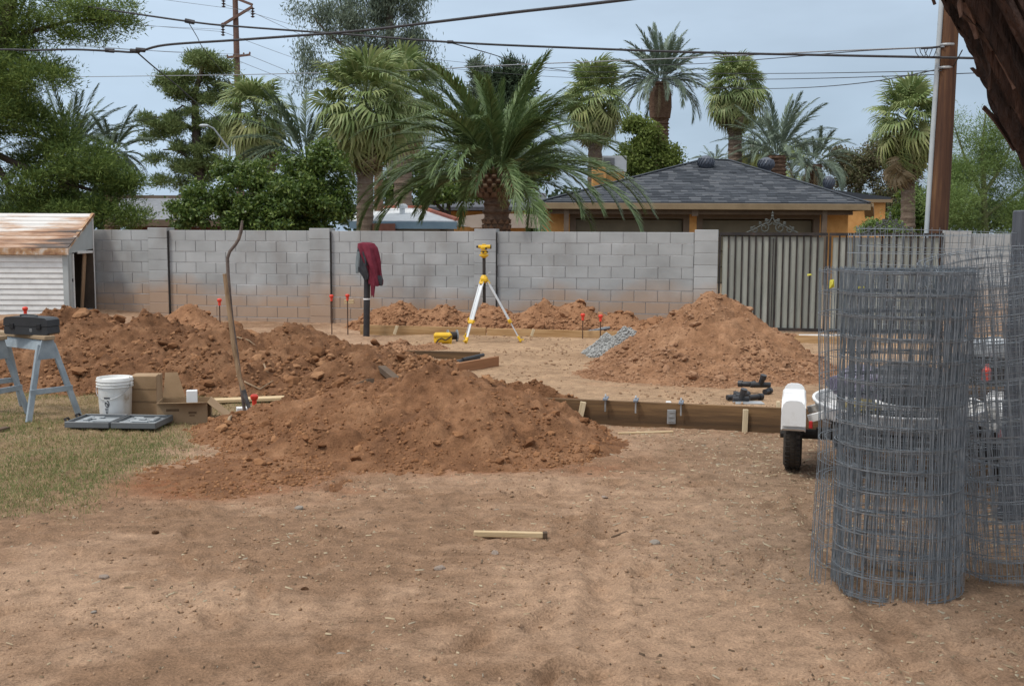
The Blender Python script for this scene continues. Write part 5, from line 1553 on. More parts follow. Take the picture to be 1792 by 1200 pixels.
# black pipe fittings on the pad
fit = [((1283, 700), .16, .3, 'straight'), ((1300, 695), .22, -.15, 'elbow'), ((1322, 699), .20, .5, 'straight'), ((1330, 690), .24, .05, 'tee'), ((1306, 688), .2, -.5, 'elbow'), ((1343, 690), .15, .9, 'straight'), ((1296, 703), .18, .05, 'tee')]
labs = ['short black pipe stub at the left end of the fittings heap', 'black elbow fitting second from the left in the fittings heap', 'black pipe length across the front of the fittings heap', 'black tee fitting on top at the right of the fittings heap', 'black elbow fitting at the back of the fittings heap', 'black pipe stub at the right end of the fittings heap', 'black tee fitting lowest at the front of the fittings heap']
for i, ((px, py), L, a, kind) in enumerate(fit):
    p = G(px, py); p.z = surf(p.x, p.y) + .03 + (.06 if i in (3, 4) else 0)
    M = Matrix.Translation(p) @ Matrix.Rotation(a, 4, 'Z')
    mb = MB(); r = .026; L *= .8
    if kind == 'straight': mb.tube([(-L / 2, 0, 0), (L / 2, 0, 0)], r, 12, M=M); mb.tube([(L / 2 - .04, 0, 0), (L / 2, 0, 0)], r * 1.2, 12, M=M)
    elif kind == 'elbow':
        mb.tube([(-L / 2, 0, 0), (0, 0, 0), (.035, .012, 0), (.05, .05, 0), (.05, L / 2, 0)], r, 12, M=M); mb.tube([(-L / 2, 0, 0), (-L / 2 + .04, 0, 0)], r * 1.22, 12, M=M)
    else:
        mb.tube([(-L / 2, 0, 0), (L / 2, 0, 0)], r, 12, M=M); mb.tube([(0, 0, 0), (.02, -.03, .09)], r, 12, M=M); mb.tube([(.016, -.024, .06), (.022, -.033, .1)], r * 1.2, 12, M=M)
    mb.build('pipe_fitting', M_abs, None, p, smooth_=True, label=labs[i], cat='pipe fitting', group='black pipe fittings heaped on the pad')
sp = G(1310, 705)
mb = MB(); mb.box((sp.x, sp.y, surf(sp.x, sp.y) + .008), (.26, .14, .012), Matrix.Identity(4), .003); mb.build('tin_sheet', M_zinc, None, sp, label='flat grey scrap of sheet metal under the black pipe fittings', cat='metal sheet')
# ------------------------------------------------------------------ vegetation
def kpx(Y): return FPX / Y
def frond_mesh(name, L, bend, nl, ll, lw, seed, mat, vee=.45, droop=.35, start=.16, pw=1.25, rw=.022):
    """a feather leaf along +x that arches down towards -z"""
    r = np.random.default_rng(seed)
    n = 22
    s = np.linspace(0, 1, n)
    ang = -bend * s ** pw
    dx = np.cos(ang); dz = np.sin(ang)
    X = np.concatenate([[0], np.cumsum((dx[1:] + dx[:-1]) / 2)]) * L / (n - 1)
    Z = np.concatenate([[0], np.cumsum((dz[1:] + dz[:-1]) / 2)]) * L / (n - 1)
    tw = r.normal(0, .06); Yw = tw * L * s ** 2
    V = []; F = []
    for i in range(n):
        w = rw * (1 - .85 * s[i]) * L / 3
        nx, nz = -dz[i], dx[i]
        V += [(X[i], Yw[i] - w, Z[i]), (X[i], Yw[i] + w, Z[i]), (X[i] + nx * -w * 1.2, Yw[i], Z[i] - nz * w * 1.2)]
    for i in range(n - 1):
        for k in range(3):
            a, b = i * 3 + k, i * 3 + (k + 1) % 3
            F += [(a, b, b + 3), (a, b + 3, a + 3)]
    V = np.array(V); F = np.array(F)
    ts = np.linspace(start, .995, nl)
    Vs = [V]; Fs = [F]; off = len(V)
    for sg in (-1, 1):
        t = np.clip(ts + r.normal(0, .004, nl), start, 1)
        x = np.interp(t, s, X); z = np.interp(t, s, Z); y = np.interp(t, s, Yw); a = np.interp(t, s, ang)
        fwd = np.stack([np.cos(a), 0 * a, np.sin(a)], -1); nup = np.stack([-np.sin(a), 0 * a, np.cos(a)], -1)
        phi = np.radians(54 - 34 * t) + r.normal(0, .10, nl)
        ve = vee * (1 - .3 * t) + r.normal(0, .16, nl)
        side = np.array([0, sg, 0])[None]
        d = fwd * np.cos(phi)[:, None] + side * (np.sin(phi) * np.cos(ve))[:, None] + nup * (np.sin(phi) * np.sin(ve))[:, None]
        prof = np.interp(t, [start, .3, .6, .85, 1], [.45, 1, 1, .75, .35]) * r.uniform(.85, 1.1, nl)
        l_ = ll * prof
        p0 = np.stack([x, y, z], -1)
        wv = np.cross(d, nup); wv /= np.linalg.norm(wv, axis=1)[:, None] + 1e-9
        wv = wv * .4 + nup * .0 + fwd * .6; wv /= np.linalg.norm(wv, axis=1)[:, None]
        w = lw * (.6 + .4 * prof)
        m = p0 + d * (l_ * .55)[:, None]; m[:, 2] -= l_ * droop * .12
        tp = p0 + d * l_[:, None]; tp[:, 2] -= l_ * droop * r.uniform(.5, 1.3, nl)
        q = np.stack([p0 - wv * (w * .35)[:, None], p0 + wv * (w * .35)[:, None], m - wv * (w * .5)[:, None], m + wv * (w * .5)[:, None], tp], 1)
        Vs.append(q.reshape(-1, 3))
        fb = np.array([(0, 1, 3), (0, 3, 2), (2, 3, 4)])
        Fs.append((fb[None] + (np.arange(nl) * 5)[:, None, None] + off).reshape(-1, 3)); off += nl * 5
    return np_mesh(name, np.concatenate(Vs), np.concatenate(Fs), mat)

def fan_mesh(name, pet, rad, nseg, seed, mat, bend=.5, droop=.5, spread=2.2, dead=False):
    r = np.random.default_rng(seed)
    n = 8; s = np.linspace(0, 1, n); ang = -bend * s ** 1.5
    X = np.concatenate([[0], np.cumsum(np.cos(ang[1:]))]) * pet / (n - 1); Z = np.concatenate([[0], np.cumsum(np.sin(ang[1:]))]) * pet / (n - 1)
    V = []; F = []
    for i in range(n):
        w = .022 * (1 - .5 * s[i])
        V += [(X[i], -w, Z[i]), (X[i], w, Z[i]), (X[i], 0, Z[i] - w)]
    for i in range(n - 1):
        for k in range(3):
            a, b = i * 3 + k, i * 3 + (k + 1) % 3
            F += [(a, b, b + 3), (a, b + 3, a + 3)]
    c = np.array((X[-1], 0, Z[-1])); a0 = ang[-1]
    fwd = np.array((math.cos(a0), 0, math.sin(a0))); up = np.array((-math.sin(a0), 0, math.cos(a0))); sd = np.array((0, 1.0, 0))
    off = len(V)
    for j in range(nseg):
        g = (j / (nseg - 1) * 2 - 1) * spread * (.55 if dead else 1) + r.normal(0, .03)
        d = fwd * math.cos(g) + sd * math.sin(g)
        t_ = -fwd * math.sin(g) + sd * math.cos(g)
        fold = .25 * abs(math.sin(g)) 
        L = rad * (1 - .25 * abs(g) / spread) * r.uniform(.88, 1.08)
        w = spread * 2 / nseg * rad * .55
        lift = up * (.14 * rad * (1 if j % 2 else .85))
        p1 = c + d * L * .12; p2 = c + d * L * .55 + lift * .9 + up * fold * L * .3
        p3 = c + d * L * .82 + lift * .5 + up * fold * L * .3; p3[2] -= droop * L * .16 * r.uniform(.6, 1.4)
        p4 = p3 + d * L * .08; p4[2] -= droop * L * r.uniform(.18, .5)
        V += [tuple(p1), tuple(p2 - t_ * w * .5), tuple(p2 + t_ * w * .5), tuple(p3 - t_ * w * .22), tuple(p3 + t_ * w * .22), tuple(p4)]
        F += [(off, off + 1, off + 2), (off + 1, off + 3, off + 4), (off + 1, off + 4, off + 2), (off + 3, off + 5, off + 4)]
        off += 6
    return np_mesh(name, np.array(V), np.array(F), mat)

def trunk_np(name, path, radii, mat, parent, rings=26, seg=18, bump=.06, seed=0, ringy=True):
    """palm trunk: rough leaf-scar rings"""
    path = [Vector(p) for p in path]
    n = len(path); lens = [0]
    for i in range(1, n): lens.append(lens[-1] + (path[i] - path[i - 1]).length)
    T = lens[-1]; m = rings * 3
    mb = MB(); r_ = random.Random(seed); pts = []; rr = []
    for i in range(m + 1):
        u = T * i / m
        j = max(k for k in range(n) if lens[k] <= u + 1e-9); j = min(j, n - 2)
        f = (u - lens[j]) / (lens[j + 1] - lens[j])
        pts.append(path[j].lerp(path[j + 1], f)); base = radii[j] + (radii[j + 1] - radii[j]) * f
        rr.append(base * (1 + (bump * (1 if i % 3 == 1 else -.6) if ringy else 0) + r_.uniform(-.3, .3) * bump))
    mb.tube(pts, rr, seg)
    vs = []
    for i, v in enumerate(mb.v):
        c = pts[min(i // seg, m)] ; d = Vector(v) - c
        vs.append(tuple(c + d * (1 + r_.uniform(-.5, .5) * bump)))
    mb.v = vs
    return mb.build(name, mat, parent, smooth_=False)

M_ptrunk = mk('palm_bark', [(0.085, 0.050, 0.034), (0.155, 0.093, 0.062), (0.22, 0.14, 0.095)], 7, .95, .6, 30, stretch=(1, 1, 3))
M_ftrunk = mk('fan_palm_bark', [(0.105, 0.075, 0.055), (0.155, 0.115, 0.085), (0.20, 0.155, 0.12)], 5, .95, .6, 30, stretch=(1, 1, 4))
M_date = leafm('date_frond', [(0.078, 0.128, 0.045), (0.120, 0.182, 0.066), (0.185, 0.245, 0.098)], .22, .45, .4)
M_datey = leafm('old_date_frond', [(0.14, 0.145, 0.045), (0.20, 0.185, 0.07), (0.16, 0.11, 0.05)], .2, .6, .2)
M_greydate = leafm('grey_date_frond', [(0.120, 0.165, 0.115), (0.165, 0.215, 0.155), (0.22, 0.27, 0.205)], .25, .5, .3)
M_darkdate = leafm('dark_green_date_frond', [(0.055, 0.085, 0.050), (0.085, 0.12, 0.070), (0.115, 0.155, 0.095)], .22, .5, .3)  # darker green fronds for three of the palms
M_fan = leafm('fan_leaf', [(0.145, 0.205, 0.070), (0.220, 0.280, 0.105), (0.33, 0.37, 0.165)], .28, .5, .3)
M_fany = leafm('yellow_fan_leaf', [(0.22, 0.25, 0.085), (0.29, 0.31, 0.12), (0.36, 0.35, 0.17)], .28, .6, .2)
M_fandead = leafm('dead_fan_leaf', [(0.20, 0.15, 0.085), (0.28, 0.215, 0.13), (0.35, 0.285, 0.19)], .2, .8, .1)

def place_frond(me, parent, at, az, el, sc=1.0, roll=0.0, name='frond'):
    M = Matrix.Rotation(az, 3, 'Z') @ Matrix.Rotation(-el, 3, 'Y') @ Matrix.Rotation(roll, 3, 'X')
    return link(name, me, parent, Vector(at) - origin_of(parent), M, (sc, sc, sc))

def date_palm(label, base_px, crown_px, Y, r, L, n, mat, seed, elmin=-35, elmax=86, nl=46, ll=.42, lw=.03, bend=1.0, group='date palms', old=0, boots=True, dead=None, zb=None, upr=.85, bends=(.45, .75, 1.05, 1.4, 1.75)):
    rng = random.Random(seed)
    top = P(crown_px[0], crown_px[1], Y); b = P(base_px[0], base_px[1], Y); b.z = 0 if zb is None else zb
    dirx = (top.x - P(base_px[0], base_px[1], Y).x)
    t = thing('date_palm', label, 'palm tree', (b.x, Y, b.z), 0, group)
    trunk_np('trunk', [b, b.lerp(top, .5), top - Vector((0, 0, .1))], [r * 1.05, r, r * .95], M_ptrunk, t, rings=max(8, int((top.z - b.z) / .16)), bump=.09, seed=seed)
    mats = [frond_mesh('frond', L, bend * f, nl, ll, lw, seed * 7 + i, mat, vee=.5) for i, f in enumerate(bends)]
    for i in range(n):
        f = (i + .5) / n
        el = math.radians(elmax + (elmin - elmax) * f ** .85 + rng.uniform(-12, 12))
        az = i * 2.39996 + rng.uniform(-.2, .2)
        if upr < .7 and f > .62 and -.95 < math.sin(az) < -.72: el += .45
        v = min(4, max(0, int(5 * f + rng.uniform(-.8, .8))))
        if el > 1.0: v = min(v, 1)
        place_frond(mats[v], t, top + Vector((math.cos(az) * r * .5, math.sin(az) * r * .5, .25 * (1 - f) - .12)), az, el, rng.uniform(.70, 1.08) * (upr + (1 - upr) * min(1, f * 2.6)), rng.uniform(-.3, .3))
    if old:
        mo = [frond_mesh('frond', L * .4, .9, 22, .3, lw, seed * 7 + 50 + i, M_datey, vee=.4, start=.05) for i in range(2)]
        for i in range(old):
            az = i * 2.4 + .3; place_frond(mo[i % 2], t, top + Vector((0, 0, -.15)), az, math.radians(rng.uniform(5, 50)), rng.uniform(.7, 1.2))
    if dead:
        md = [frond_mesh('frond', L * .8, .5, 34, ll * .8, lw * .7, seed * 7 + 80 + i, M_fandead, vee=.3, droop=.9) for i in range(2)]
        for i in range(dead):
            az = i * 2.4 + 1.1; place_frond(md[i % 2], t, top + Vector((math.cos(az) * r * .8, math.sin(az) * r * .8, -.15)), az, math.radians(rng.uniform(-82, -55)), rng.uniform(.55, .95), rng.uniform(-.4, .4))
    return t, top, b

def fan_palm(label, base_px, crown_px, Y, r, pet, rad, n, seed, skirt=10, group='fan palms', mat=None, elmin=-60, trunk_top=None, zb=0.0, yellow=.35, tall=.45):
    rng = random.Random(seed)
    top = P(crown_px[0], crown_px[1], Y); b = P(base_px[0], base_px[1], Y); b.z = zb
    t = thing('fan_palm', label, 'palm tree', (b.x, Y, zb), 0, group)
    trunk_np('trunk', [b, b.lerp(top, .5), top], [r * 1.15, r, r * .9], M_ftrunk, t, rings=max(8, int((top.z - b.z) / .22)), bump=.05, seed=seed)
    g = [fan_mesh('frond', pet, rad, 24, seed * 9 + i, mat or M_fan, bend=.25 + .2 * i, droop=.5 + .35 * i) for i in range(3)]
    y = [fan_mesh('frond', pet, rad, 22, seed * 9 + 20 + i, M_fany, bend=.7, droop=1.0) for i in range(2)]
    d = [fan_mesh('frond', pet * .9, rad * .95, 20, seed * 9 + 40 + i, M_fandead, bend=.6, droop=.9, dead=True) for i in range(2)]
    for i in range(n):
        f = (i + .5) / n
        el = math.radians(82 + (elmin - 82) * f ** .8 + rng.uniform(-9, 9)); az = i * 2.39996 + rng.uniform(-.3, .3)
        me = y[i % 2] if (f > 1 - yellow and rng.random() < .8) else g[min(2, int(f * 3 + rng.uniform(-.4, .4)))]
        place_frond(me, t, top + Vector((0, 0, .35 - tall * f)), az, el, rng.uniform(.8, 1.1), rng.uniform(-.5, .5))
    for i in range(skirt):
        az = i * 2.4 + rng.uniform(-.4, .4)
        place_frond(d[i % 2], t, top + Vector((math.cos(az) * r, math.sin(az) * r, -.2 - .5 * tall * rng.random())), az, math.radians(rng.uniform(-88, -58)), rng.uniform(.7, 1.1), rng.uniform(-.6, .6))
    return t, top, b

# the big palm in the middle, just behind the wall
YC = 21.9
cpalm, ctop_, cbase = date_palm('large dark green date palm arching over the middle of the block wall', (869, 420), (869, 312), YC, .27, 3.3, 100, M_date, 3, elmin=20, elmax=84, upr=.60, bends=(.5, .75, 1.0, 1.2, 1.4), nl=92, ll=.45, lw=.042, bend=1.25, old=16)
mb = MB(); mb.lathe([(.27, -.42), (.34, -.3), (.37, -.12), (.35, .05), (.25, .2), (0, .25)], 20, c=ctop_); mb.build('boot_crown', M_ptrunk, cpalm)
M_boot = mk('cut_leaf_base', [(0.16, 0.085, 0.05), (0.24, 0.14, 0.085)], 8, .9, rnd=.2)
M_cutend = mk('cut_end', [(0.42, 0.33, 0.23), (0.55, 0.45, 0.33)], 12, .9, rnd=.2)
mb = MB(); mb.prism([(-.055, 0), (.055, 0), (.045, .09), (-.045, .09)], -.05, .05); bt = mb.mesh('leaf_base', M_boot)
mb = MB(); mb.prism([(-.04, 0), (.04, 0), (.03, .035), (-.03, .035)], -.012, .01); ct = mb.mesh('cut_end', M_cutend)
for row in range(5):
    for k in range(15):
        a = 2 * PI * (k + .5 * (row % 2)) / 15
        z = -.36 + row * .09
        rr_ = .29 + .075 * math.sin(PI * (row + 1) / 6)
        q = ctop_ + Vector((math.cos(a) * rr_, math.sin(a) * rr_, z)) - origin_of(cpalm)
        o = link('leaf_base', bt, cpalm, q, Matrix.Rotation(a + PI / 2, 3, 'Z') @ Matrix.Rotation(.45, 3, 'X'))
        if row > 1: link('cut_end', ct, o, (0, -.05, .05))
mb = MB(); mb.prism([(-.06, 0), (.06, 0), (0, .09)], -.02, .02); sc_me = mb.mesh('leaf_scar', M_boot)
for row in range(12):
    for k in range(13):
        a = 2 * PI * (k + .5 * (row % 2)) / 13
        if math.sin(a) > .3: continue
        z = .70 + row * .105
        q = Vector((cbase.x + (ctop_.x - cbase.x) * z / ctop_.z + math.cos(a) * .265, YC + math.sin(a) * .265, z)) - origin_of(cpalm)
        link('leaf_scar', sc_me, cpalm, q, Matrix.Rotation(a + PI / 2, 3, 'Z') @ Matrix.Rotation(.25, 3, 'X'))

date_palm('tall grey green date palm with a long bare trunk standing above the slate roof', (1160, 330), (1156, 140), 50, .36, 2.75, 78, M_greydate, 5, elmin=-6, elmax=86, bends=(.45, .7, .95, 1.2, 1.45), nl=56, ll=.46, lw=.06, bend=1.0, dead=5)
mb = MB(); tp_ = P(1156, 160, 50); mb.lathe([(.30, -1.3), (.46, -1.2), (.52, -.7), (.50, -.1), (.3, .3)], 14, c=tp_); mb.build('boot_crown', M_ptrunk, bpy.data.objects['date_palm.001'])
date_palm('grey green date palm standing behind the right hip of the slate roof', (1360, 340), (1360, 268), 44, .38, 2.75, 46, M_greydate, 6, elmin=12, elmax=84, nl=54, ll=.45, lw=.055, bend=.9, dead=4)
date_palm('smaller grey green date palm right of the one behind the roof hip', (1427, 345), (1425, 284), 48, .36, 2.0, 40, M_greydate, 7, elmin=-15, elmax=80, nl=46, ll=.42, lw=.06, bend=1.1, dead=5)
date_palm('dark date palm rising behind the left pine', (122, 420), (120, 268), 38, .35, 2.9, 52, M_darkdate, 8, elmin=0, elmax=84, nl=60, ll=.42, lw=.05, bend=.8)
date_palm('dark date palm lower and right of the one behind the left pine', (196, 420), (196, 268), 42, .3, 2.1, 40, M_darkdate, 9, elmin=-25, elmax=80, nl=50, ll=.40, lw=.055, bend=1.2)
date_palm('dark date palm behind the citrus tree and the first fan palm', (535, 420), (535, 275), 36, .3, 2.7, 40, M_darkdate, 10, elmin=0, elmax=80, nl=56, ll=.42, lw=.05, bend=1.1)
date_palm('distant date palm peeping over the slate roof left of the fan palm', (1250, 330), (1250, 282), 75, .3, 1.5, 30, M_greydate, 12, elmin=-10, elmax=70, nl=24, ll=.4, lw=.06, bend=.9)

fan_palm('big fan palm with thick grey brown trunk behind the citrus tree', (637, 420), (640, 196), 30, .23, .92, .82, 92, 21, 10, mat=M_fan, elmin=-62)
fan_palm('fan palm behind the big one, its reddish trunk over the white roof', (704, 420), (706, 178), 36, .30, .85, .82, 66, 22, 12, elmin=-60)
fan_palm('shaggy fan palm left of the citrus tree with hanging straw leaves', (447, 420), (448, 212), 38, .25, .85, .85, 72, 23, 24, elmin=-75, yellow=.5)
fan_palm('yellowish fan palm behind the right fronds of the big date palm', (1040, 420), (1042, 180), 42, .28, .8, .84, 80, 24, 16, elmin=-72, yellow=.5)
fan_palm('fan palm with reddish trunk behind the slate roof peak', (1288, 340), (1287, 162), 46, .30, .8, .84, 84, 25, 16, elmin=-72, yellow=.5)
fan_palm('fan palm with ringed trunk between the gate and the wooden pole', (1592, 415), (1590, 226), 30, .19, .68, .68, 90, 26, 18, elmin=-72, yellow=.5)
fan_palm('small distant fan palm at the foot of the roof date palms', (1385, 340), (1386, 308), 60, .25, .9, .8, 24, 27, 3, elmin=-30)
fan_palm('pale distant fan palm behind the trunk of the roof fan palm', (1330, 340), (1320, 250), 70, .3, 1.2, 1.0, 34, 28, 6, elmin=-60, mat=M_greydate)
mb = MB(); mb.tube([P(663, 420, 33), P(662, 230, 33)], [.15, .12], 10); mb.build('bare_trunk', M_ptrunk, None, (P(663, 420, 33).x, 33, 0), label='slender bare reddish trunk between two fan palm trunks', cat='tree trunk')

# ---- leafy trees
def crown_pts(blobs, Y, n, rs, rng, flat=.7, depth=1.0, shell=.55, ppc=60, split=0):
    k = kpx(Y); C = []; R = []; wts = []
    if split:                                           # break every mass into uneven smaller boughs
        out = []
        for bl in blobs:
            px, py, rx, ry = bl[:4]; dY = bl[4] if len(bl) > 4 else 0
            for _ in range(split):
                a = rng.uniform(0, 2 * PI); q = math.sqrt(rng.random()) * .85; s = rng.uniform(.28, .60)
                out.append((px + rx * q * math.cos(a), py + ry * q * math.sin(a), rx * s, ry * s * rng.uniform(.7, 1.1), dY + rng.uniform(-.8, .8) * depth * min(rx, ry * 1.6) / k))
        blobs = out
    for bl in blobs:
        px, py, rx, ry = bl[:4]; dY = bl[4] if len(bl) > 4 else 0
        C.append(np.array(P(px, py, Y + dY))); R.append(np.array((rx / k, depth * min(rx, ry * 1.6) / k, ry / k)))
        wts.append(rx * ry)
    wts = np.array(wts, float); wts /= wts.sum()
    pts = []; cen = []
    for c, r, w in zip(C, R, wts):
        m = max(3, int(n * w / ppc)); nn = int(n * w)
        d = rng.normal(size=(m, 3)); d /= np.linalg.norm(d, axis=1)[:, None]
        sc = c + d * r * (shell + (1 - shell) * rng.random((m, 1))) * .92
        j = rng.integers(0, m, nn)
        off = rng.normal(size=(nn, 3)) * rs * np.array((1, 1, flat)) * .5
        pts.append(sc[j] + off); cen.append(np.repeat(c[None], nn, 0) * .35 + sc[j] * .65)
    return np.concatenate(pts), np.concatenate(cen)

def cards(p, axis, L, w, rng, tri=False):
    n = len(p)
    axis = axis / (np.linalg.norm(axis, axis=1)[:, None] + 1e-9)
    q = rng.normal(size=(n, 3)); s = np.cross(axis, q); s /= np.linalg.norm(s, axis=1)[:, None] + 1e-9
    l_ = (L * rng.uniform(.6, 1.3, n))[:, None]; ww = (w * rng.uniform(.7, 1.2, n))[:, None]
    if tri:
        V = np.stack([p - s * ww / 2, p + s * ww / 2, p + axis * l_], 1)
        return V.reshape(-1, 3), np.arange(3 * n).reshape(-1, 3)
    V = np.stack([p - axis * l_ / 2, p + s * ww / 2 - axis * l_ * .05, p + axis * l_ / 2, p - s * ww / 2 - axis * l_ * .05], 1)
    return V.reshape(-1, 3), np.arange(4 * n).reshape(-1, 4)

def tree(name, label, cat, base, Y, blobs, n, L, w, mat, trunk_mat, limbs, seed, rs=.35, style='leaf', flat=.7, depth=1.0, group=None, shell=.55, ppc=110, split=0):
    rng = np.random.default_rng(seed)
    t = thing(name, label, cat, (base[0], base[1], base[2]), 0, group)
    p, c = crown_pts(blobs, Y, n, rs, rng, flat, depth, shell, ppc, split)
    if style == 'needle':
        ax = (p - c) / (np.linalg.norm(p - c, axis=1)[:, None] + 1e-6) * .8 + rng.normal(size=p.shape) * .55 + np.array((0, 0, .45))
        V, F = cards(p, ax, L, w, rng, True)
    elif style == 'droop':
        ax = rng.normal(size=p.shape) * .5 + np.array((0, 0, -1.0)); V, F = cards(p, ax, L, w, rng)
    else:
        ax = rng.normal(size=p.shape); V, F = cards(p, ax, L, w, rng)
    np_obj('crown', V, F, mat, parent=t)
    if limbs:
        mb = MB()
        for pts, r0, r1 in limbs:
            ps = [Vector(q) if len(q) == 3 and isinstance(q, Vector) else P(q[0], q[1], Y + (q[2] if len(q) > 2 else 0)) for q in pts]
            m = len(ps); mb.tube(ps, [r0 + (r1 - r0) * i / (m - 1) for i in range(m)], 8)
        mb.build('trunk', trunk_mat, t, smooth_=True)
    return t
M_pineL = leafm('near_pine_needle', [(0.060, 0.100, 0.024), (0.115, 0.172, 0.040), (0.22, 0.285, 0.072)], .2, .55, .2)
M_pine2 = leafm('far_pine_needle', [(0.100, 0.145, 0.050), (0.150, 0.200, 0.070), (0.22, 0.265, 0.105)], .2, .6, .2)
M_euc = leafm('gum_leaf', [(0.110, 0.150, 0.105), (0.150, 0.190, 0.135), (0.20, 0.24, 0.175)], .25, .6, .2)
M_citrus = leafm('citrus_leaf', [(0.058, 0.102, 0.024), (0.10, 0.158, 0.034), (0.20, 0.26, 0.06)], .28, .4, .4)
M_palo = leafm('palo_verde_leaf', [(0.120, 0.185, 0.050), (0.165, 0.240, 0.072), (0.22, 0.295, 0.11)], .3, .6, .2)
M_cyp = leafm('cypress_leaf', [(0.045, 0.072, 0.040), (0.070, 0.100, 0.058), (0.09, 0.125, 0.075)], .15, .7, .1)
M_yell = leafm('bright_leaf', [(0.105, 0.145, 0.030), (0.155, 0.200, 0.045), (0.21, 0.25, 0.07)], .3, .6, .2)
M_brown = leafm('drying_leaf', [(0.120, 0.120, 0.060), (0.160, 0.140, 0.085), (0.12, 0.145, 0.06), (0.19, 0.14, 0.10)], .2, .7, .1)
M_treebark = mk('dark_tree_bark', [(0.05, 0.038, 0.03), (0.10, 0.078, 0.062)], 9, .95, .6, 30)

YL = 26.0
tree('pine_tree', 'dark green pine filling the left edge behind the tin shed', 'tree', (P(-40, 405, YL).x, YL, 0), YL,
     [(40, 150, 85, 60), (10, 220, 70, 90), (70, 230, 60, 70), (120, 325, 105, 60), (190, 315, 60, 50), (205, 365, 48, 38), (60, 372, 80, 40), (140, 382, 80, 30), (20, 110, 60, 30),
      (95, 128, 28, 22), (45, 40, 55, 50), (110, 28, 55, 40), (165, 20, 55, 28), (205, 25, 34, 24), (222, 45, 20, 16), (168, 62, 22, 20), (120, 62, 30, 14), (30, 70, 45, 20), (-60, 180, 80, 120), (-50, 40, 70, 60),
      (225, 330, 22, 34), (165, 280, 40, 30), (-60, 340, 70, 60)],
     130000, .11, .026, M_pineL, M_treebark,
     [([(-45, 420), (-40, 300), (-20, 200), (0, 100), (20, 0), (30, -60)], .22, .12), ([(-30, 260), (0, 300), (15, 325), (40, 332), (70, 320), (120, 330)], .10, .03), ([(0, 100), (40, 60), (110, 40), (190, 30)], .08, .02), ([(-20, 200), (30, 200), (80, 230)], .08, .02), ([(5, 60), (25, 40), (40, 10), (50, -20)], .04, .015), ([(-30, 260), (60, 300), (150, 330), (210, 345)], .09, .02)], 41, rs=.34, style='needle', flat=.5, depth=1.1, shell=.3, ppc=110, split=9)
tree('pine_tree', 'open crowned pine with layered branches standing left of the power pole', 'tree', (P(345, 405, 60).x, 60, 0), 60,
     [(350, 122, 50, 32), (388, 140, 18, 30), (300, 150, 32, 24), (330, 165, 48, 16), (378, 178, 26, 18), (275, 210, 30, 20), (320, 212, 44, 24), (365, 225, 34, 24), (395, 235, 14, 28), (255, 242, 13, 9), (300, 250, 38, 20), (350, 258, 38, 24), (275, 277, 18, 13), (330, 300, 44, 20), (375, 290, 22, 26), (300, 318, 28, 13)],
     52000, .20, .055, M_pine2, M_treebark,
     [([(352, 420), (350, 330), (344, 240), (342, 200), (340, 165), (352, 130), (356, 100)], .34, .10), ([(344, 230), (310, 210), (270, 205)], .12, .04), ([(342, 200), (320, 185), (305, 195)], .08, .03), ([(340, 165), (310, 150), (290, 160)], .08, .03), ([(348, 250), (375, 225), (388, 215)], .1, .03), ([(348, 290), (310, 262), (285, 262)], .1, .03)], 42, rs=.42, style='needle', flat=.55, shell=.2, ppc=90, split=5)
tree('eucalyptus_tree', 'tall hazy eucalyptus with fine drooping leaves cut by the top of the picture', 'tree', (P(682, 405, 56).x, 56, 0), 56,
     [(545, 18, 34, 28), (590, 22, 45, 34), (640, 15, 45, 35), (690, 15, 40, 45), (730, 45, 26, 45), (660, 65, 50, 30), (600, 62, 40, 24), (735, 85, 26, 26), (538, 95, 22, 26), (558, 120, 34, 24), (530, 150, 16, 16), (700, 95, 45, 30), (640, 100, 45, 28), (755, 118, 18, 24), (770, 150, 14, 18), (720, 130, 36, 22), (600, 120, 30, 18), (660, 140, 50, 24), (600, -40, 80, 40), (700, -40, 60, 50)],
     33000, .24, .05, M_euc, mk('gum_bark', [(.12, .10, .085), (.20, .175, .155)], 5, .9),
     [([(690, 420), (686, 250), (682, 120), (682, 40), (686, -60)], .36, .14), ([(686, 240), (640, 100), (600, 80), (570, 55), (545, 25)], .14, .04), ([(684, 130), (655, 90), (620, 60), (600, 20)], .12, .04), ([(683, 110), (710, 90), (735, 70)], .1, .03), ([(640, 100), (580, 110), (550, 120)], .07, .02)], 43, rs=.6, style='droop', flat=1.1, shell=.2, ppc=90, split=5)
tree('citrus_tree', 'bushy bright green citrus tree leaning over the block wall', 'tree', (P(470, 405, 23.6).x, 23.6, 0), 23.6,
     [(460, 345, 90, 55), (555, 345, 62, 55), (520, 290, 45, 26), (395, 352, 60, 42), (325, 360, 32, 32), (430, 308, 62, 30), (598, 350, 22, 44), (575, 285, 36, 24), (560, 262, 24, 14), (480, 385, 110, 22), (330, 385, 40, 14), (350, 335, 26, 20)],
     40000, .095, .052, M_citrus, M_treebark, [([(470, 430), (472, 380), (460, 340), (430, 310)], .09, .03), ([(472, 380), (520, 330), (560, 290)], .06, .02), ([(470, 390), (400, 350), (340, 350)], .05, .02)], 44, rs=.17, flat=.8, shell=.3, ppc=60, split=12)
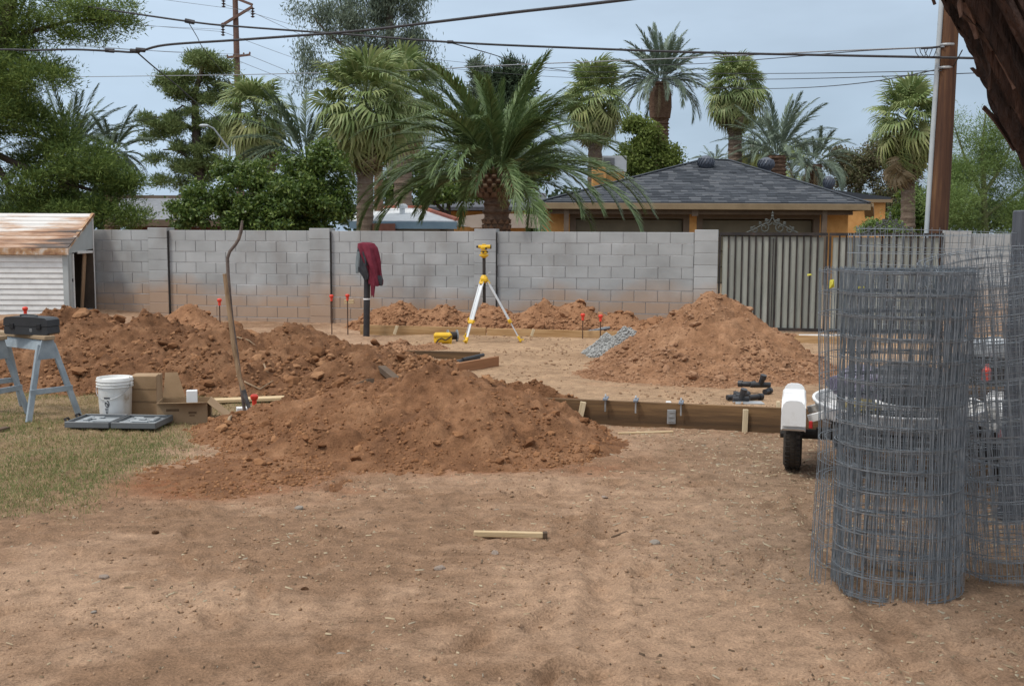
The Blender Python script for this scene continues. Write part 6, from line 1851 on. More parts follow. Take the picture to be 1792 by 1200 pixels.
tree('palo_verde_tree', 'soft pale green palo verde behind the wooden pole on the right', 'tree', (P(1725, 405, 25).x, 25, 0), 25,
     [(1725, 340, 90, 70), (1695, 265, 48, 52), (1755, 270, 52, 52), (1670, 350, 30, 60), (1800, 330, 60, 90), (1700, 395, 60, 24), (1770, 395, 60, 24), (1668, 215, 14, 16), (1735, 215, 20, 20), (1850, 300, 60, 90)],
     80000, .075, .016, M_palo, mk('green_bark', [(.10, .12, .05), (.15, .16, .08)], 6, .9), [([(1725, 430), (1722, 330), (1718, 260), (1725, 200)], .09, .015), ([(1722, 350), (1690, 280), (1668, 215)], .05, .01), ([(1722, 340), (1760, 280), (1775, 230)], .05, .01), ([(1722, 380), (1790, 330), (1820, 280)], .05, .015)], 45, rs=.3, style='needle', flat=1.0, shell=.2, split=6)
tree('cypress_tree', 'dark cypress top showing above the crown of the big date palm', 'tree', (P(893, 405, 66).x, 66, 0), 66, [(893, 122, 14, 20), (880, 150, 30, 26), (912, 150, 24, 28), (890, 200, 44, 50), (890, 270, 55, 50)], 16000, .4, .11, M_cyp, M_treebark, [([(893, 420), (893, 130)], .3, .06)], 46, rs=.5, style='needle', flat=1.3, group='trees behind the big date palm')
tree('cypress_tree', 'slim hazy cypress left of the darker cypress top', 'tree', (P(838, 405, 80).x, 80, 0), 80, [(838, 118, 9, 14), (838, 150, 14, 28), (838, 210, 22, 50)], 7000, .4, .12, M_euc, M_treebark, [([(838, 420), (838, 120)], .25, .05)], 47, rs=.5, style='needle', flat=1.3, group='trees behind the big date palm')
tree('leafy_tree', 'yellow green leafy tree between the fan palm and the tall date palm', 'tree', (P(1120, 405, 46).x, 46, 0), 46, [(1122, 250, 36, 44), (1095, 290, 40, 30), (1140, 285, 34, 34), (1110, 215, 16, 16), (1180, 272, 10, 20), (1172, 295, 20, 16)], 18000, .17, .08, M_yell, M_treebark, [([(1120, 420), (1120, 240)], .2, .05)], 48, rs=.40, style='leaf', shell=.3, split=7)
tree('leafy_tree', 'thin brownish leafed tree right of the roof date palms', 'tree', (P(1500, 405, 52).x, 52, 0), 52, [(1500, 272, 40, 22), (1520, 300, 40, 36), (1480, 300, 34, 30), (1545, 260, 26, 30), (1555, 330, 24, 60), (1475, 340, 30, 30)], 15000, .16, .07, M_brown, M_treebark, [([(1505, 420), (1505, 330), (1490, 270)], .14, .03), ([(1505, 330), (1530, 280), (1545, 250)], .08, .02)], 49, rs=.40, style='leaf', shell=.3, split=7)
tree('leafy_tree', 'dark green bush right of the orange rear wing around the ringed palm trunk', 'shrub', (P(1590, 405, 32).x, 32, 0), 32, [(1582, 380, 16, 28), (1612, 385, 24, 30), (1590, 345, 12, 16)], 9000, .12, .06, M_citrus, M_treebark, [([(1592, 420), (1590, 370)], .06, .02)], 50, rs=.3)
tree('leafy_tree', 'loose green tree behind the left fronds of the big date palm', 'tree', (P(780, 405, 40).x, 40, 0), 40, [(770, 330, 40, 30), (820, 320, 40, 34), (740, 290, 30, 30), (905, 320, 40, 26), (935, 290, 34, 30), (690, 330, 26, 24)], 15000, .16, .08, M_citrus, M_treebark, [([(785, 420), (785, 330)], .14, .04), ([(785, 380), (740, 330), (700, 340)], .07, .03)], 51, rs=.45)
tree('leafy_shrub', 'small bright green shrub at the left corner of the orange house', 'shrub', (P(930, 405, 31).x, 31, 0), 31, [(932, 390, 18, 18), (940, 372, 10, 14)], 2600, .1, .06, M_citrus, M_treebark, [([(933, 420), (934, 380)], .03, .01)], 52, rs=.2)
tree('leafy_shrub', 'small green shrub behind the right gate leaf crest', 'shrub', (P(1540, 405, 22).x, 22, 0), 22, [(1525, 398, 22, 12), (1560, 402, 26, 10)], 3000, .06, .035, M_palo, M_treebark, [([(1540, 430), (1540, 402)], .03, .01)], 53, rs=.12)
rng_t = np.random.default_rng(60)
p_, c_ = crown_pts([(x, 372 + 8 * math.sin(x * .03), 75, 30 + 10 * math.sin(x * .017)) for x in range(-500, 2400, 60)], 95, 30000, 1.1, rng_t, .8)
V, F = cards(p_, rng_t.normal(size=p_.shape), .7, .4, rng_t)
props(np_obj('treeline', V, F, M_cyp), 'low far line of trees closing the view between the houses', 'treeline', None, 'stuff')

# ---- the near tree on the right
YN = 3.6
nA, nB = P(1778, 0, YN), P(1906, 253, YN)
nd = (nA - nB); sl_ = nd / nd.z
n0 = nB - sl_ * (nB.z + .1)
npath = [n0, n0 + sl_ * .5 + Vector((-.03, 0, 0)), nB, nA, nA + sl_ * .7 + Vector((-.05, -.05, 0)), nA + sl_ * 1.5 + Vector((.2, -.1, 0))]
nrad = [.27, .20, .18, .175, .17, .16]
near = thing('shaggy_tree', 'leaning tree with shaggy red brown bark in the upper right foreground', 'tree', n0)
def bark_grid(path, radii, nu, nv, seed):
    path = [np.array(p) for p in path]; seg = np.array([0] + [np.linalg.norm(path[i + 1] - path[i]) for i in range(len(path) - 1)]).cumsum()
    u = np.linspace(0, seg[-1], nu)
    C = np.stack([np.interp(u, seg, [p[k] for p in path]) for k in range(3)], -1); R = np.interp(u, seg, radii)
    T = np.gradient(C, axis=0); T /= np.linalg.norm(T, axis=1)[:, None]
    A = np.cross(T, np.array((0, 1.0, 0))); A /= np.linalg.norm(A, axis=1)[:, None]; B = np.cross(T, A)
    v = np.linspace(0, 2 * PI, nv, endpoint=False)
    UU, VV = np.meshgrid(u, v, indexing='ij')
    tw = VV + UU * .35
    cx, cy = np.cos(tw), np.sin(tw)
    per = lambda f, s: fbm(cx * f + UU * .55, cy * f + UU * .35 + 7, 3, s)
    ridge = billow(cx * 2.3 + UU * .45, cy * 2.3 + UU * .3, 3, seed) - .75
    fine = billow(cx * 7 + UU * .9, cy * 7 + UU * .7, 2, seed + 4) - .6
    r = R[:, None] * (1 + .13 * per(1.0, seed + 9)) + .085 * ridge + .034 * fine
    X = C[:, None, :] + A[:, None, :] * (np.cos(VV) * r)[..., None] + B[:, None, :] * (np.sin(VV) * r)[..., None]
    i = np.arange(nu - 1)[:, None] * nv + np.arange(nv)[None]; j = np.arange(nu - 1)[:, None] * nv + (np.arange(nv)[None] + 1) % nv
    F = np.stack([i, j, j + nv, i + nv], -1).reshape(-1, 4)
    return X.reshape(-1, 3), F, C, A, B, R
M_shag = mk('shaggy_bark', [(0.010, 0.008, 0.007), (0.030, 0.018, 0.014), (0.070, 0.038, 0.027), (0.20, 0.13, 0.10)], 3.2, .9, .9, 22, bdist=.03, stretch=(3.2, 3.2, .55), lo=.3, hi=.75)
V, F, C, A, B, R = bark_grid(npath, nrad, 220, 150, 91)
np_obj('trunk', V, F, M_shag, parent=near, smooth_=True)
M_flake = mk('bark_flake', [(0.022, 0.014, 0.011), (0.060, 0.033, 0.023), (0.15, 0.09, 0.065)], 8, .9, .5, 40, rnd=.35)
fl_me = []
for s_ in range(5):
    r = random.Random(300 + s_); mb = MB(); n = 6; w0 = r.uniform(.008, .020); L = r.uniform(.07, .22); lift = r.uniform(.012, .045)
    a, b = [], []
    for i in range(n):
        f = i / (n - 1); w = w0 * (1 - .6 * f ** 2) * r.uniform(.8, 1.15); h = lift * f ** 2
        a.append((-w, h, -L * f)); b.append((w, h + .004, -L * f + r.uniform(-.01, .01)))
    vs = a + b + [(x, y + .006, z) for x, y, z in a] + [(x, y + .006, z) for x, y, z in b]
    fs = []
    for i in range(n - 1):
        fs += [(i, i + 1, n + i + 1, n + i), (2 * n + i, 3 * n + i, 3 * n + i + 1, 2 * n + i + 1), (i, 2 * n + i, 2 * n + i + 1, i + 1), (n + i, n + i + 1, 3 * n + i + 1, 3 * n + i)]
    fs += [(n - 1, 3 * n - 1, 4 * n - 1, 2 * n - 1)]
    mb.add(vs, fs); fl_me.append(mb.mesh('bark_flake', M_flake))
for i in range(280):
    u = RNG.randrange(60, 210); v = RNG.randrange(150)
    q = Vector(V[u * 150 + v]); c = Vector(C[u]); nrm_ = (q - c).normalized(); tg = Vector(C[u + 4] - C[u - 4]).normalized()
    if RNG.random() < .35: tg = -tg
    x_ = nrm_.cross(tg).normalized(); 
    M = Matrix((x_, nrm_, tg)).transposed()
    q2 = q - nrm_ * .006 - origin_of(near)
    link('bark_flake', fl_me[RNG.randrange(5)], near, q2, M @ Matrix.Rotation(RNG.uniform(-.25, .25), 3, 'Y'), (1, 1, 1))
topn = Vector(C[-1])
mb = MB()
for d, L in ((Vector((-.9, .3, .9)), 1.9), (Vector((.8, .6, .9)), 2.0), (Vector((-.1, -.9, 1)), 1.8), (Vector((.1, .2, 1.2)), 2.0)):
    d.normalize(); mb.tube([topn - Vector((0, 0, .12)), topn + d * L * .5 + Vector((0, 0, .1)), topn + d * L], [.13, .08, .03], 8)
mb.build('limb', M_shag, near, smooth_=True)
rng_n = np.random.default_rng(77)
cc_ = np.array(topn) + np.array((0, -.2, 1.5))
m_ = 150
d = rng_n.normal(size=(m_, 3)); d /= np.linalg.norm(d, axis=1)[:, None]
sub = cc_ + d * np.array((2.7, 2.3, 1.25)) * (.45 + .55 * rng_n.random((m_, 1)))
sub = sub[(sub[:, 2] > 1.7 + .26 * np.clip(sub[:, 1], 0, 99) + .9) & (sub[:, 2] > 3.6)]
pn = sub[rng_n.integers(0, len(sub), 7000)] + rng_n.normal(size=(7000, 3)) * .17
V, F = cards(pn, rng_n.normal(size=pn.shape), .11, .05, rng_n)
np_obj('crown', V, F, M_citrus, parent=near)
# ------------------------------------------------------------------ poles, lamp and overhead lines
M_pole = mk('pole_wood', [(0.045, 0.022, 0.014), (0.080, 0.038, 0.022), (0.16, 0.082, 0.038)], 3, .85, .4, 30, stretch=(4, 4, .25))
M_poleS = mk('pole_steel', [(0.12, 0.07, 0.055), (0.18, 0.11, 0.085)], 4, .8)
M_ins = mk('insulator', [(0.05, 0.035, 0.035), (0.08, 0.055, 0.05)], 4, .3)
M_cable = mk('cable_black', [(0.03, 0.03, 0.034), (0.06, 0.06, 0.065)], 20, .7)
M_wiregrey = mk('wire_grey', [(0.22, 0.235, 0.255), (0.30, 0.315, 0.335)], 20, .6)
M_condl = mk('conduit_grey', [(0.36, 0.40, 0.42), (0.45, 0.49, 0.51)], 3, .5)
YR = 18.9
pbp = P(1636, 440, YR); pbp.z = 0; ptp = P(1661, 40, YR) + (P(1661, 40, YR) - P(1636, 412, YR)) * .45
wpole = thing('utility_pole', 'brown wooden utility pole behind the gate with pale conduit up its side', 'utility pole', pbp)
mb = MB(); mb.tube([pbp, pbp.lerp(ptp, .5), ptp], [.185, .165, .135], 18); mb.build('shaft', M_pole, wpole, smooth_=True)
off = Vector((-.205, -.03, 0)); 
mb = MB(); mb.tube([pbp + off, (pbp.lerp(ptp, .5)) + Vector((-.19, -.03, 0)), ptp + Vector((-.165, -.03, 0))], .042, 10); mb.build('conduit', M_condl, wpole, smooth_=True)
mb = MB()
for py in (80, 120):
    c = P(1657 if py == 80 else 1654, py, YR); mb.lathe([(.160, -.02), (.165, 0), (.160, .02)], 16, c=c)
mb.build('clamp_band', M_zinc, wpole)
mb = MB(); c = P(1657, 80, YR)
mb.tube([P(1645, 82, YR - .18), P(1630, 84, YR - .2), P(1612, 85, YR - .2)], .02, 6)
for k in range(3):
    a = P(1640 - 8 * k, 84, YR - .2); mb.tube([a, a + Vector((-.05, 0, -.14)), a + Vector((-.13, 0, -.17)), a + Vector((-.2, 0, -.08)), a + Vector((-.22, 0, 0))], .007, 5)
mb.build('splice_loop', M_cable, wpole)
mb = MB(); mb.tube([P(1668, 118, YR - .1), P(1684, 88, YR - .8)], .010, 5); mb.build('guy_wire', M_cable, wpole)

YT2 = 76.0
kT = kpx(YT2)
tb = P(423, 420, YT2); tb.z = 0
tpole = thing('power_pole', 'tall thin brown power line pole with zigzag arms left of the eucalyptus', 'utility pole', tb)
tt = P(410, -60, YT2)
mb = MB(); mb.tube([tb, tt], [.28, .17], 10); mb.build('shaft', M_poleS, tpole, smooth_=True)
mb = MB()
def tp(x, y): return P(x, y, YT2 - .3)
for a, b in (((414, -2), (442, 9)), ((442, 12), (391, 43)), ((388, 44), (391, 42)), ((412, -25), (390, -12))):
    mb.bar(tp(*a), tp(*b), .16, .16, (0, -1, .01))
mb.build('zigzag_arm', M_poleS, tpole)
for a, b in (((397, 101), (438, 96)), ((400, 147), (437, 154))):
    mb = MB(); mb.bar(tp(*a), tp(*b), .12, .14, (0, 0, 1))
    for f in (.02, .3, .72, .98):
        q = tp(*a).lerp(tp(*b), f); mb.lathe([(.05, .05), (.07, .12), (.03, .2)], 6, c=q)
    mb.build('crossarm', M_poleS, tpole)
for x, y in ((442, 14), (390, 46), (391, -4)):
    mb = MB(); prof = []
    for k in range(4): prof += [(.05, -k * .18), (.16, -k * .18 - .05), (.05, -k * .18 - .12)]
    mb.lathe(prof, 8, c=tp(x, y)); mb.build('insulator', M_ins, tpole)

lampb = P(402, 420, 34); lampb.z = 0
lamp = thing('street_lamp', 'grey street lamp arm hanging between the far pine and a fan palm', 'street lamp', lampb)
mb = MB(); mb.tube([lampb, P(402, 262, 34), P(397, 256, 34), P(386, 241, 34), P(374, 225, 34), P(364, 220, 34)], [.05, .035, .03, .028, .025, .022], 8); mb.build('arm', M_steelgrey, lamp, smooth_=True)
mb = MB(); mb.lathe([(0, -.04), (.06, -.03), (.075, 0), (.05, .04), (0, .05)], 12, c=P(357, 220, 34), sx=2.2); mb.build('lamp_head', M_condl, lamp, smooth_=True)

def cable(label, pts, r, mat=None, group='overhead cables'):
    ps = [P(x, y, Y) for x, y, Y in pts]
    out = []
    n = len(ps)
    for i in range(n - 1):                             # Catmull-Rom
        p0 = ps[max(0, i - 1)]; p1 = ps[i]; p2 = ps[i + 1]; p3 = ps[min(n - 1, i + 2)]
        for k in range(6):
            t = k / 6
            out.append(.5 * ((2 * p1) + (p2 - p0) * t + (2 * p0 - 5 * p1 + 4 * p2 - p3) * t * t + (-p0 + 3 * p1 - 3 * p2 + p3) * t ** 3))
    out.append(ps[-1])
    mb = MB(); mb.tube(out, r, 6)
    return mb.build('overhead_cable', mat or M_cable, None, out[0], smooth_=True, label=label, cat='cable', group=group)
c_ = cable('thick black cable sagging at left then climbing to the top edge', [(-160, 88, 25), (0, 87, 24.4), (60, 88, 24), (130, 87, 23.6), (200, 90, 23), (240, 91, 22.6), (290, 79, 22), (420, 70, 21), (620, 55, 19.4), (760, 39, 18.2), (900, 22, 17), (1000, 11, 16.2), (1110, -2, 15.4), (1300, -26, 14)], .024)
mb = MB()
for px, py, Y in ((236, 90, 22.6), (192, 89, 23.1), (246, 88, 22.5)):
    q = P(px, py, Y); mb.tube([q + Vector((-.09, 0, .01)), q + Vector((.09, 0, -.005))], .045, 8)
mb.build('splice_sleeve', M_cable, c_)
c2 = cable('thick black cable falling from the top left to the wooden pole', [(-60, -22, 27), (60, -4, 26.5), (120, 7, 26), (330, 38, 24.5), (420, 47, 24), (600, 60, 22.8), (800, 75, 21.8), (1000, 84, 21), (1220, 92, 20), (1450, 97, 19.3), (1648, 101, 18.75), (1790, 104, 18.2)], .022)
mb = MB(); q = P(332, 38, 24.5); mb.tube([q + Vector((-.1, 0, .02)), q + Vector((.1, 0, -.02))], .05, 8); q = P(788, 74, 21.8); mb.tube([q + Vector((-.06, 0, 0)), q + Vector((.06, 0, 0))], .035, 6); mb.build('splice_sleeve', M_cable, c2)
cable('pale thin wire crossing the whole sky below the thick cables', [(-60, 137, 44), (200, 134, 40), (420, 131, 36), (700, 124, 31), (870, 115, 28), (1120, 105, 25), (1280, 98, 23), (1450, 90, 21), (1600, 84, 19.5), (1652, 82, 18.75)], .013, M_wiregrey)
cable('black drop wire hanging from the cable splice towards the far pine', [(240, 92, 22.6), (270, 118, 26), (310, 150, 31), (350, 185, 36), (400, 222, 42), (470, 262, 50)], .016)
cable('thin drop wire hanging from the splice of the upper thick cable', [(330, 40, 24.5), (345, 65, 27), (358, 88, 30), (400, 140, 40), (430, 185, 50)], .010)
cable('thin wire dropping from the upper thick cable into the palms', [(788, 75, 21.8), (850, 92, 28), (920, 112, 36), (1000, 126, 46), (1080, 138, 60)], .012)
cable('middle thin wire running right from the palms to the wooden pole', [(700, 98, 46), (940, 122, 38), (1090, 127, 32), (1280, 129, 27), (1450, 128, 22), (1648, 124, 18.75)], .008)
cable('lower thin wire running right from the palms to the wooden pole', [(700, 112, 46), (940, 133, 38), (1090, 137, 32), (1280, 139, 27), (1450, 137, 22), (1790, 125, 18)], .008)
cable('lowest thin wire sloping up to the clamp on the wooden pole', [(1180, 150, 40), (1290, 155, 34), (1400, 154, 28), (1520, 144, 23), (1650, 120, 18.75)], .010)
cable('thin wire sloping up to the splice loops on the wooden pole', [(940, 120, 45), (1080, 116, 38), (1220, 112, 31), (1360, 102, 26), (1500, 90, 21.5), (1640, 83, 18.75)], .010)
for i, (x0, y0, x1, y1) in enumerate(((442, 22, 700, 128), (390, 56, 700, 158), (392, 8, 700, 88), (438, 98, 700, 190), (400, 100, 700, 205))):
    cable(['high tension wire from the right insulator of the power pole', 'high tension wire from the lower left insulator of the power pole', 'high tension wire from the top left insulator of the power pole', 'line wire from the right end of the power pole crossarm', 'line wire from the left end of the power pole crossarm'][i],
          [(x0, y0, YT2), ((x0 + x1) / 2, (y0 + y1) / 2 + 5, YT2 * 1.3), (x1, y1, YT2 * 1.7)], .016, M_wiregrey, 'power line wires')
for i, (x0, y0, x1, y1) in enumerate(((440, 20, -60, -62), (390, 56, -60, 2), (390, 52, -60, 14), (400, 98, -60, 52), (436, 96, -60, 60))):
    cable(['long thin line leaving the power pole to the left, topmost', 'long thin line leaving the power pole to the left, second from the top', 'long thin line leaving the power pole to the left, third from the top', 'long thin line leaving the upper crossarm to the left', 'long thin line leaving the upper crossarm to the left, lowest'][i],
          [(x0, y0, YT2), ((x0 + x1) / 2, (y0 + y1) / 2 + 7, YT2 * .75), (x1, y1, YT2 * .55)], .013, M_wiregrey, 'power line wires')

# ------------------------------------------------------------------ welded wire rolls
M_wire = mk('galvanised_wire', [(0.155, 0.176, 0.194), (0.245, 0.272, 0.294), (0.35, 0.375, 0.395)], 18, .55, metal=.25, spec=.4)
def wire_mesh(name, path, z0, z1, r_h, r_v, parent, seed, vstep=.0508, hstep=.1016, wob=.004, shear=0.0):
    """welded mesh following a plan curve: path = list of (x, y)"""
    rng = random.Random(seed)
    P2 = [Vector((x, y, 0)) for x, y in path]; L = [0]
    for i in range(1, len(P2)): L.append(L[-1] + (P2[i] - P2[i - 1]).length)
    T = L[-1]
    def at(s):
        lo, hi = 0, len(L) - 1
        while hi - lo > 1:
            m = (lo + hi) // 2
            if L[m] <= s: lo = m
            else: hi = m
        f = (s - L[lo]) / max(1e-6, L[hi] - L[lo]); return P2[lo].lerp(P2[hi], f)
    nv = int(T / vstep); nh = int(round((z1 - z0) / hstep))
    ph = [rng.uniform(0, 6) for _ in range(4)]
    def wobble(s, z): return Vector((wob * math.sin(3.1 * s + 4 * z + ph[0]), wob * math.sin(2.3 * s + 5 * z + ph[1]), .6 * wob * math.sin(1.7 * s + ph[2]) + shear * s))
    mb = MB()
    for i in range(nv + 1):
        s = min(T, i * vstep); p = at(s); jx, jy = rng.gauss(0, .0025), rng.gauss(0, .0025)
        pts = []
        for k in range(6):
            z = z0 - .02 + (z1 - z0 + .035) * k / 5
            pts.append(p + Vector((jx * (k - 2.5) * .5, jy * (k - 2.5) * .5, z)) + wobble(s, z))
        mb.tube(pts, r_v, 3, cap=False)
    o1 = mb.build('upright_wire', M_wire, parent); o1['kind'] = 'stuff'
    mb = MB()
    ns = max(8, int(T / .035))
    for h in range(nh + 1):
        z = z0 + (z1 - z0) * h / nh
        mb.tube([at(T * i / ns) + Vector((0, 0, z)) + wobble(T * i / ns, z) for i in range(ns + 1)], r_h, 3, cap=False)
    o2 = mb.build('cross_wire', M_wire, parent); o2['kind'] = 'stuff'
    return o1, o2
# roll A, in front
ax_, ay_ = 1.855, 5.10
ra = thing('wire_roll', 'large upright roll of galvanised welded wire mesh in the right foreground', 'wire roll', (ax_, ay_, min(zg(ax_, ay_), .0)), 0, 'rolls of welded wire mesh', local=True)
path = []
N_ = 560
for i in range(N_ + 1):
    f = i / N_; turns = 6.8
    a = -1.2 + f * turns * 2 * PI
    r = .222 + .062 * f
    r *= 1 + .06 * math.sin(2 * a + 3 * f) + .03 * math.sin(3.3 * a + 9 * f)
    cx = 0.01 * math.sin(9 * f); cy = .01 * math.cos(8 * f)
    path.append((cx + r * math.cos(a), cy + r * math.sin(a)))
a_end = -1.2 + turns * 2 * PI
for i in range(1, 380):                                 # the loose outer wrap
    f = i / 380; a = a_end + f * 3.9 * PI
    w = math.sin(min(1, f * 1.15) * PI / 2)
    r = .284 + .062 * w; cx, cy = -.018 * w, .07 * w
    path.append((cx + r * math.cos(a), cy + r * math.sin(a)))
wire_mesh('wire_mesh', path, .0, 1.52, .0020, .0019, ra, 5, wob=.010)
# tags and leaves caught in the wire
M_tag = mk('yellow_tag', [(.55, .50, .05), (.65, .58, .08)], 5, .7)
for k, (px, py, w, h, lab) in enumerate(((1456, 497, .022, .045, 'tall yellow plastic tag caught near the top left of the wire roll'), (1417, 481, .02, .01, 'small yellow scrap sticking out left of the wire roll top'), (1508, 503, .03, .012, 'flat yellow tag woven near the top of the wire roll'))):
    p = P(px, py, 5.05)
    mb = MB(); mb.add([p + Vector((-w / 2, .004, -h / 2)), p + Vector((w / 2, -.004, -h / 2 * .6)), p + Vector((w / 2 * .7, .0, h / 2)), p + Vector((-w / 2 * .8, .01, h / 2 * .8)), p + Vector((0, -.012, 0))], [(0, 1, 4), (1, 2, 4), (2, 3, 4), (3, 0, 4)])
    mb.build('plastic_tag', M_tag, None, p, label=lab, cat='tag', group='yellow tags in the wire')
p = P(1547, 796, 4.99); mb = MB()
for k in range(5): 
    q = p + Vector((RNG.uniform(-.015, .015), .0, RNG.uniform(-.015, .015))); mb.add([q, q + Vector((.02, -.006, .008)), q + Vector((.012, .006, .024))], [(0, 1, 2)])
mb.build('dead_leaf', M_chip, None, p, label='pale crumpled leaf caught halfway up the front of the wire roll', cat='leaf')

# roll B, leaning on the right
bx_, by_ = 2.52, 5.30
rb_ = thing('wire_roll', 'wire mesh roll leaning to the left at the right picture edge', 'wire roll', (bx_, by_, zg(bx_, by_)), 0, 'rolls of welded wire mesh', local=True)
path = []
for i in range(421):
    f = i / 420; a = .4 + f * 5.6 * 2 * PI; r = (.18 + .15 * f) * (1 + .06 * math.sin(2 * a + 2 * f))
    path.append((r * math.cos(a), r * math.sin(a)))
wire_mesh('wire_mesh', path, .0, 1.5, .0020, .0018, rb_, 6, wob=.012, shear=.01)
rb_.rotation_euler = (math.radians(2.5), math.radians(-9.5), .3)
rb_.location.z += .045
# loose sheet C, standing taller behind
cx_, cy_ = 2.52, 6.45
rc_ = thing('wire_roll', 'taller loose loop of wire mesh standing behind the other two rolls', 'wire roll', (cx_, cy_, zg(cx_, cy_)), 0, 'rolls of welded wire mesh', local=True)
path = []
for i in range(281):
    f = i / 280; a = 1.9 + f * 1.55 * 2 * PI; r = (.40 + .05 * f) * (1 + .12 * math.sin(2 * a + 1))
    path.append((r * 1.05 * math.cos(a), r * .8 * math.sin(a)))
wire_mesh('wire_mesh', path, .0, 1.72, .0018, .0016, rc_, 8, wob=.014, shear=-.012)

# ------------------------------------------------------------------ trailer with its load
TX, TY = 2.72, 7.52
tz = zg(TX, TY)
tr = thing('trailer', 'small white utility trailer with rounded fenders behind the wire rolls', 'trailer', (TX, TY, tz), -.26, None, local=True)
M_rub = mk('tyre_rubber', [(0.020, 0.018, 0.016), (0.042, 0.036, 0.030), (0.065, 0.052, 0.04)], 9, .85, .3, 60)
M_trw = mk('trailer_white', [(0.42, 0.37, 0.31), (0.62, 0.60, 0.57), (0.74, 0.74, 0.73), (0.76, 0.76, 0.75)], 5, .4, spec=.4, lo=.24, hi=.62)
M_dark = mk('trailer_frame', [(0.025, 0.024, 0.023), (0.05, 0.046, 0.043)], 9, .7)
for sx in (-1, 1):
    wx = sx * .71
    mb = MB()
    prof = [(.13, -.056), (.18, -.064), (.226, -.064), (.246, -.050), (.252, -.03), (.254, 0), (.252, .03), (.246, .050), (.226, .064), (.18, .064), (.13, .056), (.13, -.056)]
    MR = Matrix.Translation((wx, 0, .256)) @ Matrix.Rotation(PI / 2, 4, 'Y')
    mb.lathe(prof, 36, M=MR); w_ = mb.build('wheel', M_rub, tr, smooth_=True)
    mb = MB()
    for k in range(40):
        a = 2 * PI * k / 40
        for zz in (-.036, .0, .036):
            mb.box((0, 0, 0), (.010, .024, .028), MR @ Matrix.Translation((.252 * math.cos(a + zz * 2), .252 * math.sin(a + zz * 2), zz)) @ Matrix.Rotation(a, 4, 'Z'))
    mb.build('tread', M_rub, w_)
    mb = MB(); mb.lathe([(.14, -.04), (.12, -.03), (.06, -.02), (.05, -.05), (0, -.05)], 20, M=MR); mb.lathe([(.14, .04), (.12, .03), (.06, .02), (.05, .05), (0, .05)], 20, M=MR); mb.build('rim', M_trw, w_, smooth_=True)
    # rounded fender: arched over the wheel, skirt at both ends
    mb = MB(); arc = []
    for k in range(15):
        a = PI * (k / 14)
        arc.append((math.cos(a) * .40, .33 + .20 * min(1.0, math.sin(a) * 1.25) ** .8))
    outer = [(-.43, .36)] + [(-c * 1.02, z + .015) for c, z in arc] + [(.43, .36)]
    n = len(outer); fw = .082
    cs = [(-fw, -.05), (-fw, -.012), (-fw * .86, .004), (fw * .86, .004), (fw, -.012), (fw, -.05)]
    vs = []
    for (y, z) in outer:
        ym = y / .43
        for dx, dz in cs:
            sc = 1 - .0 * abs(ym)
            vs.append((wx + dx, y * (1 + dz * .6), z + dz * (1 - .5 * abs(ym))))
    m = len(cs); fs = []
    for i in range(n - 1):
        for k in range(m - 1): fs.append((i * m + k, i * m + k + 1, (i + 1) * m + k + 1, (i + 1) * m + k))
    mb.add(vs, fs)
    # front and rear skirts with rounded shoulders
    for sgn in (-1, 1):
        yy = sgn * .43
        sk = [(-fw, .385), (fw, .385), (fw, .45), (fw * .96, .495), (fw * .85, .53), (fw * .62, .552), (fw * .3, .56), (-fw * .3, .56), (-fw * .62, .552), (-fw * .85, .53), (-fw * .96, .495), (-fw, .45)]
        mb.prism([(wx + x, z) for x, z in sk], yy - .012 if sgn > 0 else yy - .02, yy + .02 if sgn > 0 else yy + .012)
    for s2 in (-1, 1): mb.box((wx + s2 * fw * .92, 0, .46), (.010, .86, .09), None, .004)
    mb.build('fender', M_trw, tr, smooth_=True)
    mb = MB(); mb.bar((wx - sx * .10, -.2, .40), (wx - sx * .22, -.2, .44), .05, .05); mb.build('fender_bracket', M_trw, tr)
    mb = MB(); mb.bar((wx - sx * .10, .2, .40), (wx - sx * .22, .2, .44), .05, .05); mb.build('fender_bracket', M_trw, tr)
    mb = MB(); mb.box((wx - sx * .115, -.44, .40), (.025, .02, .05), None, .004); mb.build('tail_light', mk('red_lens', [(.35, .02, .02), (.45, .03, .03)], 3, .3), tr)
mb = MB(); mb.tube([(-.80, 0, .256), (.80, 0, .256)], .035, 10); mb.box((0, 0, .275), (1.1, .06, .06)); mb.build('axle', M_dark, tr)
mb = MB()
for x in (-.42, .42): mb.box((x, .25, .345), (.06, 2.0, .08), None, .005)
for y in (-.7, .2, 1.2): mb.box((0, y, .345), (.78, .06, .078), None, .005)
mb.build('frame', M_dark, tr)
mb = MB()      # rounded white pan
prof = [(.10, .345), (.42, .36), (.54, .41), (.575, .50), (.585, .505), (.585, .515), (.565, .515), (.53, .43), (.40, .385), (0, .375)]
mb.lathe(prof, 40, c=(0, .1, 0), sx=1.0, sy=1.35); mb.build('load_pan', M_trw, tr, smooth_=True)
mb = MB(); mb.bar((0, 1.3, .33), (0, 2.5, .40), .07, .07); mb.build('drawbar', M_dark, tr)
def inT(x, y, z): return Vector((TX, TY, tz + z)) + Matrix.Rotation(-.26, 3, 'Z') @ Vector((x, y, 0))
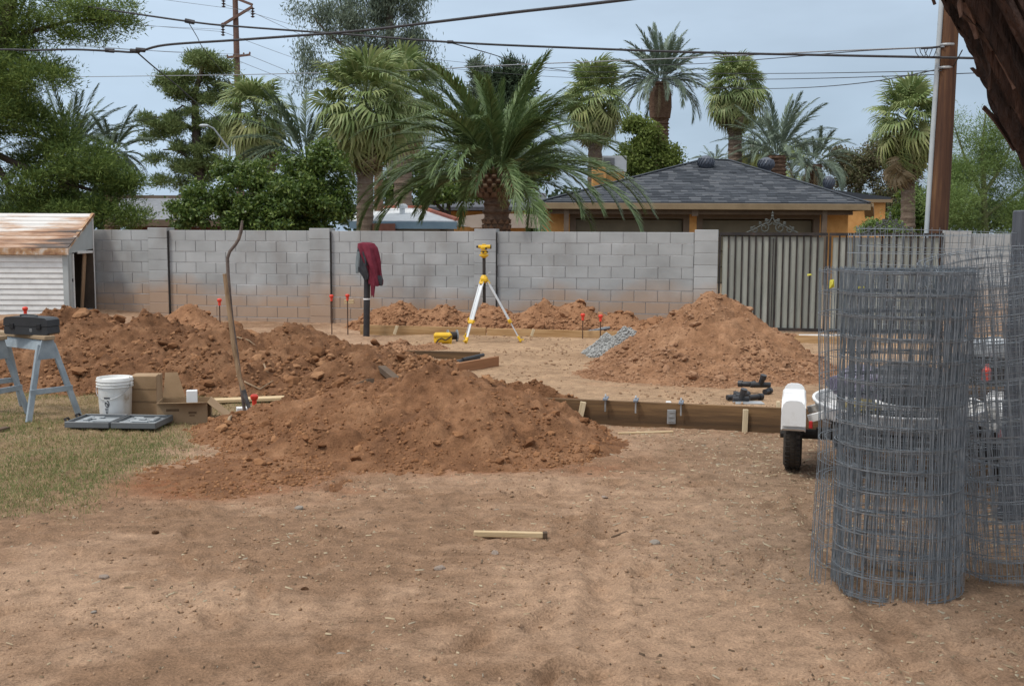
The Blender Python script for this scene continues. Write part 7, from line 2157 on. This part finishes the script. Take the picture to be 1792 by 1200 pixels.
# load
M_purple = mk('purple_tarp', [(0.085, 0.070, 0.120), (0.15, 0.13, 0.185), (0.21, 0.19, 0.24)], 5, .6, .4, 20)
def lump(name, label, cat, c, size, mat, seed, amp=.18, group=None, fr=2.0):
    r = random.Random(seed); bm = bmesh.new(); bmesh.ops.create_icosphere(bm, subdivisions=4, radius=1.0)
    pts = np.array([v.co[:] for v in bm.verts])
    d = amp * (fbm(pts[:, 0] * fr + seed, pts[:, 1] * fr + pts[:, 2] * 1.7, 3, seed) )
    for v, k in zip(bm.verts, d):
        v.co = v.co * (1 + k)
        v.co.z = max(v.co.z, -.6)
        v.co = Vector((v.co.x * size[0], v.co.y * size[1], v.co.z * size[2]))
    me = bpy.data.meshes.new(name); bm.to_mesh(me); bm.free(); me.materials.append(mat)
    me.polygons.foreach_set('use_smooth', np.ones(len(me.polygons), dtype=bool))
    o = link(name, me, None, c); return props(o, label, cat, group)
lump('tarp_bundle', 'folded purple grey tarp bundled on the left of the trailer load', 'tarp', inT(-.18, .25, .60), (.27, .3, .13), M_purple, 3, .3)
lump('sack', 'mustard yellow sack low on the left of the trailer load', 'sack', inT(-.26, -.30, .50), (.13, .13, .07), mk('mustard_sack', [(.20, .15, .03), (.28, .21, .05)], 5, .85, .4, 30), 4, .2)
lump('sack', 'dark bag heaped in the middle of the trailer load', 'sack', inT(.1, .15, .60), (.32, .4, .16), mk('dark_bag', [(.02, .02, .024), (.045, .045, .05)], 5, .6, .4, 30), 5, .3)
can = inT(.72, .75, -.01); can.z = zg(can.x, can.y)
gcn = thing('metal_tub', 'silver galvanised tub with a bright rim right of the wire rolls', 'tub', can, 0, None, local=True)
M_galv = mk('galvanised', [(0.32, 0.34, 0.35), (0.46, 0.48, 0.49), (0.58, 0.60, 0.61)], 8, .35, metal=.6, spec=.5)
mb = MB(); mb.lathe([(.17, .0), (.175, .02), (.195, .80), (.185, .80), (.165, .03), (0, .03)], 30); mb.build('tub_body', mk('dark_drum', [(.03, .03, .033), (.06, .055, .05)], 7, .6), gcn, smooth_=True)
mb = MB(); mb.lathe([(.195, .79), (.212, .80), (.215, .82), (.212, .90), (.206, .905), (.19, .89), (.12, .885), (0, .89)], 32); mb.build('rim', M_galv, gcn, smooth_=True)
mb = MB(); mb.tube([(.05, 0, .89), (.05, 0, .93), (-.05, 0, .93), (-.05, 0, .89)], .008, 6); mb.build('lid_handle', M_galv, gcn)
board('timber', 'brown timber leaning against the tub behind the leaning wire roll', inT(.55, .55, .42), inT(.95, .75, .78), .05, .14, M_oldwood, 'timber', 'timbers in the trailer')
board('timber', 'reddish timber lying flat across the trailer behind the rolls', inT(.1, .9, .62), inT(1.05, .72, .64), .14, .05, M_formred, 'timber', 'timbers in the trailer')
board('timber', 'dark timber under the reddish one in the trailer', inT(.0, .6, .54), inT(1.0, .5, .55), .14, .06, M_soffit, 'timber', 'timbers in the trailer')
mb = MB(); q = inT(.62, .35, .70); mb.lathe([(.028, -.06), (.032, -.05), (.032, .025), (.014, .045), (.014, .065)], 12, c=q); mb.build('fuel_bottle', mk('red_plastic', [(.45, .05, .03), (.55, .07, .05)], 4, .4), None, q, smooth_=True, label='small red bottle standing among the timbers in the trailer', cat='bottle')
# grey timber post and gate boards at the right edge
M_greywood = mk('grey_painted_wood', [(0.06, 0.065, 0.075), (0.09, 0.097, 0.11), (0.12, 0.128, 0.142)], 3, .8, .4, 30, stretch=(4, 4, .3), rnd=.1)
YG = 6.3
gpx = P(1779, 368, YG); 
gp = thing('wood_fence', 'grey painted board fence with its post at the right picture edge', 'fence', (gpx.x + .06, YG, zg(gpx.x, YG)), 0, None)
mb = MB(); mb.box((gpx.x + .055, YG, gpx.z / 2), (.11, .11, gpx.z), None, .008); mb.build('post', M_greywood, gp)
for k in range(7):
    mb = MB(); mb.box((gpx.x + .20 + k * .148, YG + .02 + .004 * (k % 2), .05 + .83), (.14, .022, 1.62 + .02 * (k % 3)), None, .004); mb.build('fence_board', M_greywood, gp)
mb = MB()
for z in (.4, 1.4): mb.box((gpx.x + .65, YG + .07, z), (1.1, .06, .09), None, .005)
mb.build('rail', M_greywood, gp)
